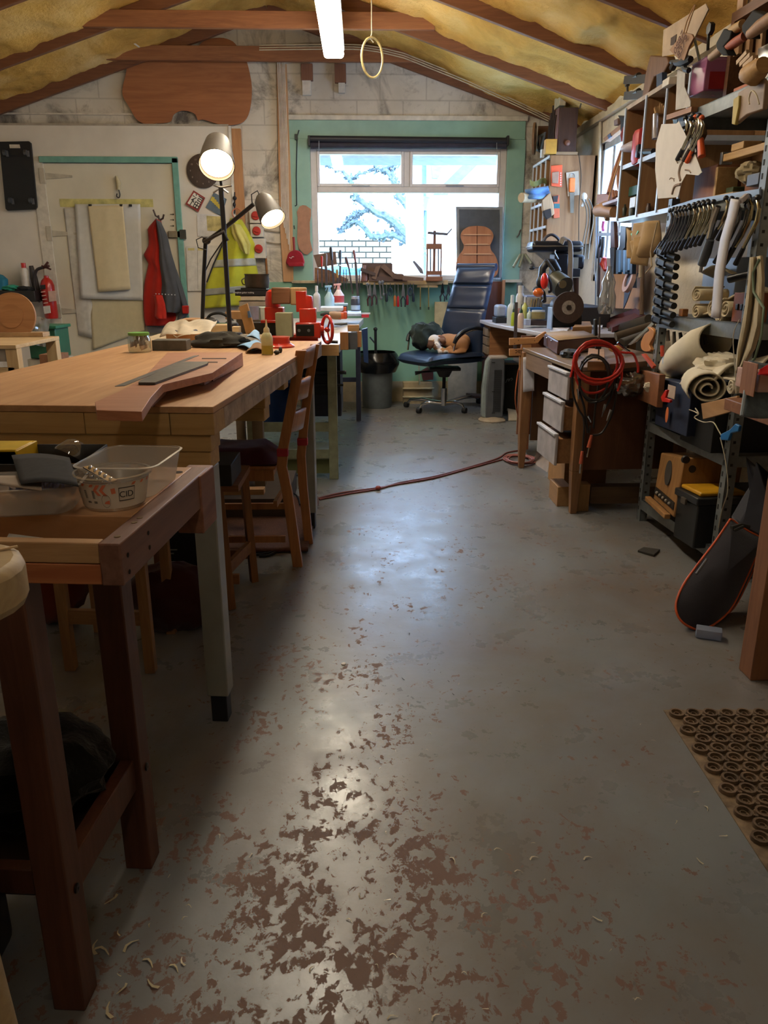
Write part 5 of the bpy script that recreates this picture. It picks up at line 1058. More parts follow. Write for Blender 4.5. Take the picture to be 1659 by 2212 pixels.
# ================================================================ left part of the back wall
YW_ = YB-.055
t = thing('furniture_dolly', 'black board dolly with four castors hung on the wall at far left', 'dolly', W(40, 452, YW_-.03))
slab([(-2, 306), (62, 305), (66, 309), (79, 447), (76, 452), (16, 455), (12, 451)], YW_-.04, .03).build('deck', M('#121317', .5), t)
slab([(20, 312), (42, 312), (44, 320), (21, 320)], YW_-.042, .003).build('hand_slot', M('#c9bfae', .7), t)
for x, y in ((10, 330), (55, 330), (22, 433), (66, 433)):
    w_ = MB().tube([W(x-3, y, YW_-.07), W(x+3, y, YW_-.07)], .026, 14).build('castor', M('#55575a', .4, .5), t); MB().box(W(x+3, y+8, YW_-.06), W(x+8, y-4, YW_-.04)).build('castor_plate', M('#77777a', .4, .6), w_)
t = thing('wall_clock', 'round brown wall clock half hidden behind the tall lamp', 'clock', W(437, 370, YW_-.02)); c = W(437, 369, YW_-.03); r = 31*S(8.2)
MB().lathe([(0, 0), (r, 0), (r, .015), (r*.93, .022), (0, .022)], c+Vector((0, .03, 0)), 48, Matrix.Rotation(pi/2, 3, 'X')).build('face', M('#4d3f37', .5), t)
for i in range(1, 13): text(str(i), .022, c+Vector((r*.74*sin(i*pi/6), -.0, r*.74*cos(i*pi/6))), (pi/2, 0, 0), M('#a89a8c'), t, 'numeral')
MB().beam(c, c+Vector((-.05, 0, .07)), .004, .004).beam(c, c+Vector((.06, 0, .03)), .004, .004).build('hands', M('#a89a8c'), t)
def card_(name, lab, cat, pts, m, Y=YW_-.004, th=.004, **k): return one(name, slab(pts, Y, th), m, lab, cat, **k)
t = card_('framed_character', 'white tile with a red frame and a Chinese character, hung askew', 'picture', [(418, 411), (443, 427), (428, 458), (400, 441)], M('#8e3b33', .5), YW_-.016, .015)
slab([(419, 416), (438, 428), (426, 452), (405, 439)], YW_-.018, .004).build('tile', M('#e2ddd2', .5), t)
fo = W(400, 441, YW_-.019); fx = (W(428, 458, YW_-.019)-fo); fz = (W(418, 411, YW_-.019)-fo); gl2 = MB()
for P_ in (((.28, .88), (.34, .8)), ((.15, .7), (.42, .7), (.2, .42)), ((.3, .55), (.3, .12)), ((.32, .45), (.42, .36)), ((.5, .85), (.88, .85)), ((.56, .74), (.82, .74), (.82, .6), (.56, .6), (.56, .74)), ((.52, .48), (.86, .48), (.86, .14), (.52, .14), (.52, .48)), ((.69, .48), (.69, .14)), ((.52, .31), (.86, .31))):
    gl2.tube([fo+fx*a+fz*b_ for a, b_ in P_], .0045, 5)
gl2.build('written_character', M('#1f1b1a'), t)
t = card_('postcard', 'blue and yellow chequered card pinned behind the lamp arm', 'card', [(462, 416), (490, 430), (478, 468), (444, 448)], M('#5a6a78', .6))
for i in range(5): slab([(458+4*i, 424+5*i), (464+4*i, 427+5*i), (460+4*i, 436+4*i), (454+4*i, 433+4*i)], YW_-.006, .003).build('yellow_square', M('#c9b34a', .6), t)
t = card_('child_drawing', 'white sheet with a yellow flower drawing pinned by the hi-vis jacket', 'drawing', [(426, 462), (482, 464), (480, 512), (427, 510)], M('#cfccca', .7)); slab([(446, 466), (480, 468), (478, 500), (448, 498)], YW_-.006, .002).build('yellow_drawing', M('#bfb27a', .8, var=.3), t)
t = card_('planner_board', 'white wall planner with two columns below the flower drawing', 'planner', [(402, 532), (478, 530), (477, 627), (406, 629)], M('#cbc6bc', .5), YW_-.014, .012); slab([(406, 536), (420, 536), (420, 541), (406, 541)], YW_-.016, .003).build('note_strip', M('#c9bd7a', .6), t); slab([(427, 536), (440, 536), (440, 541), (427, 541)], YW_-.016, .003).build('note_strip', M('#c9bd7a', .6), t); slab([(426, 540), (427, 540), (428, 625), (427, 625)], YW_-.016, .003).build('column_rule', M('#9f9a90', .6), t)
# papers on the door
def hsheet(name, lab, P, m, Y, curl=.02, seed=0, cat='paper'):
    a, b_, c, d = P
    def fn(u, v):
        x = (a[0]*(1-u)+b_[0]*u)*(1-v)+(d[0]*(1-u)+c[0]*u)*v; y = (a[1]*(1-u)+b_[1]*u)*(1-v)+(d[1]*(1-u)+c[1]*u)*v
        p = W(x, y, Y); p.y -= .004+curl*v*abs(sin(2.5*u+seed))+.004*noise.noise(Vector((u*4, v*3, seed))); return p
    return one(name, MB().grid(fn, 20, 20), m, lab, cat, solid=.001)
Yd_ = YB-.05
pl = hsheet('plan_sheet', 'long narrow printed plan hanging at the left behind the other sheets', [(138, 450), (200, 448), (200, 730), (170, 724)], M('#c3c0b8', .7), Yd_, .015)
hsheet('plan_sheet', 'wide white plan sheet hanging behind the cream one', [(162, 441), (303, 441), (310, 649), (176, 645)], M('#c9c9c6', .7, var=.04), Yd_-.02, .02, 1)
hsheet('template_sheet', 'long cream paper hanging foremost in the middle of the door', [(190, 445), (266, 443), (283, 625), (213, 631)], M('#c9bb98', .7, var=.04), Yd_-.045, .03, .4)
hsheet('plan_sheet', 'pale sheet fixed low on the door below the wide white plan', [(194, 640), (311, 640), (313, 714), (201, 756)], M('#c3b999', .7, var=.05), Yd_-.008, .004, 2)
for i, x in enumerate((194, 261, 281)): bx('bulldog_clip', ['left', 'middle', 'right'][i]+'most black clip along the top of the door papers', 'clip', x-3, 441, x+3, 446, Yd_-.05, .02, black, 'clips holding the door papers')
t = thing('wall_brush', 'pale handled brush hanging with a hook above the door papers', 'brush', W(253, 428, Yd_-.02)); MB().tube([W(251, 380, Yd_-.02), W(256, 395, Yd_-.02), W(256, 410, Yd_-.02)], [.012, .022, .018], 10).build('handle', M('#b5a986', .6), t); MB().tube(smooth_poly([tuple(W(a, b_, Yd_-.02)) for a, b_ in ((256, 408), (259, 420), (257, 427), (252, 424), (253, 418))], 4, False), .006, 6).build('hook', M('#2c2824', .5), t)
# red jacket on its hook
t = thing('coat_hook', 'dark iron coat hook with three prongs on the door', 'hook', W(345, 470, Yd_)); 
for P in (((331, 453), (336, 466), (343, 470), (346, 478)), ((342, 465), (344, 476)), ((354, 463), (352, 472), (345, 476))): MB().tube([W(a, b_, Yd_-.05) for a, b_ in P], .009, 7).build('prong', M('#38241e', .5), t)
jk = thing('red_jacket', 'red and grey waterproof jacket hanging from the iron hook', 'jacket', W(358, 700, Yd_-.06)); K = lambda pts: [(x/3.95, y/3.95+420) for x, y in pts]
cloth((K([(1335, 205), (1262, 290), (1275, 430), (1228, 515), (1270, 590), (1235, 760), (1225, 900), (1230, 1040), (1245, 1120)]), K([(1375, 225), (1400, 330), (1430, 450), (1450, 600), (1470, 720), (1490, 880), (1500, 1000), (1505, 1060), (1470, 1115)])), Yd_-.03, .07, .014, 4, 1, 24, 30).build('red_body', FAB('#a6261c', var=.12), jk, solid=.006)
cloth((K([(1335, 205), (1345, 330), (1355, 480), (1350, 640), (1365, 760), (1345, 850), (1360, 960), (1400, 1000)]), K([(1370, 235), (1425, 350), (1460, 500), (1505, 650), (1545, 790), (1570, 900), (1560, 960), (1530, 1010)])), Yd_-.07, .08, .012, 5, 2, 24, 30).build('grey_front', FAB('#4a4a4c', var=.15), jk, solid=.006)
cloth((K([(1470, 720), (1520, 850), (1545, 950), (1520, 1040), (1515, 1090)]), K([(1505, 640), (1560, 800), (1603, 950), (1607, 1020), (1560, 1060)])), Yd_-.05, .05, .01, 3, 3).build('sleeve', FAB('#4a4a4c', var=.15), jk, solid=.006)
slab(K([(1548, 950), (1605, 948), (1607, 1018), (1555, 1020)]), Yd_-.13, .05).build('red_cuff', FAB('#a6261c'), jk, bev=.01)
cloth((K([(1315, 860), (1325, 950), (1320, 1040), (1340, 1060)]), K([(1385, 860), (1410, 940), (1420, 1010), (1420, 1060)])), Yd_-.16, .04, .01, 3, 5).build('pocket_panel', FAB('#b02b1e'), jk, solid=.006)
for i in range(7): MB().ell(W(*K([(1330+27*i, 848+1.5*i)])[0], Yd_-.16), (.006, .004, .006), n=8, k=6).build('reflective_dot', M('#d8d8d4', .4), jk)
MB().box(W(*K([(1260, 1180)])[0], Yd_-.05), W(*K([(1460, 1120)])[0], Yd_-.02)).build('lining', M('#6b6664', .8), jk)
# hi-vis jacket
hv = thing('hi_vis_jacket', 'yellow high visibility jacket with grey bands hanging behind the desk lamps', 'jacket', W(500, 668, YW_-.06)); Q = lambda pts: [(x/3.95+400, y/3.95+420) for x, y in pts]; ye = FAB('#b3b337', var=.22, sc=5)
Lv = Q([(385, 205), (345, 330), (290, 470), (245, 600), (190, 740), (160, 860), (145, 975)]); Rv = Q([(480, 210), (550, 330), (600, 420), (600, 560), (625, 690), (560, 800), (520, 940)])
cloth((Lv, Rv), YW_-.01, .10, .022, 5, 0, 36, 36).build('body', ye, hv, solid=.006)
def bandf(v0, v1, Y):
    def fn(u, v):
        vv = v0+(v1-v0)*v+.03*u; a = lp(Lv, vv); b_ = lp(Rv, vv); p = W(a[0]*(1-u)+b_[0]*u, a[1]*(1-u)+b_[1]*u, YW_-.01); p.y -= .10*sin(pi*u)+.022*sin(u*5*pi+1.5*noise.noise(Vector((u*3, vv*2, 0))))*(.35+.65*vv)+.008; return p
    return MB().grid(fn, 36, 4)
bandf(.45, .53, 0).build('reflective_band', M('#a6a79a', .5), hv, solid=.003); bandf(.76, .84, 0).build('reflective_band', M('#8f9088', .5), hv, solid=.003)
cloth((Q([(390, 240), (400, 330), (440, 420), (500, 500)]), Q([(470, 260), (520, 340), (560, 430), (545, 515)])), YW_-.11, .04, .012, 4, 2).build('hood', FAB('#b8ae62', var=.2), hv, solid=.006)
MB().tube([W(*q, YW_-.13) for q in Q([(355, 340), (300, 470), (240, 600), (185, 750)])], .008, 6).build('black_zip', M('#24221f', .8), hv)
one('orange_strap', MB().tube(smooth_poly([tuple(W(a, b_, YW_-.06)) for a, b_ in ((503, 455), (512, 450), (522, 458), (520, 472), (508, 472), (502, 462))], 4), .006, 6, closed=True), M('#b9704f', .7), 'orange strap loop hanging above the high visibility jacket', 'strap')
one('key_bunch', MB().tube([W(507, 415, YW_-.03), W(507, 462, YW_-.03)], .006, 6).ell(W(507, 428, YW_-.03), (.02, .015, .02)).ell(W(506, 442, YW_-.03), (.015, .01, .022)), M('#2d2d33', .3, .6), 'string of dark keys and clips hanging by the timber post', 'keys')
# switches
for i, (x0, y0, x1, y1) in enumerate(((539, 448, 565, 482), (541, 484, 568, 512), (545, 515, 573, 558))):
    t = thing('isolator_switch', ['top', 'middle', 'lowest and largest'][i]+' of three white isolator switches with red knobs', 'switch', W((x0+x1)/2, y1, YB-.05), 0, 'isolator switches on the back wall')
    fbox(x0, y0, x1, y1, YB-.08, .08).build('box', M('#c2bcb0', .5), t, bev=.005); c = W((x0+x1)/2, (y0+y1)/2+1, YB-.08); k2 = MB().lathe([(0, 0), (.042, 0), (.042, .012), (.034, .02), (0, .02)], c, 24, Matrix.Rotation(pi/2, 3, 'X')).build('knob', M('#b32f22', .45), t); MB().cbox(c+Vector((0, -.025, 0)), (.05, .015, .018), (0, .3, 0)).build('grip', M('#b32f22', .45), k2)
one('conduit_pipe', MB().tube([W(546, 515, YB-.04), W(540, 560, YB-.04)], .01, 8).tube(smooth_poly([tuple(W(a, b_, YB-.02)) for a, b_ in ((567, 468), (590, 470), (606, 480), (614, 490))], 4, False), .007, 6).tube(smooth_poly([tuple(W(a, b_, YB-.02)) for a, b_ in ((570, 496), (596, 500), (612, 498), (618, 480))], 4, False), .007, 6).tube(smooth_poly([tuple(W(a, b_, YB-.02)) for a, b_ in ((573, 522), (600, 526), (616, 522), (622, 500))], 4, False), .007, 6), M('#a3957f', .6), 'grey cables looping from the switches to the cable board', 'cable')
one('copper_pipe', MB().tube([W(574, 553, YB-.03), W(577, 595, YB-.03)], .012, 8), M('#8f6238', .4, .6), 'short copper pipe on the wall below the switches', 'pipe')
# cable board
t = thing('cable_board', 'long timber board carrying six pale cables down to the window corner', 'board', W(620, 608, YB-.03)); slab([(597, 138), (619, 138), (632, 480), (634, 609), (612, 609), (604, 480)], YB-.035, .03).build('backboard', WD('#a87a50', '#c99c70', 'z', .6), t, bev=.003)
for i in range(6): MB().tube([W(599+3*i+(1.2 if i > 2 else 0), 110 if i % 2 else 130, YB-.045), W(600+3*i, 160, YB-.045), W(606+3*i, 320, YB-.045), W(608.5+3*i, 470, YB-.045), W(611+3*i, 480+12*i, YB-.045)], .004, 6).build('cable', M('#d5cdbd', .5), t)
# stubs
for i, (a, w_) in enumerate((((651, 137, 675, 173), (653, 172, 671, 205)), ((723, 137, 747, 178), (731, 177, 745, 200)))):
    t = thing('timber_stub', ['left', 'right'][i]+' of two brown timber stubs with white ends below the beam', 'wood', W((a[0]+a[2])/2, w_[3], YB-.05), 0, 'timber stubs below the beam'); fbox(*a, YB-.06, .055).build('stub', WD('#6d4432', '#8f5f46', 'z'), t, bev=.003); fbox(*w_, YB-.05, .045).build('white_end', M('#d4d0c8', .6), t, bev=.003)
# guitar template and wood pieces
gt = [(x/2.963, y/2.963) for x, y in ((835, 400), (1000, 350), (1180, 335), (1260, 300), (1300, 265), (1360, 245), (1430, 243), (1490, 265), (1525, 305), (1560, 350), (1590, 430), (1612, 560), (1600, 700), (1560, 778), (1480, 801), (1400, 795), (1300, 765), (1268, 770), (1248, 730), (1200, 710), (1150, 712), (1110, 735), (1095, 775), (1060, 786), (1000, 790), (930, 795), (870, 760), (830, 690), (788, 620), (785, 560), (800, 500))]
t = one('guitar_template', slab(smooth_poly(gt, 3), YB-.04, .008), WD('#88502f', '#b37344', 'x', .5), 'large brown plywood guitar body template hung high on the gable wall', 'template')
# bits on the green boards
t = thing('baseball_cap', 'red cap hung by its strap on the green board', 'cap', W(638, 575, YB-.05)); MB().tube([W(634, 512, YB-.035), W(636, 545, YB-.035)], .012, 8).build('strap', M('#8f2b2a', .5), t)
slab(smooth_poly([(620, 572), (620, 556), (625, 545), (638, 540), (650, 545), (655, 556), (655, 572)], 3), YB-.09, .07).build('crown', FAB('#8f2430'), t, bev=.015); slab([(621, 568), (655, 567), (656, 575), (624, 576)], YB-.11, .07).build('brim', FAB('#8f2430'), t, bev=.008)
MB().tube([W(625, 556, YB-.094), W(629, 558, YB-.094), W(632, 554, YB-.094), W(635, 555, YB-.094)], .003, 5).build('white_mark', M('#dddddd', .6), t)
t = one('neck_template', slab([(647, 446), (654, 443), (661, 444), (672, 452), (672, 466), (669, 480), (670, 520), (675, 540), (664, 550), (656, 548), (646, 538), (642, 520), (643, 470), (641, 458)], YB-.04, .01), M('#a0755c', .7), 'pinkish brown board template hanging beside the window', 'template')
one('bent_rod', MB().tube([W(646, 281, YB-.03), W(642, 295, YB-.03), W(640, 380, YB-.03), W(641, 443, YB-.03), W(637, 445, YB-.03)], .006, 6).cbox(W(640, 296, YB-.03), (.03, .02, .05)), M('#1d2a2a', .5), 'thin bent black rod hanging down the left green board', 'rod')
one('small_key', MB().tube([W(635, 487, YB-.03), W(636, 495, YB-.03)], .006, 6), M('#3b4b48', .4, .6), 'small key hanging on the green board above the red cap', 'key')
one('small_hook', MB().tube([W(1122, 500, YB-.03), W(1125, 496, YB-.03), W(1120, 508, YB-.03), W(1116, 513, YB-.03)], .006, 6), M('#3b2a20', .5), 'tiny dark hook on the right green board', 'hook')
for i, P in enumerate((((1124, 550), (1109, 577)), ((1130, 549), (1122, 577)), ((1134, 549), (1148, 569)))): one('paper_tube', MB().tube([W(*P[0], YB-.06), W(*P[1], YB-.12)], .014, 10), M('#8d8c72', .6), ['left', 'middle', 'right'][i]+' of three grey green tubes splayed at the right of the window', 'tube', 'grey tubes splayed on the wall')
# hanging ring
t = thing('hanging_ring', 'pale wooden ring hanging on a cord from the roof', 'ring', W(804, 160, 6.25)); c = W(804, 125, 6.25); 
MB().tube([c+Vector((.076*sin(a), .04*sin(a), .128*cos(a))) for a in [2*pi*i/30 for i in range(30)]], .0085, 8, closed=True).build('hoop', M('#a08f62', .4, var=.25), t); MB().tube([W(802, -60, 6.25), W(803, 72, 6.25), W(800, 84, 6.25), W(807, 92, 6.25)], .004, 6).build('cord', M('#a29a86', .7), t)
# cables along the right rafter
for i in range(3): one('roof_cable', MB().tube(smooth_poly([tuple(W(a, b_+5*i, 8.12-.015*i)) for a, b_ in ((560, 98), (700, 96), (790, 98), (860, 112), (885, 120), (930, 138), (1005, 168), (1080, 202), (1145, 232), (1190, 254))], 3, False), .005, 6), M('#c6bba2', .6), ['topmost', 'middle', 'lowest'][i]+' of three pale cables clipped along the far rafter', 'cable', 'cables clipped along the far rafter')
one('grey_conduit', MB().tube([W(0, 221, YB-.06), W(218, 141, YB-.06)], .01, 8), M('#b5ac9c', .6), 'pale conduit sloping under the left rafter', 'conduit')
for i, P in enumerate((((188, 0), (222, 24)), ((250, 66), (300, 102)))): one('white_wire', MB().tube([W(*P[0], 6.9+.9*i), W(*P[1], 7.15+.9*i)], .004, 5).tube([W(P[0][0]+8, P[0][1], 6.9+.9*i), W(P[1][0]+2, P[1][1], 7.15+.9*i)], .003, 5), M('#cfc6b4', .6), ['pair of white wires strung down at the top left beam', 'pair of white wires strung to the lower left beam'][i], 'wire')
# extinguisher and shelf
t = thing('fire_extinguisher', 'red fire extinguisher with black hose on the wall left of the door', 'extinguisher', W(112, 690, YW_-.12)); a = W(112, 688, YW_-.1); b_ = W(100, 600, YW_-.1); u = (b_-a); q = u.to_track_quat('Z', 'Y').to_matrix(); l = u.length; r = .066
MB().lathe([(0, 0), (r*.9, 0), (r, .02), (r, l*.82), (r*.75, l*.94), (r*.35, l*1.0), (r*.33, l*1.05), (0, l*1.06)], a, 28, q).build('cylinder', M('#b01e14', .35, coat=.4), t)
MB().beam(W(97, 578, YW_-.1), W(105, 574, YW_-.12), .03, .02).beam(W(90, 574, YW_-.1), W(110, 582, YW_-.1), .02, .015).beam(W(93, 580, YW_-.1), W(104, 566, YW_-.1), .014, .02).build('valve_handle', M('#4b1d18', .5), t)
MB().tube(smooth_poly([tuple(W(a_, b2, YW_-.13)) for a_, b2 in ((92, 578), (78, 585), (75, 610), (80, 640), (87, 652))], 4, False), [.014]*17+[.02]*0 if False else .015, 8).build('hose', M('#2d2627', .5), t)
for (x0, y0, x1, y1), c_ in (((87, 615), (98, 625)) + ((), ), '#1d1d1d') if False else (): pass
slab([(86, 616), (97, 615), (98, 624), (87, 625)], YW_-.175, .012).build('black_label', M('#1d1a1a', .5), t); slab([(104, 629), (119, 628), (121, 650), (106, 652)], YW_-.175, .012).build('pale_label', M('#c9a79a', .5), t); slab([(93, 662), (107, 660), (109, 676), (96, 678)], YW_-.175, .012).build('white_label', M('#d3cdc6', .5), t)
for i in range(4): slab([(88+2*i, 630+8*i), (97+2*i, 629+8*i), (97+2*i, 631+8*i), (88+2*i, 632+8*i)], YW_-.172, .008).build('print_line', M('#d9b0a5', .6), t)
bottle('aerosol_can', 'white aerosol can with a red top hung beside the fire extinguisher', 57, 622, 568, 15, YW_-.1, M('#c9c3bb', .4), redp, 'can')
one('black_nozzle', MB().tube([W(67, 574, YW_-.06), W(73, 600, YW_-.06), W(85, 648, YW_-.06)], [.02, .035, .03], 10), M('#3b3636', .6), 'dark horn nozzle clipped between can and extinguisher', 'nozzle')
one('black_shelf', fbox(-40, 628, 74, 652, YW_-.25, .25), M('#1c1b1a', .5), 'black shelf on the wall at far left', 'shelf', bev=.006)
one('teal_cloth', crumple(W(24, 626, YW_-.15)+Vector((0, 0, .015)), (.09, .06, .03), 2), FAB('#2f8c72'), 'teal green cloth on the black wall shelf', 'cloth')
one('blue_tub', MB().lathe([(.06, 0), (.07, .1), (.03, .14), (0, .15)], W(4, 626, YW_-.14), 20), M('#1f6f87', .5), 'teal blue tub at the left end of the black wall shelf', 'tub')
one('black_gloves', crumple(W(50, 627, YW_-.15)+Vector((0, 0, .012)), (.1, .05, .025), 7), M('#1b1a1a', .7), 'black gloves lying on the wall shelf', 'gloves')
# pine side table with round blank, crate
t = thing('pine_side_table', 'pale new pine table with apron at the left edge beyond the big bench', 'table', (-2.2, 5.4, 0)); pn_ = WD('#b28f5f', '#d9bb8c', 'x', .7); a = G(84, 735, .9)
MB().box((-3.3, a.y-.35, .875), (a.x, a.y+.35, .90)).build('top', pn_, t, bev=.003); MB().box((-3.3, a.y-.34, .80), (a.x-.04, a.y-.32, .875)).build('apron', M('#8d8378', .7), t); MB().box((-3.3, a.y-.345, .73), (a.x-.03, a.y-.325, .765)).build('rail', pn_, t)
for y in (a.y-.31, a.y+.31): MB().box((a.x-.07, y-.035, 0), (a.x, y+.035, .875)).build('leg', WD('#b28f5f', '#d9bb8c', 'z', .7), t, bev=.003)
c = G(25, 728, .9); t = thing('round_wooden_blank', 'round turned wooden disc standing on the pine side table', 'disc', c); m_ = Matrix.Rotation(pi/2-.25, 3, 'X'); 
MB().lathe([(0, 0), (.16, 0), (.163, .01), (.16, .02), (.08, .02), (.08, .026), (0, .026)], c+Vector((-.0, .06, .13)), 48, m_).build('disc', WD('#8a5b35', '#b5814f', 'x', .7), t)
MB().box((c.x-.2, c.y-.02, .902), (c.x+.22, c.y+.1, .93)).build('base_block', M('#a58763', .6), t)
t = thing('green_crate', 'green plastic crate on the floor beside the pine side table', 'crate', W(95, 790, 6.6)); 
fbox(66, 706, 118, 775, 6.5, .3).build('crate_body', M('#1f5a42', .45), t, bev=.01); fbox(64, 704, 120, 711, 6.48, .34).build('rim', M('#246b4e', .45), t, bev=.005)
one('clear_bag', MB().grid(lambda u, v: W(64+45*u-10*v, 680+10*u+60*v, 6.45-.08*sin(3*u+v)-.03*noise.noise(Vector((u*5, v*5, 0)))), 14, 14), GL('#cfc6b8', .2, .5, 'plastic_bag', .6), 'clear plastic bag draped over the green crate', 'bag')
bx('paper_sack', 'crumpled brown paper sack below the green crate', 'sack', 88, 766, 128, 800, 6.3, .2, M('#8a5f42', .8, bmp=.5))
bx('crate_stand', 'white box supporting the green crate', 'box', 66, 776, 130, 830, 6.52, .3, M('#bdb4a3', .7))
# ================================================================ right wall: pigeonholes, radio, hanging things
def wx(px, py, X): return WX(px, py, X)
def xslab(pts, X, th): return MB().prism([WX(a, b_, X) for a, b_ in pts], (th, 0, 0))
ply = WD('#7b5632', '#a67b4d', 'z', .6, .6); edg = M('#cdd2da', .4, var=.05)  # edge colour holds the bluish window light falling on the plywood
cb_ = thing('pigeonhole_cabinet', 'plywood cabinet of narrow pigeonholes beside the window, open side facing left', 'cabinet', (1.9, 7.85, 1.2))
X0, y0_, y1_ = 1.72, 7.5, 8.22; zt_ = W(1187, 335, 7.5).z; zb2 = W(1160, 527, 7.5).z
MB().box((X0, y0_, zb2-.0), (2.14, y0_+.02, zt_)).build('side_panel', ply, cb_, bev=.002)
MB().box((2.12, y0_, zb2), (2.14, y1_, zt_)).build('back_panel', ply, cb_)
for z in (zt_-.02, 2.18-.25, 1.80-.08, zb2): MB().box((X0-.01, y0_+.02, z), (2.12, y1_, z+.022)).build('shelf', edg, cb_)
for y in (7.66, 7.86, 8.05, y1_-.01): MB().box((X0, y, zb2), (X0+.2, y+.012, zt_)).build('divider', ply, cb_); MB().box((X0-.012, y, zb2), (X0, y+.012, zt_)).build('lit_divider_edge', edg, cb_)
for i, (y, c1, c2) in enumerate(((8.12, '#c8c8cc', '#3b63a8'), (7.95, '#d9d8cc', '#d9d9d9'), (7.74, '#dfe3e8', '#c03a3a'), (7.70, '#dfe3e8', '#dfe3e8'))): 
    t = thing('small_bottle', ['thin blue printed tube leftmost on the lower cabinet shelf', 'cream bottle in the lower cabinet shelf', 'white bottle with red cap in the lower cabinet shelf', 'plain white bottle nearest the cabinet side panel'][i], 'bottle', (X0+.03, y, zb2+.022)); MB().lathe([(.02, 0), (.024, .01), (.024, .13), (.01, .16)], (X0+.03, y, zb2+.022), 14).build('body', M(c1, .4), t); MB().lathe([(.012, .155), (.012, .19), (0, .19)], (X0+.03, y, zb2+.022), 12).build('cap', M(c2, .4), t)
rd = thing('vintage_radio', 'dark brown cased vintage loudspeaker standing on the pigeonhole cabinet', 'radio', (1.85, 7.65, zt_))
fbox(1204, 232, 1250, 331, 7.5, .36).build('case', WD('#33211a', '#4f3528', 'z', .7, .4), rd, bev=.004); a = W(1204, 331, 7.5); b_ = W(1204, 232, 7.5)
MB().box((a.x-.012, 7.51, a.z), (a.x, 7.85, b_.z)).build('fretwork_front', M('#6d4d4b', .6), rd); 
for i in range(5): MB().tube([(a.x-.02, 7.56+.06*i, a.z+.05), (a.x-.02, 7.60+.05*i, a.z+.25-.03*abs(i-2)), (a.x-.02, 7.56+.06*i, a.z+.42-.05*abs(i-2))], .008, 6).build('fretwork_curl', M('#2a1b16', .5), rd)
MB().lathe([(0, .03), (.022, .025), (.026, 0), (0, 0)], W(1225, 309, 7.5), 18, Matrix.Rotation(pi/2, 3, 'X')).build('knob', M('#6e4735', .4), rd)
fbox(1201, 328, 1248, 334, 7.49, .38).build('plinth', M('#8f7453', .6), rd)
one('white_junction_box', fbox(1208, 197, 1224, 228, 7.6, .2), M('#bdb5a6', .5, var=.2), 'dusty white junction box under the foam above the vintage loudspeaker', 'box', bev=.005)
one('black_cable_loop', MB().tube(smooth_poly([tuple(W(a, b_, 7.45)) for a, b_ in ((1252, 235), (1260, 205), (1262, 180), (1270, 165), (1282, 162), (1294, 172))], 4, False), .006, 6), M('#3b3327', .6), 'thin dark cable looping up from the vintage loudspeaker', 'cable')
one('power_flex', MB().tube(smooth_poly([tuple(W(a, b_, 7.46)) for a, b_ in ((1250, 332), (1255, 380), (1251, 440), (1250, 520))], 4, False), .004, 6), M('#2b2218', .6), 'dark flex running down the cabinet side panel', 'cable')
t = thing('wooden_reel', 'wooden reel on edge at the left on the pigeonhole cabinet', 'reel', W(1155, 335, 8.1)); rot = Matrix.Rotation(pi/2, 3, 'Y') @ Matrix.Rotation(.3, 3, 'X')
MB().lathe([(.10, 0), (.14, 0), (.14, .02), (.10, .02), (.10, 0)], W(1152, 300, 8.0), 32, rot, cap=False).lathe([(.02, .0), (.1, .008), (.1, .012), (.02, .02)], W(1152, 300, 8.0), 6, rot, cap=False).build('rim', M('#8b6a50', .6), t)
bx('brown_board_scrap', 'brown board scrap behind the small mirror on the cabinet', 'board', 1160, 272, 1187, 325, 8.12, .02, M('#6d4b36', .7))
t = one('small_mirror', xslab([(1155, 325), (1163, 293), (1177, 285), (1168, 330)], 1.72, .012), M('#7c858e', .4, .4), 'small grey framed mirror leaning on top of the pigeonhole cabinet', 'mirror'); xslab([(1159, 321), (1165, 297), (1174, 292), (1166, 325)], 1.715, .006).build('glass', M('#c4d0d6', .08, .9), t)
bx('yellow_block', 'ochre yellow drilled block in front of the vintage loudspeaker', 'block', 1178, 300, 1204, 332, 7.48, .08, M('#b8892f', .6)); bx('white_jar', 'small white jar between mirror and yellow block', 'jar', 1169, 322, 1177, 340, 7.7, .05, M('#d5dbe6', .5))
# blister packs and saw on the side panel
Yp = 7.49
t = thing('blister_pack', 'orange hanging blister pack high on the cabinet side panel', 'pack', W(1202, 405, Yp)); slab([(1190, 358), (1215, 356), (1214, 404), (1191, 402)], Yp-.01, .008).build('card', M('#d9562a', .5), t, bev=.002); slab([(1193, 372), (1208, 370), (1206, 396), (1193, 395)], Yp-.03, .02).build('bubble', M('#a3806a', .3), t, bev=.004)
for i in range(6): MB().ell(W(1211, 374+5*i, Yp-.012), (.006, .002, .006), n=8, k=6).build('white_dot', M('#e8cfc2', .5), t)
t = thing('blister_pack', 'orange and teal tool card lower on the cabinet side panel', 'pack', W(1203, 472, Yp)); slab([(1194, 423), (1208, 421), (1209, 470), (1196, 472)], Yp-.01, .008).build('card', M('#cf6238', .5), t, bev=.002); slab([(1197, 440), (1209, 440), (1209, 450), (1197, 450)], Yp-.014, .005).build('teal_panel', M('#2f6b70', .5), t); slab([(1194, 424), (1206, 422), (1204, 436), (1196, 436)], Yp-.02, .01).build('bubble', M('#2b2220', .4), t)
t = thing('pull_saw', 'small saw with an orange handle hung on white card on the side panel', 'saw', W(1238, 460, Yp)); slab([(1223, 373), (1250, 369), (1252, 421), (1227, 424)], Yp-.006, .004).build('backing_card', M('#b9ac97', .7), t); slab([(1231, 384), (1243, 384), (1242, 415), (1230, 415)], Yp-.03, .024).build('handle', M('#dd7427', .4), t, bev=.006); slab([(1231, 416), (1241, 416), (1239, 460), (1232, 460)], Yp-.02, .003).build('blade', M('#6d6455', .4, .5), t)
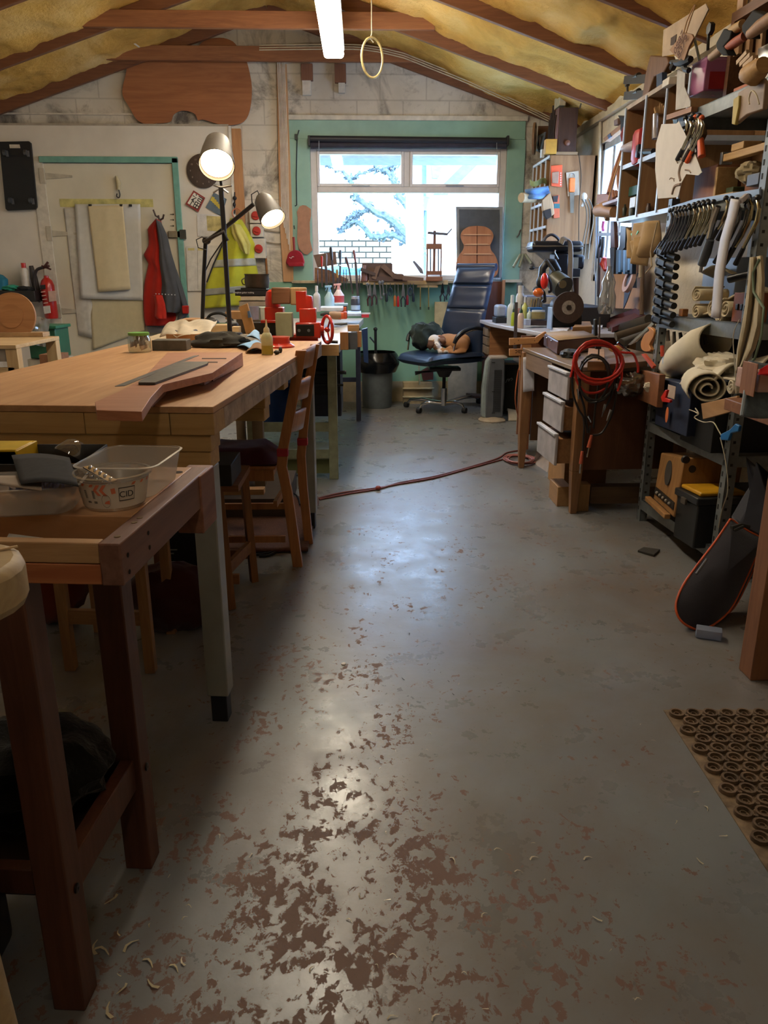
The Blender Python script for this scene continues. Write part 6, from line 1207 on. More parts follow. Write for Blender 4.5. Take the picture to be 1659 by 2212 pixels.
MB().tube(smooth_poly([tuple(W(a, b_, Yp-.015)) for a, b_ in ((1232, 382), (1234, 375), (1240, 376), (1241, 383))], 3, False), .003, 5).build('hook', steel, t)
t = thing('paper_roll', 'roll of brown paper sticking out of the cabinet below a blue cloth', 'roll', W(1140, 430, 7.5)); MB().tube([W(1126, 427, 7.42), W(1150, 428, 7.5), W(1190, 425, 7.6)], .042, 20).build('roll', M('#b09a78', .7), t); 
one('blue_rag', MB().grid(lambda u, v: W(1134+50*u+6*v, 410-8*u+24*v*(1-.4*abs(u-.5)), 7.44-.05*sin(5*u)-.02*sin(9*v)), 16, 12), FAB('#5d7fa8'), 'blue rag bundled over the paper roll', 'cloth', solid=.008)
one('green_cloth', MB().grid(lambda u, v: W(1145+36*u, 388+12*v+4*sin(6*u), 7.6-.03*sin(5*u)), 10, 6), FAB('#8f9a6a'), 'olive green cloth tucked in the cabinet above the blue rag', 'cloth', solid=.008)
t = thing('dust_brush', 'wide brush with dark bristles hanging at the cabinet corner', 'brush', W(1185, 480, 7.44)); slab([(1170, 432), (1189, 416), (1196, 440), (1198, 462), (1190, 468), (1172, 455)], 7.43, .04).build('handle', WD('#9a7a55', '#c2a27a', 'z'), t, bev=.008); slab([(1174, 455), (1190, 450), (1192, 468), (1182, 474), (1176, 466)], 7.42, .05).build('bristles', M('#2b2624', .9), t, bev=.004)
one('white_tape_holder', MB().ell(W(1261, 425, 7.4), (.03, .03, .035)).beam(W(1262, 432, 7.38), W(1257, 446, 7.38), .03, .02), M('#cfcfca', .5), 'white tape holder hanging right of the side panel', 'holder')
for i, x in enumerate((1262, 1268, 1276)): one('hanging_cable', MB().tube(smooth_poly([tuple(W(a, b_, 7.35)) for a, b_ in ((x-4, 430), (x+4, 450), (x+5, 480), (x-2, 520), (x-6, 560))], 4, False), .006, 6), M('#5e5648', .6), ['left', 'middle', 'right'][i]+' of three grey cables hanging by the wall corner', 'cable', 'cables hanging by the wall corner')
# spindle blanks, scraper rack and planes in front of the side window
one('conduit_upright', MB().tube([WX(1299, 165, 2.13), WX(1296, 300, 2.13), WX(1288, 600, 2.13)], .014, 8), M('#bcb3a0', .5), 'pale conduit running down the right wall before the side window', 'conduit')
t = thing('spirit_level', 'wooden spirit level with blue band fixed above the side window', 'level', WX(1330, 280, 2.0)); xslab([(1303, 299), (1352, 258), (1354, 268), (1306, 306)], 2.0, .05).build('body', WD('#6e4327', '#b07c42', 'y'), t, bev=.003); xslab([(1312, 293), (1318, 288), (1320, 295), (1314, 300)], 1.995, .01).build('blue_band', M('#354a70', .6), t)
t = thing('block_plane', 'small wooden and black plane standing above the spirit level', 'plane', WX(1340, 268, 2.0)); xslab([(1326, 260), (1334, 255), (1334, 268), (1326, 272)], 1.98, .06).build('wood_body', M('#6e544c', .6), t, bev=.004); xslab([(1334, 249), (1352, 252), (1352, 262), (1346, 285), (1340, 284), (1340, 262)], 1.97, .05).build('black_frog', M('#2c2a2e', .3, .5), t, bev=.004)
one('red_tool', MB().tube([WX(1349, 275, 1.95), WX(1346, 292, 1.95), WX(1345, 306, 1.95)], [.014, .024, .012], 10), M('#7d1f22', .4), 'dark red tool handle hanging left of the pigeonhole unit', 'tool')
tr_ = thing('tool_stand', 'brown wooden stand with round pegs leaning in front of the side window', 'stand', WX(1325, 440, 1.9)); mw2 = WD('#7c4c33', '#ab7453', 'y')
xslab([(1300, 439), (1342, 425), (1346, 430), (1302, 445)], 1.8, .12).build('ledge', M('#9d8a94', .5), tr_, bev=.003); xslab([(1290, 420), (1318, 417), (1312, 438), (1288, 440)], 1.9, .06).build('side_block', mw2, tr_, bev=.003)
MB().tube([WX(1316, 418, 1.85), WX(1328, 370, 1.9), WX(1345, 318, 1.95)], [.022, .018, .012], 8).tube([WX(1336, 360, 1.85), WX(1338, 395, 1.85), WX(1342, 418, 1.85)], [.016, .022, .02], 8).build('peg', mw2, tr_); MB().tube([WX(1315, 430, 1.78), WX(1326, 385, 1.78), WX(1346, 325, 1.8)], .006, 6).build('string', M('#c09a70', .7), tr_)
for i in range(4): MB().tube([WX(1324+6*i, 412+1*i, 1.82), WX(1326+6*i, 428-3*i, 1.82)], .012, 8).build('ring_peg', mw2, tr_)
one('wooden_plane_tote', MB().tube([WX(1292, 455, 1.86), WX(1308, 452, 1.86), WX(1328, 458, 1.86)], [.045, .06, .04], 14).tube([WX(1310, 460, 1.86), WX(1312, 474, 1.86)], [.03, .018], 10), WD('#8a5f35', '#b98a55', 'y'), 'round brown wooden mallet head below the wooden stand', 'mallet')
# second pigeonhole unit
pg = thing('pigeonhole_unit', 'wide pigeonhole unit, blue window light painted on its edges, on the right wall above the desk', 'cabinet', (1.95, 5.0, 1.66)); X1 = 1.75
edg_lit2 = M('#a9b4c6', .4, var=.08)  # blue window light painted into the shelf and divider edges
for (yy, ey) in (((2.345), 0), ((1.985), 0), ((1.655), 0)): MB().box((X1, 4.35, yy-.012), (2.14, 5.55, yy+.014)).build('shelf', edg_lit2 if yy < 2.2 else M('#9b8a78', .6), pg)
for y in (5.54, 5.16, 4.82, 4.5): MB().box((X1, y-.010, 1.655), (2.12, y+.008, 2.345)).build('divider', ply, pg); MB().box((X1-.008, y-.011, 1.655), (X1, y+.009, 2.345)).build('lit_divider_edge', edg_lit2, pg)
MB().box((2.125, 4.35, 1.655), (2.14, 5.55, 2.345)).build('back_panel', ply, pg)
pgs = [((1402, 282), (1415, 345), '#a5282c', 'red plastic case in the upper pigeonhole', .10), ]
one('red_case', MB().rbox(WX(1398, 318, 1.82)+Vector((0, 0, 0)), (.18, .13, .22), .04), M('#a8282a', .4), 'red plastic case standing in the upper pigeonhole behind the paper template', 'case')
one('grey_bottle', MB().tube([WX(1346, 321, 1.72), WX(1364, 317, 1.74), WX(1400, 317, 1.82)], [.02, .034, .03], 14), M('#a09aa8', .4), 'grey bottle lying across the upper pigeonhole', 'bottle')
one('black_ratchet', MB().rbox(WX(1380, 328, 1.76), (.05, .09, .08), .01).tube([WX(1385, 328, 1.76), WX(1412, 327, 1.76)], .018, 8), M('#252832', .35, .4), 'black and blue ratchet beside the grey bottle', 'tool')
one('perspex_tube', MB().tube([WX(1416, 247, 1.76), WX(1415, 300, 1.76)], .018, 12), GL('#d8dcea', .1, .5, 'clear_plastic', .5), 'clear tube of offcuts in the upper right pigeonhole', 'tube')
for i in range(7): one('wood_stick', MB().tube([WX(1417+3*i, 246, 1.80+.01*i), WX(1412+4.5*i, 222+3*(i % 3), 1.80+.01*i)], .008, 6), WD('#a17a48', '#cba270', 'z'), 'pale wooden stick in the bundle at the top right pigeonhole', 'stick', 'sticks bundled in the top right pigeonhole')
one('green_box', MB().box(WX(1357, 425, 1.80), WX(1379, 398, 1.80)+Vector((.15, 0, 0))), M('#1f4a40', .6), 'dark green carton with small print in the lower pigeonhole', 'box', bev=.003)
one('white_label_box', MB().box(WX(1359, 450, 1.77), WX(1373, 424, 1.77)+Vector((.05, 0, 0))), M('#cdd6e2', .5), 'pale box standing before the green carton', 'box', bev=.003)
for i in range(6): one('small_jar', MB().lathe([(.016, 0), (.018, .05), (.012, .06), (.012, .075), (0, .075)], WX(1347+9*i, 467, 1.79)+Vector((.02*(i % 2), 0, 0)), 12), M(['#3d4238', '#5d5a4c', '#2f342f', '#8a8472', '#6b5c4c', '#41302c'][i], .4), ['leftmost', 'second', 'third', 'fourth', 'fifth', 'rightmost'][i]+' little jar in the row along the bottom pigeonhole shelf', 'jar', 'little jars on the bottom pigeonhole shelf')
# things atop the unit
nk2 = one('bark_edged_neck', MB().prism([WX(a, b_, 1.80) for a, b_ in ((1404, 120), (1440, 122), (1444, 135), (1432, 158), (1412, 165), (1396, 213), (1386, 215), (1394, 160))], (.05, 0, 0)), WD('#5a3d26', '#7d5a3c', 'z'), 'dark brown rough wooden neck standing on the pigeonhole unit', 'wood', bev=.006)
for i, y in enumerate((171, 205)): one('sash_clamp', MB().beam(WX(1352, y+2, 1.85), WX(1398, y-1, 1.85), .03, .05).tube([WX(1362, y+1, 1.85), WX(1380, y-8, 1.85)], [.012, .02], 8), M('#3e382f', .5, .4), ['upper', 'lower'][i]+' of two dark bar clamps jutting left over the pigeonhole unit', 'clamp', 'dark bar clamps over the pigeonhole unit')
one('clamp_screw', MB().tube([WX(1355, 183, 1.85), WX(1355, 199, 1.85)], .01, 8).ell(WX(1355, 184, 1.85), (.018, .018, .012)), M('#4a443c', .4, .5), 'small clamp screw standing between the two bar clamps', 'clamp')
one('blue_clamp', MB().prism([WX(a, b_, 1.78) for a, b_ in ((1418, 162), (1430, 156), (1430, 190), (1445, 185), (1445, 190), (1418, 200))], (.03, 0, 0)), M('#24364f', .4), 'blue edged angle bracket standing on the pigeonhole unit', 'bracket')
bx('white_box', 'small white box on the pigeonhole unit behind the bracket', 'box', 1444, 165, 1463, 182, 4.7, .1, M('#c7c0b4', .6))
# tools on the right wall below (in front of the side window)
def wallhang(name, lab, cat, pts, r, mat, X=1.98): return one(name, MB().tube([WX(a, b_, X) for a, b_ in pts], r, 8), mat, lab, cat)
wallhang('metal_tube', 'long steel tube standing before the side window', 'tube', [(1292, 470), (1289, 700)], .018, M('#6f7c90', .3, .7)); wallhang('wood_lath', 'dark lath beside the steel tube', 'wood', [(1297, 500), (1292, 640)], .012, M('#3d3744', .6))
t = thing('try_square', 'large grey try square with a brown stock hung on the right wall', 'square', WX(1315, 590, 1.95)); xslab([(1291, 503), (1338, 502), (1338, 509), (1291, 510)], 1.95, .01).build('blade', M('#7a7b80', .4, .5), t); xslab([(1319, 478), (1326, 478), (1328, 535), (1318, 535)], 1.93, .03).build('brown_stock', M('#4d2c26', .5), t, bev=.003); xslab([(1317, 535), (1327, 535), (1325, 592), (1319, 590)], 1.93, .025).build('dark_stock', M('#22212b', .5), t, bev=.003)
wallhang('black_scissors', 'black handled scissors hanging by the side window', 'scissors', [(1300, 515), (1294, 540), (1291, 558)], .016, M('#1d222c', .4)); wallhang('black_scissors', 'second pair of black scissors right of the first', 'scissors', [(1303, 512), (1302, 535), (1299, 556)], .016, M('#24262e', .4)); wallhang('pink_marker', 'magenta ribbon hanging above the try square', 'ribbon', [(1304, 478), (1302, 490), (1303, 498)], .012, M('#a53a72', .5))
one('peg_panel', xslab([(1293, 556), (1388, 562), (1386, 668), (1289, 664)], 2.08, .015), WD('#a37b5c', '#c29a7a', 'z', .5), 'tan plywood panel on the right wall behind the hanging tools', 'panel')
one('black_knife', xslab([(1340, 488), (1352, 490), (1350, 535), (1338, 548), (1333, 555), (1332, 548), (1338, 530)], 1.93, .03), M('#1c1d25', .35), 'long black curved knife handle on the right wall', 'knife', bev=.004)
bl3 = ['#28435f', '#3f6f9e', '#1f3148', '#5b86b3', '#24384f', '#4a78a6', '#1d2c42']
for i in range(7): one('blue_clamp', xslab([(1331+5*i, 540), (1336+5*i, 540), (1335+5*i, 592-(i % 3)*4), (1330+5*i, 592-(i % 3)*4)], 1.92-.004*i, .03), M(bl3[i], .35, .2), ['leftmost', 'second', 'third', 'middle', 'fifth', 'sixth', 'rightmost'][i]+' of the seven blue bar clamps hung in a row on the right wall', 'clamp', 'blue bar clamps on the right wall', bev=.003)
one('red_driver', wx(0, 0, 1) and MB().tube([WX(1306, 556, 2.0), WX(1303, 570, 2.0), WX(1307, 584, 2.0)], [.016, .03, .012], 10), M('#b0352c', .4), 'red handled tool hanging on the tan panel', 'tool')
t = thing('tape_roll', 'pink edged roll of tape hanging on the right wall', 'tape', WX(1355, 625, 1.95)); MB().lathe([(.05, 0), (.085, 0), (.085, .03), (.05, .03), (.05, 0)], WX(1355, 605, 1.93), 32, Matrix.Rotation(pi/2+.25, 3, 'Y'), cap=False).build('roll', M('#c7a8a4', .5), t); MB().lathe([(0, .012), (.051, .012)], WX(1355, 605, 1.93), 32, Matrix.Rotation(pi/2+.25, 3, 'Y'), cap=False).build('core', M('#4a4a5c', .5), t)
one('pointed_saw', xslab([(1349, 625), (1364, 622), (1354, 650), (1346, 668)], 2.0, .006), M('#4b5568', .4, .4), 'pointed grey saw blade hanging below the tape roll', 'saw'); one('blue_scraper', xslab([(1368, 592), (1378, 590), (1374, 600), (1374, 622), (1364, 622)], 1.98, .006), M('#7a9cc2', .3, .5), 'shiny blue scraper hanging beside the tape roll', 'scraper')
lt = thing('leather_apron', 'tan leather pouches and string hanging below the pigeonhole unit', 'apron', WX(1400, 560, 1.7)); lm = FAB('#a08560', var=.15)
def xcl(L_, R_, X, fold=.02, n=14): 
    def fn(u, v):
        a = lp(L_, v); b_ = lp(R_, v); p = WX(a[0]*(1-u)+b_[0]*u, a[1]*(1-u)+b_[1]*u, X); p.x -= fold*sin(3*pi*u+2*v)+.05*sin(pi*u); return p
    return MB().grid(fn, n, n)
xcl([(1378, 484), (1372, 510), (1374, 535), (1380, 560)], [(1425, 476), (1424, 510), (1420, 530), (1405, 555)], 1.72).build('pouch', lm, lt, solid=.008); xcl([(1364, 490), (1364, 520), (1367, 558)], [(1378, 500), (1377, 530), (1378, 558)], 1.74, .008).build('strap', lm, lt, solid=.006)
xcl([(1376, 525), (1375, 545), (1377, 560)], [(1390, 510), (1398, 530), (1392, 575)], 1.70, .02).build('flap', lm, lt, solid=.008); MB().tube([WX(1420, 480, 1.68), WX(1405, 545, 1.68), WX(1408, 575, 1.68), WX(1395, 590, 1.68)], .004, 5).build('string', M('#b39d78', .8), lt)
t = one('green_tag', xslab([(1362, 505), (1376, 495), (1379, 500), (1375, 507), (1364, 510)], 1.68, .006), M('#3f9a3a', .5), 'bright green tag on the leather pouch strap', 'tag'); 
wallhang('wood_post', 'dark timber batten against the right wall by the rack', 'batten', [(1388, 565), (1386, 680)], .016, M('#5a4434', .7), 1.95); wallhang('bar_clamp', 'pale bar clamp leaning on the dark timber batten', 'clamp', [(1384, 560), (1383, 600)], .012, M('#a1927c', .5), 1.9)
# ================================================================ steel rack
RZ = .056; RO = Vector((1.59, 2.93, 0)); RN = Vector((cos(RZ), sin(RZ), 0)); RD = Vector((-sin(RZ), cos(RZ), 0))
def K(px, py, off=0.):
    d = ray(px, py); o = Vector((0, 0, H)); p = RO+RN*off; return o+d*((p-o).dot(RN)/d.dot(RN))
def ks(pts, off, th): return MB().prism([K(p[0], p[1], p[2] if len(p) > 2 else off) for p in pts], RN*th)
FR = frame(1.59, 2.93, RZ); galv = M('#84898a', .45, .5, .12, 25); ra = thing('steel_rack', 'slotted steel shelving rack crowded with clamps, felt and boxes on the right', 'shelving', (1.8, 3.6, 0), RZ)
def post(x, y, z0, z1, s=.04):
    m_ = MB().box((x, y-s/2, z0), (x+.004, y+s/2, z1), FR).box((x, y-s/2, z0), (x+s, y-s/2+.004, z1), FR); m_.build('post', galv, ra)
    h = MB(); z = z0+.06
    while z < z1-.03: h.box((x-.001, y+.004, z), (x+.0002, y+.014, z+.022), FR).box((x+.012, y-s/2-.001, z), (x+.024, y-s/2+.0002, z+.012), FR); z += .05
    h.build('slots', M('#262626', .8), ra)['kind'] = 'stuff'
post(0, .28, 0, 2.35, .045); post(0, 1.10, 0, 1.66); post(.46, .28, 0, 2.6); post(.46, 1.10, 0, 2.6)
for z, h in ((2.03, .055), (1.615, .05), (1.11, .065), (.555, .05), (.125, .055)):
    s_ = MB().box((0, .26, z-h), (.003, 1.12, z), FR).box((0, .26, z-h), (.48, .264, z), FR).box((0, 1.116, z-h), (.48, 1.12, z), FR).box((0, .26, z-.005), (.49, 1.12, z), FR); s_.build('shelf', galv, ra)
MB().box((.485, .0, .6), (.49, 1.12, 1.05), FR).build('back_sheet', M('#3a3b40', .7), ra)
rg = 'spring clamps hanging along the rack shelf edge'
def sclamp(i, px, py, s=1., tip='#1a1b20', lab='', hang_=1, col='#b9b3a0', off=-.03, grp=rg, cat='clamp'):
    """metal spring clamp with dipped handles, hooked on the shelf edge"""
    t = thing('spring_clamp', lab, cat, K(px, py, off), 0, grp); q = lambda a, b_, o=0: K(px+a*s, py+b_*s, off-o)
    MB().tube([q(4, -24), q(8, -14), q(6, 0), q(-4, 22), q(-14, 38)], [.005, .008, .009, .008, .006], 8).build('jaw_arm', M(col, .2, .95, .05), t); MB().tube([q(14, -22, .02), q(17, -10, .03), q(14, 4, .03), q(4, 24, .03), q(-4, 40, .03)], [.005, .008, .009, .008, .006], 8).build('jaw_arm', M(col, .2, .95, .05), t)
    MB().tube([q(-12, 34), q(-24, 54)], [.009, .011], 8).build('dipped_handle', M(tip, .35), t); MB().tube([q(-2, 36, .03), q(-12, 56, .03)], [.009, .011], 8).build('dipped_handle', M(tip, .35), t)
    for c in (q(4, -25), q(15, -24, .02)): MB().ell(c, (.012, .012, .012), n=12, k=8).build('jaw_pad', M(tip, .4), t)
    return t
for i, (x, y, s_, tip, l) in enumerate(((1470, 280, 1., '#22242a', 'left'), (1486, 276, 1.1, '#2a2c30', 'second'))): sclamp(i, x+6, y+3, s_*1.1, tip, l+' of the four spring clamps hanging over the paper template', grp='spring clamps over the paper template')
sclamp(2, 1498, 283, 1.2, '#d3592a', 'orange tipped spring clamp hanging in front of the paper template', grp='spring clamps over the paper template'); t = thing('spring_clamp', 'rightmost clamp over the template, brown plates with one orange handle', 'clamp', K(1508, 330, -.04), 0, 'spring clamps over the paper template')
ks([(1500, 262), (1516, 266), (1519, 290), (1512, 305), (1500, 300)], -.05, .02).build('plate', M('#54402c', .4, .5), t, bev=.003); MB().tube([K(1513, 300, -.05), K(1516, 338, -.05)], [.014, .017], 10).build('dipped_handle', M('#d3592a', .4), t); MB().tube([K(1495, 300, -.05), K(1498, 336, -.05)], .012, 8).tube([K(1502, 305, -.05), K(1506, 330, -.05)], .010, 8).build('dark_handle', M('#26262b', .4), t)
nm = ['leftmost', 'second', 'third', 'fourth', 'fifth', 'sixth', 'seventh', 'eighth', 'ninth', 'tenth', 'eleventh']
for i, (x, y) in enumerate(((1440, 480), (1447, 477), (1454, 476), (1461, 475), (1469, 473), (1479, 470), (1491, 467), (1500, 464), (1510, 462), (1520, 460), (1560, 452))): sclamp(i, x+4, y+4, 1.15 if i < 10 else 1.1, '#17181d', nm[i]+' chrome and black spring clamp in the row below the middle shelf', col='#a9a28c' if i > 4 else '#6d6f76')
sclamp(11, 1610, 470, 1.8, '#15161a', 'large spring clamp hanging nearest the front post', col='#b3a884'); sclamp(12, 1585, 475, 1.7, '#15161a', 'large dark spring clamp behind the white strip', col='#5c5c60')
t = thing('grey_handled_tool', 'long chrome tool with a soft grey grip hanging among the clamps', 'tool', K(1520, 575, -.06)); MB().tube([K(1552, 446, -.06), K(1540, 480, -.06), K(1530, 520, -.06)], [.012, .014, .01], 8).build('chrome_bar', chrome, t); MB().tube([K(1534, 518, -.06), K(1526, 545, -.06), K(1516, 572, -.06)], [.018, .021, .019], 12).build('grip', M('#4a5058', .6), t); MB().tube([K(1516, 572, -.06), K(1513, 588, -.06)], .008, 6).build('tip', steel, t)
for i in range(8):
    y = 548+20*i+(4 if i > 2 else 0); x = 1436-2.*i+(-3 if i < 3 else 0); t = thing('plastic_clamp', ['topmost', 'second', 'third', 'fourth', 'fifth', 'sixth', 'seventh', 'lowest'][i]+' of the black clamps gripping the rear rack post', 'clamp', K(x, y, -.02), 0, 'black clamps gripping the rear rack post'); MB().beam(K(x-8, y-6, -.03), K(x+10, y+2, -.03), .035, .03).ell(K(x-6, y-4, -.03), (.02, .025, .028)).build('head', M('#0b0c0f', .5), t, bev=.003); MB().tube([K(x+8, y+1, -.03), K(x+30, y+9, -.03)], [.013, .016], 10).build('grip', M('#101112', .6), t)
t = thing('white_strip', 'long white plastic strip looped over the middle shelf edge', 'strip', K(1555, 690, -.07)); MB().grid(lambda u, v: K(lp([(1600, 432), (1592, 470), (1577, 520), (1565, 590), (1557, 688)], v)[0]-20*u, lp([(1600, 432), (1592, 470), (1577, 520), (1565, 590), (1557, 688)], v)[1]-3*u, -.08-.01*sin(pi*u)), 4, 24).build('strip_face', M('#b9b4b4', .5, var=.04), t, solid=.006); MB().tube([K(1600, 434, -.08), K(1612, 424, -.05), K(1618, 430, -.02), K(1620, 445, .0)], .012, 6).build('fold', M('#b9b4b4', .5), t); ks([(1541, 674), (1554, 673), (1552, 688), (1541, 688)], -.085, .006).build('white_tip', M('#dfe2e6', .4), t)
t = one('blue_white_cover', ks([(1443, 448), (1500, 430), (1619, 411), (1640, 408), (1640, 424), (1560, 432), (1445, 462)], -.012, .01), M('#8fa3bd', .4, var=.06), 'pale blue strip along the front of the middle rack shelf', 'strip')
# on top shelf
t = thing('pink_container', 'translucent pink plastic container on the top rack shelf', 'container', K(1490, 205, .0)); 
a, b_ = K(1488, 212, .01), K(1519, 196, .01); hgt = Vector((0, 0, .125)); e = RN*.17
MB().add([a, b_, b_+e, a+e, a+hgt, b_+hgt, b_+e+hgt, a+e+hgt], [(0,1,2,3),(0,4,5,1),(1,5,6,2),(2,6,7,3),(3,7,4,0)]).build('tub_wall', M('#a5688f', .2, var=.05, alpha=.8), t, bev=.004); MB().add([a+hgt, b_+hgt, b_+e+hgt, a+e+hgt]+[p+Vector((0, 0, .012)) for p in (a+hgt, b_+hgt, b_+e+hgt, a+e+hgt)], [(4,5,6,7),(0,4,5,1),(1,5,6,2),(2,6,7,3),(3,7,4,0)]).build('lid', M('#b27d9e', .25, alpha=.85), t, bev=.003)
MB().box((a.x+.03, b_.y+.0, a.z+.01), (a.x+.14, a.y-.02, a.z+.08)).build('red_contents', M('#8b1820', .5), t)
t = thing('clear_container', 'clear plastic container right of the pink one on the top shelf', 'container', K(1560, 190, 0)); MB().box((.02, .34, 2.03), (.2, .48, 2.16), FR).build('tub_wall', GL('#d6cdbf', .2, .5, 'milky_plastic', .6), t)
one('orange_block', MB().box((.03, .50, 2.031), (.15, .66, 2.055), FR), M('#a4531f', .6), 'orange brown block under the edge of the pink container', 'block', bev=.003)
one('steel_rod', MB().tube([K(1498, 75, .02), K(1504, 100, .02), K(1513, 138, .02)], .006, 8), M('#a9c4e0', .2, .7), 'bright steel rod standing out of the pink container', 'rod')
t = thing('grey_template', 'pale grey curved card template standing left of the pink container', 'template', K(1475, 235, -.02)); ks([(1463, 150), (1480, 158), (1478, 187), (1491, 218), (1491, 230), (1459, 238)], -.02, .004).build('card', M('#a9a49c', .7), t)
one('timber_strip', MB().beam(K(1446, 254, -.02), K(1500, 236, -.02), .03, .022), WD('#7c5233', '#a5764d', 'y'), 'brown timber strip lying on the rear end of the top shelf edge', 'wood'); 
one('blue_tape', ks([(1453, 258), (1463, 258), (1462, 268), (1456, 278)], -.03, .004), M('#3f6487', .6), 'torn blue masking tape stuck to the shelf edge', 'tape')
cd_ = thing('beige_card_template', 'large beige card template with a square hole hanging at the rack top', 'template', K(1470, 120, -.05)); ks([(1430, 122), (1433, 65), (1524, 8), (1530, 20), (1490, 102), (1484, 112)], -.0, .005).build('card', M('#a08a70', .7), cd_); ks([(1448, 98), (1449, 82), (1461, 74), (1458, 96)], -.003, .003).build('square_hole', M('#3d2c1e', .8), cd_)
tg = thing('burnt_lettered_tag', 'hanging wooden tag with burnt lettering before the beige card', 'tag', K(1470, 110, -.06)); ks([(1446, 108), (1468, 80), (1478, 70), (1494, 74), (1498, 82), (1488, 100), (1478, 130), (1470, 132)], -.06, .008).build('board', M('#8a6748', .7), tg)
MB().tube([K(1476, 74, -.06), K(1484, 45, -.06), K(1500, 10, -.06)], .003, 5).tube([K(1481, 74, -.06), K(1490, 45, -.06), K(1502, 10, -.06)], .003, 5).build('string', M('#b58d60', .7), tg)
for i, (s_, x, y) in enumerate((('0887', 1466, 92), ('8379', 1474, 101))): text(s_, .05, K(x, y, -.069), (pi/2, R(-42), RZ-pi/2), M('#4a2416', .8), tg, 'burnt_lettering', .0004)
one('black_plastic_clamp', MB().tube([K(1479, 104, -.04), K(1480, 130, -.04)], .014, 8).tube([K(1450, 134, -.04), K(1466, 136, -.04), K(1480, 132, -.04), K(1492, 128, -.04)], [.01, .016, .024, .014], 8).tube([K(1458, 136, -.04), K(1452, 148, -.04)], .016, 8).tube([K(1474, 134, -.04), K(1480, 150, -.04), K(1488, 152, -.04)], .012, 8), M('#0d0e12', .6), 'black plastic clamp clipped below the burnt lettered tag', 'clamp')
# open dark crate and lumber above
t = thing('wooden_crate', 'dark open wooden crate lying on the top rack shelf', 'crate', K(1560, 60, .1)); MB().box((.1, .30, 2.05), (.42, .34, 2.42), FR).box((.1, .34, 2.36), (.42, .86, 2.40), FR).box((.40, .34, 2.04), (.42, .86, 2.4), FR).box((.1, .86, 2.05), (.42, .89, 2.40), FR).build('crate_body', WD('#4f3220', '#7d5538', 'y'), t)
for i, x in enumerate((1600, 1622, 1648)): one('tall_lath', MB().beam(K(x-8, 120, .12+.03*i), K(x+6, -30, .12+.03*i), .05, .016, RN), WD('#8e6a48', '#bb966e', 'z'), ['left', 'middle', 'right'][i]+' of three pale laths standing at the upper right corner', 'wood', 'laths at the upper right corner')
def hclamp(lab, P, Q, c, blk): 
    t = thing('handscrew_clamp', lab, 'clamp', K(*P, -.08), 0, 'black clamps with wooden handles at the upper right'); MB().tube([K(*P, -.08), K((P[0]+Q[0])/2, (P[1]+Q[1])/2, -.08), K(*Q, -.08)], [.014, .019, .017], 12).build('wooden_handle', c, t); ks(blk, -.10, .04).build('black_jaw', M('#0c0e10', .8), t, bev=.004)
hclamp('black jawed clamp with a reddish wooden handle at the upper right', (1564, 108), (1609, 78), WD('#8c3f24', '#a9563a', 'x'), [(1546, 94), (1563, 62), (1580, 66), (1576, 84), (1562, 100), (1572, 120), (1560, 120), (1548, 106)])
hclamp('black jawed clamp with a pale wooden handle topmost at the right', (1567, 76), (1604, 52), WD('#9c7a4a', '#bf9d6a', 'x'), [(1602, 55), (1626, 22), (1653, 32), (1650, 42), (1630, 52), (1620, 66), (1622, 84), (1612, 84), (1602, 66)])
one('wooden_baton', MB().tube([K(1620, 74, -.1), K(1640, 58, -.1), K(1680, 30, -.1)], [.018, .024, .024], 12), WD('#8a6444', '#a9825e', 'x'), 'thick brown rounded handle entering at the right edge', 'handle'); one('round_peg', MB().tube([K(1536, 124, -.06), K(1552, 112, -.06), K(1560, 104, -.06)], [.016, .018, .018], 12), WD('#8f7560', '#b49b82', 'x'), 'pale round peg end below the reddish handle', 'peg')
one('black_star_knob', MB().tube([K(1531, 66, .02), K(1529, 108, .02)], .007, 8).lathe([(0, -.012), (.026, -.01), (.026, .01), (0, .012)], K(1535, 62, .02), 6, Matrix.Rotation(pi/2, 3, 'Y')), M('#161718', .4), 'black star knob on a thin rod in front of the dark crate', 'knob')
for i in range(4): one('wood_peg', MB().beam(K(1596+7*i, 136+4*i, -.1), K(1618+7*i, 112+6*i, -.1), .022, .016), WD('#9a7c58', '#c4a67e', 'x'), 'pale wooden peg in the bundle tied at the right end of the top shelf', 'peg', 'pegs tied at the right end of the top shelf')
one('turned_wooden_foot', MB().tube([K(1612, 160, -.1), K(1630, 158, -.1), K(1650, 140, -.1)], [.03, .045, .03], 14), WD('#96703e', '#bd9660', 'x'), 'round turned wooden foot below the tied pegs', 'wood')
zp = thing('zip_bag', 'clear zip bag of leather scraps hanging under the top shelf', 'bag', K(1620, 245, -.05)); ks([(1594, 200), (1645, 168), (1652, 180), (1648, 236), (1612, 248), (1588, 268), (1582, 262)], -.08, .02).build('bag_contents', M('#8f7864', .5, var=.15), zp, bev=.004); ks([(1584, 214), (1596, 206), (1595, 230), (1587, 270), (1580, 268), (1582, 240)], -.09, .015).build('yellow_edge', M('#b3a055', .6), zp, bev=.003); MB().tube(smooth_poly([tuple(K(a, b_, -.1)) for a, b_ in ((1619, 225), (1618, 212), (1624, 196), (1634, 205), (1640, 225))], 4, False), .003, 5).build('string', M('#b8a888', .7), zp)
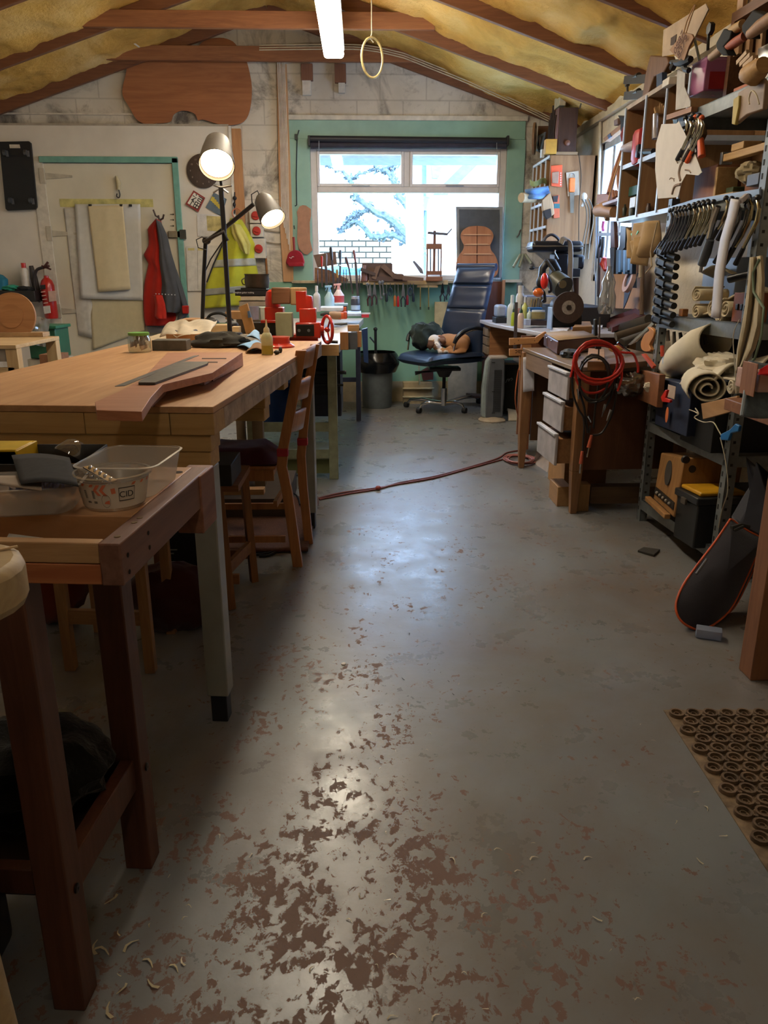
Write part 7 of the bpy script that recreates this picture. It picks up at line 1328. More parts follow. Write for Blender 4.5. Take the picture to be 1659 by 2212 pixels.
# paper template
pt = thing('paper_template', 'large white paper template with brown painted curves hanging on the rack', 'template', K(1450, 425, -.07)); PT_ = [(1429, 268), (1461, 267), (1466, 262), (1480, 290), (1500, 330), (1516, 372), (1508, 379), (1482, 376), (1472, 395), (1466, 420), (1464, 426), (1421, 429), (1415, 365), (1417, 310)]
ks(PT_, -.05, .002).build('sheet', M('#c6c0b8', .7, var=.04), pt); bp = M('#8a7565', .8)
for P_, r in ((((1469, 340), (1475, 348), (1470, 358), (1467, 375), (1470, 390)), .008), (((1470, 398), (1458, 402), (1452, 420)), .008), (((1480, 367), (1488, 368), (1492, 373)), .004), (((1446, 388), (1449, 384), (1454, 386), (1456, 392)), .002), (((1450, 386), (1457, 386)), .002), (((1460, 346), (1464, 352)), .004)): MB().tube(smooth_poly([tuple(K(a, b_, -.0515)) for a, b_ in P_], 4, False), r*.8, 5).build('painted_curve', bp, pt)
# on middle shelf
zB = 1.616
def kb(name, lab, cat, x0, x1, y0, y1, z0, z1, m, bev=.003, rz=0, grp=None): 
    c = Vector(((x0+x1)/2, (y0+y1)/2, (z0+z1)/2)); m_ = FR @ Matrix.Translation(c) @ Matrix.Rotation(rz, 4, 'Z'); mb = MB().box((-(x1-x0)/2, -(y1-y0)/2, -(z1-z0)/2), ((x1-x0)/2, (y1-y0)/2, (z1-z0)/2), m_); return one(name, mb, m, lab, cat, grp, bev=bev)
wb1 = WD('#7a4a2c', '#a36a44', 'z'); wb2 = WD('#a07a48', '#c7a26a', 'y')
a = K(1466, 428, .05); b_ = K(1502, 376, .05)
kb('wooden_box', 'reddish brown wooden box on the middle shelf right of the paper template', 'box', .03, .15, .72, .93, zB, zB+.155, wb1); kb('narrow_box', 'pale narrow wooden frame upright beside the reddish box', 'frame', .02, .12, .695, .715, zB, zB+.14, wb2); kb('brown_block', 'big brown block behind the light shelf strip', 'block', .08, .25, .42, .56, zB, zB+.12, WD('#7c4f3a', '#9e6e56', 'y')); kb('green_offcut', 'dark green offcut between the boxes on the middle shelf', 'offcut', .05, .2, .6, .66, zB, zB+.05, M('#3c4a2c', .6)); kb('pale_offcut', 'flat pale wooden offcut at the front of the middle shelf', 'offcut', .0, .08, .5, .66, zB, zB+.02, wb2)
kb('long_lath', 'long pale lath with a steel end lying high across the middle shelf boxes', 'lath', .02, .06, .33, .66, zB+.155, zB+.185, wb2); kb('steel_end', 'square steel ring on the end of the long pale lath', 'bracket', .015, .065, .66, .68, zB+.145, zB+.195, steel); kb('wedge_block', 'pale wedge block resting on the long lath', 'block', .02, .1, .5, .6, zB+.186, zB+.215, wb2)
kb('brown_wood_block', 'tall brown wood block near the front post on the middle shelf', 'block', .06, .14, .3, .39, zB, zB+.23, wb1); kb('grey_case', 'small grey plastic case at the front end of the middle shelf', 'case', .01, .08, .33, .42, zB+.03, zB+.075, M('#5f6470', .4)); one('cream_rag', crumple(FR @ Vector((.05, .47, zB+.09)), (.05, .06, .04), 3, .3), FAB('#9b8c6c'), 'cream rag stuffed on the middle shelf beside the grey case', 'cloth')
kb('inner_panel', 'dark brown sheet painting the shade at the back of the space under the top shelf', 'panel', .44, .455, .28, 1.1, 1.62, 1.97, M('#2e1d12', .7)); kb('grey_inner_board', 'grey board behind the hanging clamps', 'board', .40, .42, .42, 1.05, 1.13, 1.56, M('#7d828c', .6));  # brown inner panel is painted shade for the dark shelf interior
# felt and cloth between middle and lower shelf
fe = FAB('#b5a687', var=.14, sc=6); zC = 1.111
def spiral(c, ax, r0, r1, turns, ln, th=.006, seed=0, squash=1., n=60):
    """rolled felt sheet, seen end on"""
    c = Vector(c); ax = Vector(ax).normalized(); u = ax.cross(Vector((0, 0, 1))).normalized(); w_ = u.cross(ax)
    def fn(i, j):
        a = 2*pi*turns*i; r = r0+(r1-r0)*i+.008*noise.noise(Vector((a*.6, seed, j))); return c+ax*(ln*j)+u*(r*cos(a))+w_*(r*sin(a)*squash)
    return MB().grid(fn, n, 6)
def felt(lab, c, ax, r0, r1, tn, ln, seed, grp, sq=.9, col=fe): return one('felt_roll', spiral(c, ax, r0, r1, tn, ln, seed=seed, squash=sq), col, lab, 'felt', grp, solid=.006)
g1 = 'felt rolls on the upper felt shelf'; axn = Vector((-.94, -.25, 0)); 
P = lambda x, y, o: K(x, y, o)
for i, (x, y, r1_, l) in enumerate(((1513, 636, .045, 'small folded felt roll at the left of the upper felt shelf'), (1512, 672, .04, 'loose felt curl low at the left on the upper felt shelf'), (1562, 684, .03, 'tight little felt spiral beside the white strip tip'), (1548, 668, .045, 'open felt curl behind the white strip'), (1575, 665, .05, 'felt curl right of the white strip on the upper felt shelf'))): felt(l, P(x, y, .03)+RN*.12, -RN, .008, r1_, 2.2, .14, i, g1, .8)
one('felt_sheet', MB().grid(lambda u, v: K(1520+110*u, 655-45*u+25*v*(1-u*.3)+6*sin(7*u), .05)+RN*(.15*(1-v)-.02)+Vector((0, 0, .03*sin(5*u)*(1-v))), 24, 14), fe, 'crumpled felt sheet draped between the white strip and the front post', 'felt', solid=.008)
one('felt_sheet', MB().grid(lambda u, v: K(1515+60*u, 588+18*v-14*sin(pi*u), .12)+RN*(.1*v), 12, 6), fe, 'flat felt sheet lying high above the other rolls', 'felt', solid=.008)
kb('blue_translucent_box', 'large bluish translucent box at the back of the felt shelf', 'box', .18, .38, .72, 1.04, zC, zC+.27, M('#8592a8', .3, var=.06)); kb('small_cork_block', 'small orange brown block on the edge of the lower shelf beam', 'block', .0, .03, .84, .88, zC, zC+.035, M('#9c6433', .7)); kb('red_hole_box', 'orange brown box with dark holes behind the hanging felt strip', 'box', .02, .12, .32, .42, zC, zC+.12, M('#7c3f1c', .6))
for y_ in (.335, .37): kb('dark_hole_plug', 'dark round plug on the orange brown box', 'plug', .014, .02, y_, y_+.02, zC+.05, zC+.075, black, grp='plugs on the orange brown box')
one('black_pipe', MB().tube([K(1576, 603, -.02), K(1600, 597, .0), K(1625, 592, .02)], .017, 10), M('#14151a', .4), 'black pipe handle poking out above the felt', 'pipe')
hs2 = one('hanging_felt_strip', MB().grid(lambda u, v: K(lp([(1622, 555), (1618, 610), (1612, 650), (1604, 710), (1594, 770), (1590, 800)], v)[0]+(1-u)*0+u*(lp([(1646, 560), (1650, 620), (1648, 670), (1645, 720), (1630, 775), (1598, 806)], v)[0]-lp([(1622, 555), (1618, 610), (1612, 650), (1604, 710), (1594, 770), (1590, 800)], v)[0]), 556+250*v-4*u, -.10-.015*sin(3*pi*u+v)), 14, 30), FAB('#aa9c80', var=.14, sc=8), 'long green edged felt strip hanging down in front of the front post', 'felt', solid=.008)
MB().tube([K(a, b_, -.12) for a, b_ in ((1640, 560), (1626, 590), (1628, 630), (1640, 650), (1650, 665), (1645, 725), (1630, 775), (1597, 806))], .005, 6).build('green_edge', M('#6d7f68', .7), hs2)
# between lower beam and blue crate
zD = .556; fw = FAB('#cfc6b0', var=.1, sc=5)
kb('painted_shade_panel', 'black sheet painting the shade behind the lower felt pile', 'panel', .40, .41, .3, 1.08, .6, 1.04, M('#141417', .8))  # black sheet stands in for the deep shade behind the felt
big = 'cream felt pile on the fourth shelf'
one('felt_roll', MB().tube([K(1440, 805, .1), K(1470, 775, .05), K(1510, 748, .03), K(1545, 735, .02)], [.055, .075, .08, .075], 24, cap=False), fw, 'wide open cream felt tube topmost on the pile', 'felt', big, solid=.008)
one('felt_fold', MB().grid(lambda u, v: K(1437+162*u, 840-70*v*(1-.2*u)-18*u+10*sin(6*u+5*v), -.03)+RN*(.18*v-.02*sin(8*v+3*u))+Vector((0, 0, .012*sin(14*v+4*u))), 34, 24), fw, 'creased cream felt folds in the middle of the pile', 'felt', big, solid=.01)
one('felt_fold', crumple(K(1560, 790, .05), (.10, .14, .05), 12, .35, 40, 26, 1.8), fw, 'crumpled cream felt right of centre in the pile', 'felt', big)
one('felt_fold', crumple(K(1437, 835, .03), (.09, .09, .045), 17, .35, 34, 22, 1.6), fw, 'small rounded felt folds at the left end of the pile', 'felt', big)
felt('big rolled bundle of cream felt at the front of the pile', K(1530, 840, -.10), RD*1.0+RN*.35, .015, .085, 2.6, .26, 3, big, .85, fw)
one('felt_cover', MB().grid(lambda u, v: K(1460+75*u, 860-65*sin(pi*(.15+.6*v))-10*u, -.10)+RN*(.02+.18*v), 20, 16), fw, 'smooth cream felt flap wrapped over the front roll', 'felt', big, solid=.01)
felt('tiny felt spiral at the right end of the pile', K(1588, 835, -.02)+RN*.1, -RN, .006, .03, 2, .12, 5, big, .9, fw)
one('plastic_scoop', MB().ell(K(1440, 777, .0), (.02, .03, .035), n=14), M('#b6cbe8', .3), 'bluish white plastic tip at the rear end of the shelf', 'plastic')
one('red_clip', ks([(1437, 842), (1441, 842), (1436, 860), (1448, 864), (1446, 870), (1430, 868), (1427, 858)], -.14, .012), M('#c92a20', .4), 'bright red bent clip below the left felt folds', 'clip', bev=.002)
random.seed(8)
for i in range(8): one('hanging_tool', MB().tube([K(1430+13*i, 712+2*i, .04), K(1434+13*i+random.uniform(-6, 6), 735+random.uniform(0, 18), .05)], [.008, .011], 8), M(random.choice(['#2b2c33', '#8b8478', '#3c3a3c', '#55504c']), .3, .6), ['leftmost', 'second', 'third', 'fourth', 'fifth', 'sixth', 'seventh', 'rightmost'][i]+' dark metal tool hanging under the lower shelf beam', 'tool', 'metal tools hanging under the lower beam')
one('red_pliers_handle', MB().tube([K(1430, 747, -.02), K(1431, 770, -.02)], .010, 8), M('#b23a22', .4), 'single red handle hanging under the rear end of the beam', 'pliers')
kb('white_card', 'small white tag hung by the rear post above the beam', 'tag', -.005, .0, 1.0, 1.04, 1.12, 1.17, white)
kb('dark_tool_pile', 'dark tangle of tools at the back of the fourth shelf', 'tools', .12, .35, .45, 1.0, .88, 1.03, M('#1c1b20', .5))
one('wooden_drawer_front', MB().beam(K(1384, 830, .02), K(1428, 845, -.08), .03, .16), WD('#74452a', '#94603c', 'x'), 'reddish wooden drawer front sticking out beside the rear post', 'drawer', bev=.003)
bc = thing('navy_crate', 'navy blue card crate with an orange oval sticker on the fourth shelf', 'crate', FR @ Vector((.15, .8, zD))); c0, c1_ = K(1414, 916, -.02), K(1482, 944, -.09)
MB().add([c0, c1_, c1_+RN*.3, c0+RN*.3]+[p+Vector((0, 0, .235)) for p in (c0, c1_, c1_+RN*.3, c0+RN*.3)], [(0,3,2,1),(4,5,6,7),(0,1,5,4),(1,2,6,5),(2,3,7,6),(3,0,4,7)]).build('crate_wall', M('#1d2740', .6, var=.2), bc, bev=.004)
oc_ = K(1446, 896, -.06); m_ = MB(); ex = (c1_-c0).normalized(); pts = [oc_-RN*.012+ex*(.022*cos(a))+Vector((0, 0, .038*sin(a))) for a in [2*pi*i/24 for i in range(24)]]; m_.prism(pts, RN*-.001).build('orange_sticker', M('#d97a4a', .5), bc)
kb('black_crate', 'black plastic crate right of the navy crate', 'crate', -.05, .35, .32, .62, zD, zD+.2, M('#101114', .6)); kb('white_card', 'cream card tucked over the rim of the navy crate', 'card', -.098, -.095, .62, .70, zD+.19, zD+.25, M('#b5a193', .7))
one('plywood_scrap', ks([(1514, 872), (1592, 855), (1592, 886), (1518, 906)], -.13, .012), WD('#9a7048', '#c1986a', 'y', .6), 'tan plywood scrap leaning on the black crate', 'wood', bev=.002)
one('white_string', MB().tube(smooth_poly([tuple(K(a, b_, -.14)) for a, b_ in ((1489, 885), (1500, 889), (1508, 893), (1502, 882), (1509, 894), (1500, 902), (1520, 912), (1540, 912), (1552, 930), (1560, 945))], 4, False), .0025, 5), M('#b8b09c', .8), 'tangled white string hanging under the plywood scrap', 'string'); one('white_string', MB().tube(smooth_poly([tuple(K(a, b_, -.14)) for a, b_ in ((1598, 690), (1584, 725), (1588, 800), (1590, 850))], 4, False), .002, 5), M('#b8b09c', .8), 'single white thread hanging from the upper felt shelf', 'string')
one('white_string', MB().tube(smooth_poly([tuple(K(a, b_, -.15)) for a, b_ in ((1556, 945), (1568, 1000), (1572, 1060), (1560, 1100), (1552, 1140))], 4, False), .0025, 5), M('#a59e8c', .8), 'pale cord trailing down in front of the tool box', 'string')
one('blue_tag', ks([(1576, 928), (1588, 915), (1597, 920), (1594, 932), (1578, 936), (1572, 952), (1556, 950), (1556, 938)], -.16, .012), M('#1f69a8', .4), 'bright blue plastic tag tied to the front post', 'tag', bev=.003)
# lower shelf: amplifier, tool box
am = thing('radio_amplifier', 'tan wooden practice amplifier leaning on the bottom rack shelf', 'amplifier', K(1450, 1095, .02)); TA = WD('#8a6032', '#b5854c', 'z', .8)
A_ = [K(1411, 1078, -.01), K(1428, 978, .03), K(1478, 990, -.02), K(1455, 1118, -.05)]
MB().prism(A_, RN*.30).build('cabinet', TA, am, bev=.006); c = (A_[0]+A_[1]+A_[2]+A_[3])/4; e1 = (A_[3]-A_[0]).normalized(); e2 = (A_[1]-A_[0]).normalized(); nn = e1.cross(e2).normalized(); nn = nn if nn.x < 0 else -nn
MB().prism([c+e2*.045+e1*(.045*cos(a))+e2*(.062*sin(a)) for a in [2*pi*i/28 for i in range(28)]], nn*.006).build('speaker_grille', M('#45403b', .9), am); MB().prism([A_[0]+e1*.02+e2*.035+nn*.001, A_[3]-e1*.01+e2*.035+nn*.001, A_[3]-e1*.01+e2*.07+nn*.001, A_[0]+e1*.02+e2*.07+nn*.001], nn*.006).build('control_panel', M('#29231f', .5), am)
for i in range(5): MB().ell(A_[0].lerp(A_[3], .22+.15*i)+e2*.052+nn*.012, (.008, .008, .008), n=10, k=6).build('knob', M('#a59d92', .4), am)
MB().beam(A_[0]+nn*.03, A_[3]+nn*.03, .03, .025).build('front_lip', TA, am, bev=.004)
for a_, b2 in ((1474, 1000), (1487, 1020)): MB().lathe([(0, 0), (.02, 0), (.018, .015), (0, .015)], W(a_+6, b2-8, 3.55), 16, Matrix.Rotation(pi/2, 3, 'X')).build('side_knob', black, am)
tb = thing('tool_box', 'black plastic tool box with a yellow lid on the bottom rack shelf', 'toolbox', G(1510, 1185, .13)); q0, q1, q2 = K(1453, 1158, -.04), K(1496, 1186, -.06), None
ez = Vector((0, 0, .21)); rr_ = RN*.24; MB().add([q0, q1, q1+rr_, q0+rr_, q0+ez, q1+ez, q1+rr_+ez, q0+rr_+ez], [(0,3,2,1),(4,5,6,7),(0,1,5,4),(1,2,6,5),(2,3,7,6),(3,0,4,7)]).build('box_body', M('#191a1b', .5, var=.2), tb, bev=.008)
o1 = [q0+ez+Vector((-.012, .012, 0)), q1+ez+Vector((-.012, -.012, 0)), q1+rr_+ez+Vector((.012, -.012, 0)), q0+rr_+ez+Vector((.012, .012, 0))]; MB().add(o1+[p+Vector((0, 0, .035)) for p in o1], [(0,3,2,1),(4,5,6,7),(0,1,5,4),(1,2,6,5),(2,3,7,6),(3,0,4,7)]).build('lid', M('#222324', .45), tb, bev=.006)
o2 = [o1[0].lerp(o1[2], .08)+Vector((0, 0, .035)), o1[1].lerp(o1[3], .08)+Vector((0, 0, .035)), o1[2].lerp(o1[0], .1)+Vector((0, 0, .035)), o1[3].lerp(o1[1], .1)+Vector((0, 0, .035))]; MB().prism(o2, (0, 0, .022)).build('yellow_lid_panel', M('#c79319', .45), tb, bev=.008)
c = (q0+q1)/2+ez*.98; MB().cbox(c+Vector((-.016, 0, .0)), (.012, .05, .03)).build('latch', M('#4c4237', .5), tb, bev=.003)
kb('black_case', 'black case with a handle at the back right of the bottom shelf', 'case', .18, .42, .30, .55, .13, .36, M('#17181a', .6), .01)
# gig bag leaning, bench leg, bench top at right
gb2 = thing('gig_bag', 'charcoal guitar gig bag with orange piping leaning at the right', 'bag', G(1540, 1385)+Vector((.1, 0, 0)))
ob = [(1580, 1122), (1572, 1130), (1545, 1170), (1505, 1222), (1475, 1265), (1461, 1300), (1462, 1325), (1475, 1345), (1498, 1358), (1512, 1360), (1540, 1350), (1575, 1320), (1600, 1275), (1625, 1220), (1645, 1175), (1648, 1164), (1618, 1148), (1598, 1135)]
def gy(x, y): return 2.62+(1380-y)*.0011+(x-1500)*.0004
fp = [W(x, y, gy(x, y)) for x, y in smooth_poly(ob, 3)]; n = len(fp); cen = sum(fp, Vector())/n; nv = (fp[10]-fp[0]).cross(fp[30]-fp[0]).normalized(); nv = nv if nv.y < 0 else -nv
rings = [[p.lerp(cen, t_)+nv*(.05*(1-(1-t_)**2)) for p in fp] for t_ in (0, .15, .35, .6, .85)]; back_ = [p+Vector((.07, .10, -.03)) for p in fp]
vs = back_+[p for r_ in rings for p in r_]+[cen+nv*.05]; fs = [(i*n+j, i*n+(j+1) % n, (i+1)*n+(j+1) % n, (i+1)*n+j) for i in range(5) for j in range(n)]+[(5*n+j, 5*n+(j+1) % n, 6*n) for j in range(n)]+[tuple(range(n))]
MB().add(vs, fs, True).build('bag_body', FAB('#35343a', var=.22, sc=5, w=180), gb2); po = M('#c9572a', .5)
MB().tube(fp, .0045, 8, closed=True).build('orange_piping', po, gb2); MB().tube([p+Vector((.0, 0, -.0)) for p in back_], .0045, 8, closed=True).build('orange_piping', po, gb2)
MB().tube([W(1504, 1240, gy(1504, 1240)-.05), W(1527, 1208, gy(1527, 1208)-.055)], .005, 8).build('zip_pull', M('#5c5a5c', .6), gb2); MB().tube([W(1580, 1140, 2.82), W(1600, 1134, 2.83), W(1618, 1138, 2.84)], .008, 6).tube([W(1586, 1146, 2.81), W(1606, 1137, 2.82)], .006, 6).build('carry_loop', M('#2b2926', .8), gb2)
MB().prism([W(1598, 1132, 2.95), W(1628, 1080, 2.98), W(1662, 1030, 3.0), (1.62, 3.0, .55), W(1690, 1165, 2.9), W(1650, 1164, 2.9)], (0, .09, 0)).build('bag_neck', FAB('#3a3b42', var=.15), gb2, bev=.01)
one('clear_plastic_box', MB().rbox(G(1520, 1385)+Vector((.03, .03, .02)), (.09, .05, .035), .004, (0, 0, -.4)), GL('#b9c6e0', .15, .5, 'clear_plastic', .6), 'small clear plastic box on the floor under the gig bag', 'box')
rb = thing('right_bench', 'dark timber workbench leg and top cutting in at the right edge', 'workbench', (1.5, 2.25, 0)); dk2 = WD('#70442a', '#99653f', 'z', .8, .5)
p0 = G(1611, 1450); p1 = G(1632, 1471); MB().box((p1.x-.0-.018, p1.y-.0, 0), (p1.x+.16, p1.y+.085, .80)).build('leg', dk2, rb, bev=.004)
MB().box((p1.x+.1, p1.y-.03, .80), (2.1, 2.95, .845)).build('bench_top', WD('#70442a', '#99653f', 'x', .8, .5), rb, bev=.004); MB().box((p1.x+.16, p1.y+.02, .72), (2.1, p1.y+.07, .80)).build('apron', WD('#70442a', '#99653f', 'x', .8, .5), rb)
MB().box((2.0, 2.8, 0), (2.08, 2.9, .8)).build('leg', dk2, rb)
Yc = 2.62
cp = one('grey_carpet_piece', MB().grid(lambda u, v: W(1602+120*u+18*(1-v)*(1-u), 780+118*v+6*sin(4*u), Yc-.02*sin(3*u)-.1*v*(1-u)), 18, 18), FAB('#5d6a72', sc=40, w=150, st=.9), 'blue grey carpet piece draped at the right edge', 'carpet', solid=.012)
MB().tube([W(1602+18*(1-v/10), 780+11.8*v, Yc-.02-.01*v) for v in range(11)], .006, 6).build('frayed_edge', M('#8c98a0', .9), cp)
one('pink_wood_block', fbox(1636, 804, 1700, 848, Yc-.12, .16), WD('#b08878', '#c9a79a', 'x'), 'pinkish planed wood block on the grey carpet piece', 'block', bev=.003); one('brown_wood_edge', fbox(1629, 786, 1637, 858, Yc-.14, .1), WD('#7d4e30', '#a56f48', 'z'), 'thin brown upright strip left of the pink wood block', 'wood', bev=.002)
one('red_cloth', MB().grid(lambda u, v: W(1641+60*u-2*v, 806-28*(1-v)*(.3+u)+4*v, Yc-.16-.03*sin(3*u)*v), 12, 8), FAB('#c01f22'), 'bright red cloth over the pink wood block', 'cloth', solid=.01)
# ================================================================ desk on the right
DK = frame(1.165, 4.16, .04); dw = WD('#5b3b25', '#7f5636', 'z', .8, .5); dt = thing('writing_desk', 'old brown desk with tapered legs and pale fronted drawers on the right', 'desk', (1.5, 4.7, 0), .04)
def db(a, b_): return MB().box(a, b_, DK)
db((-.02, -.02, .805), (.68, 1.15, .83)).build('desk_top', WD('#6e5b4a', '#937f6b', 'y', .8, .35), dt, bev=.005)
for (x, y, px_) in ((.035, .01, 0), (.0, 1.10, 0), (.62, .01, 0), (.62, 1.08, 0)):
    l = MB(); a = DK @ Vector((x, y, 0)); 
    for z0, z1_, s0, s1 in ((0, .25, .018, .03), (.25, .805, .03, .032)): l.add([DK @ Vector((x+dx*(s0 if k_ == 0 else s1), y+dy*(s0 if k_ == 0 else s1), (z0, z1_)[k_])) for k_ in (0, 1) for dx, dy in ((-1, -1), (1, -1), (1, 1), (-1, 1))], [(3,2,1,0),(4,5,6,7),(0,1,5,4),(1,2,6,5),(2,3,7,6),(3,0,4,7)])
    l.build('leg', WD('#6f4a2a', '#9c7047', 'z'), dt, bev=.003)
db((.03, .02, .25), (.66, .04, .80)).build('side_panel', WD('#50301c', '#6f452a', 'z', .5), dt); db((.05, 1.08, .2), (.66, 1.1, .8)).build('side_panel', WD('#3c281b', '#57391f', 'z', .5), dt); db((.06, .42, .25), (.62, .44, .8)).build('inner_panel', WD('#50301c', '#6f452a', 'z', .5), dt); db((.05, .04, .255), (.62, .43, .27)).build('pedestal_floor', dw, dt)
db((-.015, .44, .70), (.0, 1.07, .805)).build('apron', WD('#6d5644', '#8f7560', 'y'), dt)
pf = M('#a5a0a3', .5, var=.18, sc=9)
for i, (z0, z1_, o) in enumerate(((.64, .79, .015), (.46, .63, .035), (.27, .45, .06))):
    d_ = db((-.02-o, .05, z0), (-.003-o, .43, z1_)).build('drawer_front', pf, dt, bev=.004); db((-.003-o, .06, z0+.01), (.3, .42, z1_-.03)).build('drawer_box', WD('#7a5230', '#9d7246', 'y'), d_); db((-.03-o, .05, z1_-.012), (-.003-o, .43, z1_+.003)).build('drawer_lip', M('#bfc0ca', .4), d_, bev=.003)
one('white_board_scrap', MB().prism([G(1152, 1000), G(1182, 1020), G(1195, 958, .18)*1.0, G(1172, 930, .28)], (.012, 0, 0)), M('#b5a9a4', .6, var=.12), 'white board scrap propped under the desk', 'board'); one('cardboard_box', MB().box((1.24, 4.55, 0), (1.5, 4.95, .22)), card, 'cardboard box behind the white board scrap under the desk', 'box', bev=.003)
one('timber_block', MB().box((1.22, 4.20, 0), (1.30, 4.28, .16)), WD('#8a6238', '#b08650', 'z'), 'upright timber block beneath the desk drawers', 'block', bev=.002); one('timber_block', MB().box((1.14, 4.30, 0), (1.22, 4.5, .12)), WD('#8a6238', '#b08650', 'y'), 'grey faced timber block on its side beneath the desk drawers', 'block', bev=.003); one('long_beam', MB().box((1.31, 4.22, .04), (1.85, 4.30, .14)), WD('#4c3826', '#6d543a', 'x'), 'long dusty beam lying under the desk', 'beam')
# things on the desk
dz = .83
ci = thing('instrument_case', 'brown leatherette case with pale top lying along the desk', 'case', G(1230, 745, dz)); a, b_, c_, d_ = G(1174, 748, dz), G(1203, 768, dz), G(1290, 758, dz), G(1250, 738, dz); hh_ = Vector((0, 0, .09))
MB().add([a, b_, c_, d_, a+hh_, b_+hh_, c_+hh_, d_+hh_], [(0,3,2,1),(4,5,6,7),(0,1,5,4),(1,2,6,5),(2,3,7,6),(3,0,4,7)]).build('case_body', M('#55332b', .45), ci, bev=.012); MB().add([p+hh_*1.01 for p in (a, b_, c_, d_)], [(0, 1, 2, 3)]).build('pale_top', M('#9d8467', .6), ci, solid=.002)
for t_ in (.25, .6): MB().ell(a.lerp(b_, t_)+hh_*.75+Vector((-.004, 0, 0)), (.004, .012, .007), n=8, k=6).build('catch', chrome, ci)
one('striped_glove', crumple(G(1232, 772, dz)+Vector((0, 0, .02)), (.055, .07, .028), 6, .3), M('#2e3234', .6, var=.5, sc=60), 'dark crumpled glove on the desk edge', 'glove')
t = thing('wooden_cam_clamp', 'tan wooden cam clamp with a steel bar standing at the far desk corner', 'clamp', W(1125, 775, 5.35)); tw = WD('#a9733f', '#cf9a62', 'x', 1.)
Yc2 = 5.32; slab([(1101, 731), (1158, 729), (1158, 742), (1122, 744), (1101, 746)], Yc2, .03).build('upper_arm', tw, t, bev=.002); slab([(1158, 728), (1178, 716), (1181, 718), (1162, 741), (1156, 741)], Yc2-.006, .025).build('cam_lever', tw, t, bev=.002); slab([(1101, 754), (1157, 753), (1158, 767), (1101, 769)], Yc2, .03).build('lower_arm', tw, t, bev=.002); slab([(1122, 767), (1128, 744), (1148, 744), (1148, 800), (1122, 800)], Yc2+.005, .02).build('spine', tw, t, bev=.002)
slab([(1112, 653), (1119, 653), (1116, 760), (1109, 760)], Yc2+.012, .006).build('steel_bar', M('#74737c', .35, .8), t); text('StewMac', .045, W(1138, 760.5, Yc2-.0012), (pi/2, pi, 0), M('#3b2417', .7), t)
for a_, b2 in ((1120, 735), (1155, 736), (1112, 742), (1114, 757)): MB().ell(W(a_, b2, Yc2), (.003, .002, .003), n=8, k=6).build('rivet', black, t)
one('white_notes', MB().grid(lambda u, v: W(1130+24*u, 772+75*v-3*u, 5.22-.02*v), 6, 8), M('#c6c8d6', .6), 'white notes hanging at the far front corner of the desk', 'paper', solid=.002)
cs = thing('cable_stand', 'thin steel clamp rod rising through the coiled red cable at the desk edge', 'rod', W(1290, 800, 4.05)); MB().tube([W(1296, 685, 4.07), W(1292, 800, 4.07)], .0045, 8).build('rod', M('#6e655c', .3, .7), cs); MB().rbox(W(1292, 750, 4.06), (.03, .02, .02), .004).build('sliding_jaw', black, cs); slab([(1285, 690), (1291, 689), (1292, 725), (1285, 726)], 4.09, .03).build('grip', M('#1d1d1e', .5), cs, bev=.004); MB().rbox(W(1290, 799, 4.07), (.035, .02, .008), .003).build('foot', M('#6e655c', .3, .7), cs)
random.seed(5)
def coil(name, lab, cx, cy, rx, ry, n, col, r, Y=4.0, sp=5, cat='cable', grp=None, tails=()):
    pts = []
    for i in range(n*18): a = 2*pi*i/18; k_ = i/(n*18); pts.append((cx+(rx+sp*sin(3*k_*pi+1))*cos(a)+sp*.5*sin(5*k_*2), cy+(ry+sp*cos(4*k_*pi))*sin(a)+6*k_, Y-.045+.03*sin(a*.5+5*k_)))
    t = thing(name, lab, cat, W(cx, cy+ry, Y), 0, grp); MB().tube([W(*p) for p in pts], r, 7).build('cable', col, t)
    for P_ in tails: MB().tube(smooth_poly([tuple(W(a_, b2, Y-.03)) for a_, b2 in P_], 4, False), r, 6).build('cable_tail', col, t)
    return t
cr = coil('red_cable_coil', 'bright red cable coiled and hung over the desk edge', 1291, 780, 50, 44, 5, M('#b8281c', .4), .0065, tails=(((1336, 760), (1350, 762), (1368, 765), (1378, 790), (1378, 805)), ((1242, 770), (1236, 800), (1232, 815)), ((1243, 790), (1245, 820), (1262, 845), (1290, 848), (1318, 830), (1330, 800)), ((1341, 780), (1343, 815), (1334, 845))))
bcoil = coil('black_cable_coil', 'tangle of black leads hanging inside the red coil', 1285, 815, 34, 50, 3, M('#1f1c1b', .5), .006, Y=4.03, tails=(((1236, 800), (1238, 850), (1250, 885), (1262, 910), (1258, 980)), ((1258, 780), (1252, 840), (1262, 880), (1270, 935), (1275, 920)), ((1330, 790), (1322, 850), (1308, 880)), ((1335, 800), (1330, 860), (1320, 900), (1300, 935), (1280, 940)), ((1295, 815), (1286, 880), (1282, 925))))
for x, y, dx_, dy_ in ((1278, 940, -8, 38), (1258, 975, -4, 38)): 
    p_ = MB().tube([W(x, y, 3.99), W(x+dx_*.8, y+dy_*.7, 3.99)], [.008, .011], 10).build('orange_plug', M('#b3563c', .5), bcoil); MB().tube([W(x+dx_*.8, y+dy_*.7, 3.99), W(x+dx_*1.3, y+dy_*1.25, 3.99)], .005, 8).build('plug_tip', chrome, p_)
for x, y, dx_, dy_ in ((1308, 873, -8, 28), (1320, 885, -9, 24), (1249, 840, 1, 22), (1332, 828, 2, 18), (1270, 898, 7, 14)): MB().tube([W(x, y, 3.99), W(x+dx_*.5, y+dy_*.5, 3.99), W(x+dx_, y+dy_, 3.99)], [.008, .006, .003], 8).build('metal_plug', chrome, bcoil)
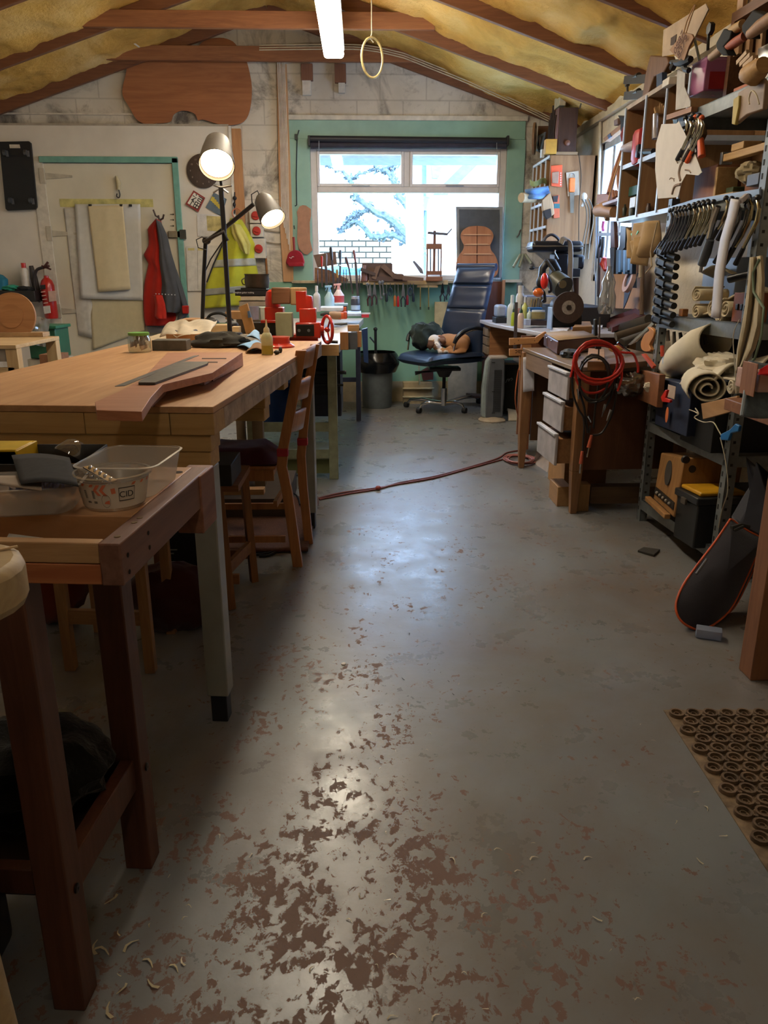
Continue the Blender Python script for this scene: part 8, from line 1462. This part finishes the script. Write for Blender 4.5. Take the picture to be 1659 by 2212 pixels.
one('plastic_bag', crumple(W(1365, 830, 4.1), (.09, .05, .055), 14, .4), GL('#8a7c6c', .12, .55, 'plastic_bag', .5), 'clear crumpled plastic bag hanging off the desk near the rack', 'bag')
def dbx(n, lab, cat, pts, h, m, z=dz, bev=.003): return one(n, MB().prism([G(a, b_, z) for a, b_ in pts], (0, 0, h)), m, lab, cat, bev=bev)
dbx('purple_folder', 'dark purple folder lying across the middle of the desk', 'folder', [(1180, 735), (1262, 729), (1272, 722), (1190, 722)], .03, M('#2f2a48', .5)); dbx('paper_stack', 'white paper stack beside the grinder on the desk', 'paper', [(1188, 716), (1225, 722), (1240, 706), (1196, 700)], .03, M('#c9ccdc', .6), .9); dbx('small_carton', 'brown small carton in front of the grinder', 'box', [(1236, 722), (1278, 720), (1274, 708), (1246, 708)], .05, card, .9); dbx('ochre_box', 'small ochre printed box on the purple folder', 'box', [(1184, 722), (1212, 730), (1216, 724), (1190, 716)], .035, M('#a8813c', .6), dz+.03)
one('red_book', MB().prism([G(1302, 700, .9), G(1322, 718, .9), WX(1392, 690, 2.05), WX(1372, 676, 2.05)], (0, 0, .035)), M('#4d1a1a', .6), 'dark red book lying open face down on the desk', 'book'); dbx('pale_carton', 'pale carton with a slot behind the dark red book', 'box', [(1306, 692), (1338, 686), (1334, 676), (1306, 682)], .06, M('#a89a8c', .7), .9); dbx('white_papers', 'white papers spread on the desk behind the coiled cable', 'paper', [(1256, 712), (1300, 712), (1310, 692), (1268, 688)], .02, M('#d3dae8', .6), .9); dbx('white_bag', 'white crumpled bag on the pale carton', 'bag', [(1334, 678), (1360, 672), (1366, 664), (1342, 664)], .02, white, .96)
dbx('pine_block', 'small pine block in front of the coiled cable on the desk', 'block', [(1268, 800), (1306, 800), (1304, 770), (1270, 768)], .045, WD('#8a6238', '#b08650', 'x')); dbx('timber_board', 'dark timber board along the desk near the rack', 'board', [(1302, 800), (1398, 792), (1396, 782), (1310, 786)], .03, WD('#5c4026', '#86623c', 'x'))
for i, (a_, b2, c2, d2, r_, col) in enumerate(((1322, 715, 1402, 690, .035, '#3a352f'), (1330, 728, 1412, 703, .03, '#4b3f33'), (1340, 742, 1415, 715, .028, '#39332d'))): one('canvas_roll', MB().tube([G(a_, b2, .9), WX(c2, d2, 1.98)], r_, 14), FAB(col, var=.25), ['rear', 'middle', 'front'][i]+' of three dark canvas rolls lying on the desk by the rack', 'roll', 'canvas rolls on the desk')
for i in range(4): one('bright_file', MB().prism([K(1356+4*i, 745-2*i, .05+.03*i), K(1362+4*i, 745-2*i, .05+.03*i), K(1408+3*i, 704-3*i, .05+.03*i), K(1400+3*i, 704-3*i, .05+.03*i)], RN*.004), M('#b9b2a6', .25, .7), ['leftmost', 'second', 'third', 'rightmost'][i]+' bright blade in the fan by the rear rack post', 'blade', 'bright blades by the rack')
t = one('hand_saw', MB().prism([K(a, b_, -.01) for a, b_ in smooth_poly([(1386, 755), (1384, 740), (1392, 722), (1402, 714), (1398, 708), (1402, 706), (1412, 715), (1410, 730), (1402, 745), (1406, 756), (1396, 760)], 3)], RN*.02), WD('#a5662a', '#c98a45', 'z', 1, .35), 'glossy orange brown saw handle beside the rear rack post', 'saw', bev=.004)
one('orange_clip', ks([(1385, 765), (1390, 764), (1412, 790), (1408, 796)], -.03, .015), M('#b5492a', .5), 'orange and black clip by the rear rack post', 'clip'); one('brown_tobacco_knob', MB().ell(G(1330, 757, .86)+Vector((0, 0, .01)), (.045, .035, .022)), M('#b47a38', .25, coat=.5), 'shiny amber oval knob on the desk behind the red coil', 'knob')
one('hanging_chrome_clip', MB().tube([W(1334, 740, 4.05), W(1345, 750, 4.05), W(1360, 760, 4.05)], .007, 6), chrome, 'chrome clip lying right of the amber knob', 'clip'); one('clear_bottle', MB().lathe([(.05, 0), (.062, .03), (.06, .12), (.045, .17), (.05, .22), (.03, .27), (.018, .3), (.018, .33), (0, .33)], W(1309, 678, 5.7), 24), GL('#c3c8cc', .08, .5, 'clear_plastic', .4), 'large clear ribbed plastic bottle on the right bench', 'bottle')
# ================================================================ bench behind the desk with machines
wt = thing('white_side_bench', 'white topped bench against the right wall carrying the grinder and drill press', 'workbench', (1.6, 6.6, 0)); pts = [(1.12, 7.45), (1.13, 6.9), (1.24, 6.2), (1.34, 5.65), (2.12, 5.6), (2.12, 7.45)]
MB().prism([(a, b_, .9) for a, b_ in pts], (0, 0, -.03)).build('worktop', M('#b3b2bb', .35, var=.06), wt, bev=.004)
for a_ in ((1.40, 5.75), (2.0, 5.75), (1.25, 7.3), (2.0, 7.3)): MB().box((a_[0]-.025, a_[1]-.025, 0), (a_[0]+.025, a_[1]+.025, .87)).build('leg', WD('#6d4a2c', '#93683e', 'z'), wt)
MB().box((1.22, 5.95, .1), (1.95, 5.98, .86)).build('front_panel', WD('#6b3d22', '#8d5733', 'z'), wt)
dr_ = thing('small_drawer_unit', 'worn wooden drawer unit below the left end of the white bench', 'drawers', (1.3, 7.3, .58)); MB().box((1.17, 7.12, .58), (1.5, 7.44, .865)).build('carcass', WD('#7a4c2a', '#a37141', 'x'), dr_)
for z_ in (.80, .72, .64): d_ = MB().box((1.15, 7.14, z_-.035), (1.17, 7.42, z_+.035)).build('drawer_front', M('#7b6b5b', .7, var=.3), dr_, bev=.003)
gd = thing('bench_grinder', 'black bench grinder with a big brown grinding wheel facing the room', 'grinder', W(1225, 705, 5.9)); RX = Matrix.Rotation(pi/2, 3, 'X'); Yg = 5.80; c = W(1226, 664, Yg)
fbox(1190, 664, 1196, 712, Yg-.0, .14).build('side_guard', M('#8fa9d0', .35), gd, bev=.004); fbox(1192, 680, 1258, 706, Yg+.05, .12).build('base', M('#0f1012', .5), gd, bev=.004)
MB().lathe([(0, 0), (.112, 0), (.112, .03), (0, .03)], c, 44, RX).build('wheel', M('#3b2a25', .85, bmp=.3, sc=40), gd); MB().lathe([(0, -.004), (.05, -.004), (.05, 0), (0, 0)], c+Vector((0, -.0305, 0)), 32, RX).build('paper_label', M('#8d8580', .6, var=.2, sc=60), gd); MB().lathe([(0, 0), (.02, 0), (.02, .01), (0, .01)], c+Vector((0, -.034, 0)), 6, RX).build('arbor_nut', M('#3e3430', .4, .5), gd); MB().tube([c+Vector((0, .03, 0)), c+Vector((0, .25, 0))], .075, 20).build('motor', M('#17181b', .5), gd)
dp = thing('drill_press', 'black belt-driven drill press with cable draped over its cover', 'drill press', W(1210, 690, 6.7)); bk_ = M('#14151b', .35, .2); Yq = 6.6
a = W(1150, 532, Yq); MB().rbox((W(1205, 532, Yq).x, Yq+.12, a.z), (W(1260, 532, Yq).x-W(1150, 532, Yq).x, .26, .085), .03, seg=4).build('belt_cover', bk_, dp); MB().rbox((W(1205, 532, Yq).x, Yq+.12, a.z-.0), (W(1261, 532, Yq).x-W(1149, 532, Yq).x, .27, .012), .005).build('cover_seam', M('#6d6455', .4, .4), dp)
fbox(1196, 545, 1232, 600, Yq+.02, .2).build('head', bk_, dp, bev=.02); fbox(1232, 550, 1264, 582, Yq+.08, .16).build('motor', bk_, dp, bev=.02); fbox(1234, 580, 1254, 598, Yq+.05, .1).build('switch_box', M('#1a1b20', .5), dp, bev=.004); slab([(1236, 556), (1250, 556), (1249, 580), (1236, 580)], Yq+.07, .006).build('rating_plate', M('#8a816d', .5), dp)
MB().tube([W(1243, 600, Yq+.2), W(1240, 720, Yq+.2)], .03, 14).build('column', M('#5a3f32', .4, .3), dp); MB().tube([W(1216, 598, Yq+.05), W(1216, 622, Yq+.05)], .02, 12).build('chuck', steel, dp)
for P_ in (((1212, 585), (1196, 575), (1150, 579)), ((1206, 560), (1198, 545), (1200, 540))): MB().tube([W(a_, b2, Yq-.02) for a_, b2 in P_], .006, 6).build('feed_handle', steel, dp)
MB().ell(W(1149, 579, Yq-.02), (.025, .015, .015)).build('handle_knob', black, dp)
for i in range(4): MB().tube(smooth_poly([tuple(W(a_+2.5*i, b2+1.5*i, Yq-.03-.008*i)) for a_, b2 in ((1208, 524), (1213, 514), (1222, 514), (1228, 525), (1229, 560), (1228, 600), (1231, 625))], 4, False), .007, 6).build('draped_cable', M('#77706a', .5), dp)
MB().tube(smooth_poly([tuple(W(a_, b2, Yq+.02)) for a_, b2 in ((1172, 524), (1180, 512), (1192, 507), (1204, 514), (1210, 524))], 4, False), .012, 6).build('cable_heap', M('#24222a', .5), dp)
an = thing('chop_saw', 'olive and black motor unit hanging below the drill press cover', 'motor', W(1200, 640, 6.4)); MB().tube([W(1197, 603, 6.35), W(1208, 613, 6.3), W(1218, 621, 6.25)], [.075, .085, .085], 24).build('motor_body', M('#3a3a2c', .4), an); MB().lathe([(0, 0), (.03, 0), (.03, .008), (0, .008)], W(1215, 614, 6.16), 20, RX).build('vent_boss', M('#6d6046', .4, .3), an); MB().tube([W(a_, b2, 6.4) for a_, b2 in ((1170, 600), (1172, 580), (1182, 566), (1195, 566), (1205, 585))], .03, 10).build('guard', M('#15161b', .4), an); MB().tube([W(1180, 562, 6.35), W(1196, 585, 6.35), W(1186, 600, 6.35)], .014, 8).build('arm', M('#4a463e', .4, .4), an)
for i, (x, y, rx_, ry, col, l) in enumerate(((1176, 607, 8, 16, '#d8291f', 'red ear defenders hung beside the drill press'), (1163, 632, 11, 9, '#d5651d', 'orange ear defenders lying below the red pair'))):
    t = thing('ear_defenders', l, 'ear defenders', W(x, y+ry, 6.2)); MB().ell(W(x, y, 6.15), (rx_*S(6.15), .03, ry*S(6.15)), n=20, k=14).build('cup', M(col, .3, coat=.4), t); MB().ell(W(x-(9 if i == 0 else 1), y+(2 if i == 0 else -6), 6.19), (rx_*S(6.2)*1., .035, ry*S(6.2)*.8), n=16, k=10).build('cushion', M('#17191f', .5), t); MB().tube(smooth_poly([tuple(W(a_, b2, 6.2)) for a_, b2 in ((x+4, y-ry+2), (x+12, y), (x+14, y+20), (x+8, y+ry+8))], 3, False), .012, 6).build('headband', M('#15161b', .5), t)
# bottles on the white bench
GW = lambda h: M(h, .35, var=.06)
bottle('cleaner_bottle', 'tall milky cleaner bottle at the left end of the white bench', 1104, 704, 637, 19, 6.6, GW('#b9c2c4'), GW('#c8cfd2'), 'round'); bottle('spray_can', 'white and grey spray can behind the green bottle', 1121, 700, 617, 18, 6.75, GW('#b5b2b0'), GW('#c9c4bb'), 'can', lab=M('#b0837a', .5)); bottle('green_glue_bottle', 'lime green glue bottle with a dark green nozzle', 1108, 704, 657, 9, 6.35, GW('#a5b83a'), GW('#20402c'), 'nozzle', capname='nozzle'); bottle('white_glue_bottle', 'white glue bottle with a green nozzle by the steel clamp bar', 1124, 709, 657, 13, 6.2, GW('#cdb9ac'), GW('#20402c'), 'nozzle', capname='nozzle'); bottle('yellow_bottle', 'pale yellow bottle behind the white glue bottle', 1132, 700, 641, 14, 6.6, GW('#b9bf70'), GW('#c4c8cc'), 'round')
bottle('gold_tin', 'round gold tin with a white lid on the white bench', 1162, 689, 670, 30, 6.3, M('#9a8e62', .3, .4), GW('#c3cfdc'), 'jar'); bottle('small_white_bottle', 'small white dropper bottle left of the gold tin', 1143, 689, 667, 10, 6.3, GW('#b5c5c0'), GW('#c5d0d0'), 'nozzle', capname='nozzle'); bx('black_stand', 'flat dark case under the gold tin', 'case', 1146, 692, 1182, 703, 6.25, .15, M('#3a2e2e', .5)); 
t = thing('brush_jar', 'blue jar packed with pale artist brushes', 'jar', W(1158, 676, 6.5)); fbox(1142, 664, 1172, 676, 6.5, .1).build('blue_jar', M('#2a5c92', .3), t, bev=.008)
for i in range(10): MB().tube([W(1145+2.8*i, 668, 6.55), W(1148+2.8*i+random.uniform(-3, 3), 640+random.uniform(0, 8), 6.55)], [.004, .008], 6).build('brush', M(random.choice(['#9b8358', '#6b6157', '#b59a66', '#4a4440']), .5), t)
bx('blue_basket', 'pale blue plastic basin at the left end of the white bench', 'basin', 1074, 659, 1096, 686, 6.9, .2, M('#8e9cb5', .4), bev=.02); bx('black_box', 'black box under the pale blue basin', 'box', 1071, 686, 1098, 700, 6.88, .2, M('#14161c', .5)); bx('white_sanding_block', 'white block standing right of the small dropper bottle', 'block', 1136, 690, 1147, 703, 6.2, .1, M('#a9b6d4', .5))
fbox(1138, 638, 1176, 641, 6.5, .2) and one('glass_shelf', fbox(1138, 639, 1200, 642, 6.55, .3), M('#8a9cc2', .3), 'thin bluish shelf edge between the ear defenders and the brushes', 'shelf')
one('olive_motor_cover', MB().box((1.55, 6.3, .901), (2.0, 7.0, 1.06)), M('#27272b', .6), 'dark boxed machine base behind the grinder', 'base', bev=.01)
# ================================================================ floor: cables, mat, scraps
one('brown_board', MB().box((1.23, 5.62, .05), (1.245, 5.92, .75)), WD('#6b3d22', '#8d5733', 'z'), 'reddish brown board standing between heater and desk', 'board')
one('curled_paper', MB().grid(lambda u, v: G(1098+42*u, 910-6*v)+Vector((0, .1*v, .004+.09*sin(pi*v*.8)*(1-.4*u))), 10, 10), M('#b5aa98', .7), 'curled cream paper on the floor beside the heater base', 'paper', solid=.002)
one('orange_flex', MB().tube(smooth_poly([tuple(W(a_, b2, y_)) for a_, b2, y_ in ((1130, 780, 5.5), (1120, 800, 5.6), (1113, 860, 5.6), (1120, 900, 5.7), (1132, 925, 5.8))], 4, False), .005, 6), M('#b3633f', .5), 'orange flex hanging down from the desk corner to the floor', 'cable')
lead = thing('extension_lead', 'long red brown extension lead crossing the floor to a coil by the desk', 'cable', G(1000, 1020)); lc = M('#6d3a34', .5); gl_ = lambda P_, z=.006: [tuple(G(a_, b2, z)) for a_, b2 in P_]
MB().tube(smooth_poly(gl_(((640, 1090), (690, 1076), (740, 1064), (816, 1054), (860, 1046), (940, 1032), (1020, 1010), (1080, 994), (1110, 985), (1140, 990))), 5, False), .006, 6).tube(smooth_poly(gl_(((690, 1079), (750, 1067), (818, 1056), (862, 1043), (940, 1029), (1018, 1008), (1075, 990), (1095, 978), (1130, 972))), 5, False), .006, 6).build('lead', lc, lead); MB().ell(G(817, 1054, .015), (.018, .02, .015)).build('cable_tie', M('#7d2c26', .5), lead)
cl_ = []; 
for i in range(80): a_ = 2*pi*i/16; k_ = i/80; p = G(1122, 992, .008+.02*k_); cl_.append(p+Vector(((.12-.04*k_)*cos(a_)+.01*sin(i), (.16-.05*k_)*sin(a_), 0)))
MB().tube(cl_, .006, 6).build('coil', M('#8f5347', .5), lead)
mt_ = thing('rubber_mat', 'brown ring patterned rubber door mat in the lower right', 'mat', (1.4, 1.75, 0)); mm_ = M('#6a5540', .85, var=.3, sc=20, bmp=.3)
m0 = G(1433, 1535); m1_ = G(1659, 1885); dv = (m1_-m0).normalized(); rv = Vector((-dv.y, dv.x, 0)); rv = rv if rv.x > 0 else -rv; ln = 1.05; wd = .62
rings_ = MB(); p_ = .052
MB().prism([m0, m0+rv*wd, m0+rv*wd+dv*ln, m0+dv*ln], (0, 0, .003)).build('mat_backing', M('#7d6a54', .95, var=.3, sc=30), mt_)
for j in range(int(ln/(p_*.88))):
    for i in range(int(wd/p_)):
        c = m0+dv*(.03+j*p_*.88)+rv*(.03+i*p_+(p_/2 if j % 2 else 0)); 
        for r0, r1_, hz_ in ((.0155, .0235, .014), (.006, .010, .009)): rings_.lathe([(r1_, .002), (r1_-.001, hz_), (r0+.001, hz_), (r0, .002)], c, 12, cap=False)
        rings_.lathe([(.006, .002), (.005, .012), (0, .013)], c+rv*(p_/2)+dv*.014, 8)
ro = rings_.build('rings', mm_, mt_); ro['kind'] = 'stuff'
one('black_scrap', MB().prism([G(1377, 1193), G(1390, 1186), G(1426, 1191), G(1412, 1203)], (0, 0, .012)), M('#2b2620', .8), 'flat dark rubber scrap on the floor before the rack', 'scrap', bev=.002)
one('bottle_cap', MB().lathe([(0, 0), (.008, 0), (.008, .004), (0, .004)], G(742, 1435), 14), M('#d8cfc4', .5), 'tiny white bottle cap on the floor mid aisle', 'cap')
random.seed(17)
def shavings(name, n, xr, yr, col, s, lab, curl=True):
    mb = MB()
    for _ in range(n):
        c = G(random.uniform(*xr), random.uniform(*yr), .0015); a_ = random.uniform(0, 2*pi); q = s*random.uniform(.4, 1.4); u = Vector((cos(a_), sin(a_), 0)); v = Vector((-u.y, u.x, 0))
        pts = [c+u*(q*(t_-1.5))+v*(q*.5*sin(t_*1.3))+Vector((0, 0, .003*sin(t_*1.05)*(1 if curl else 0))) for t_ in (0, 1, 2, 3)]
        for i in range(3): mb.add([pts[i], pts[i+1], pts[i+1]+v*q*.45*(1-.25*i), pts[i]+v*q*.6*(1-.2*i)], [(0, 1, 2, 3)])
    tag(mb.build(name, M(col, .7), None), lab, 'shavings', kind='stuff')
shavings('wood_shavings', 34, (330, 1620), (1700, 2200), '#c9bfa5', .0055, 'pale curled wood shavings scattered over the foreground floor'); shavings('wood_shavings', 60, (700, 1420), (1120, 1700), '#b5ab98', .0035, 'tiny pale chips scattered along the middle of the aisle'); shavings('dark_debris', 90, (690, 1150), (890, 1500), '#2b2622', .005, 'dark crumbs and scraps scattered on the far floor'); shavings('wood_shavings', 14, (180, 420), (1880, 2200), '#b8aa88', .009, 'larger shavings under and beside the small bench')
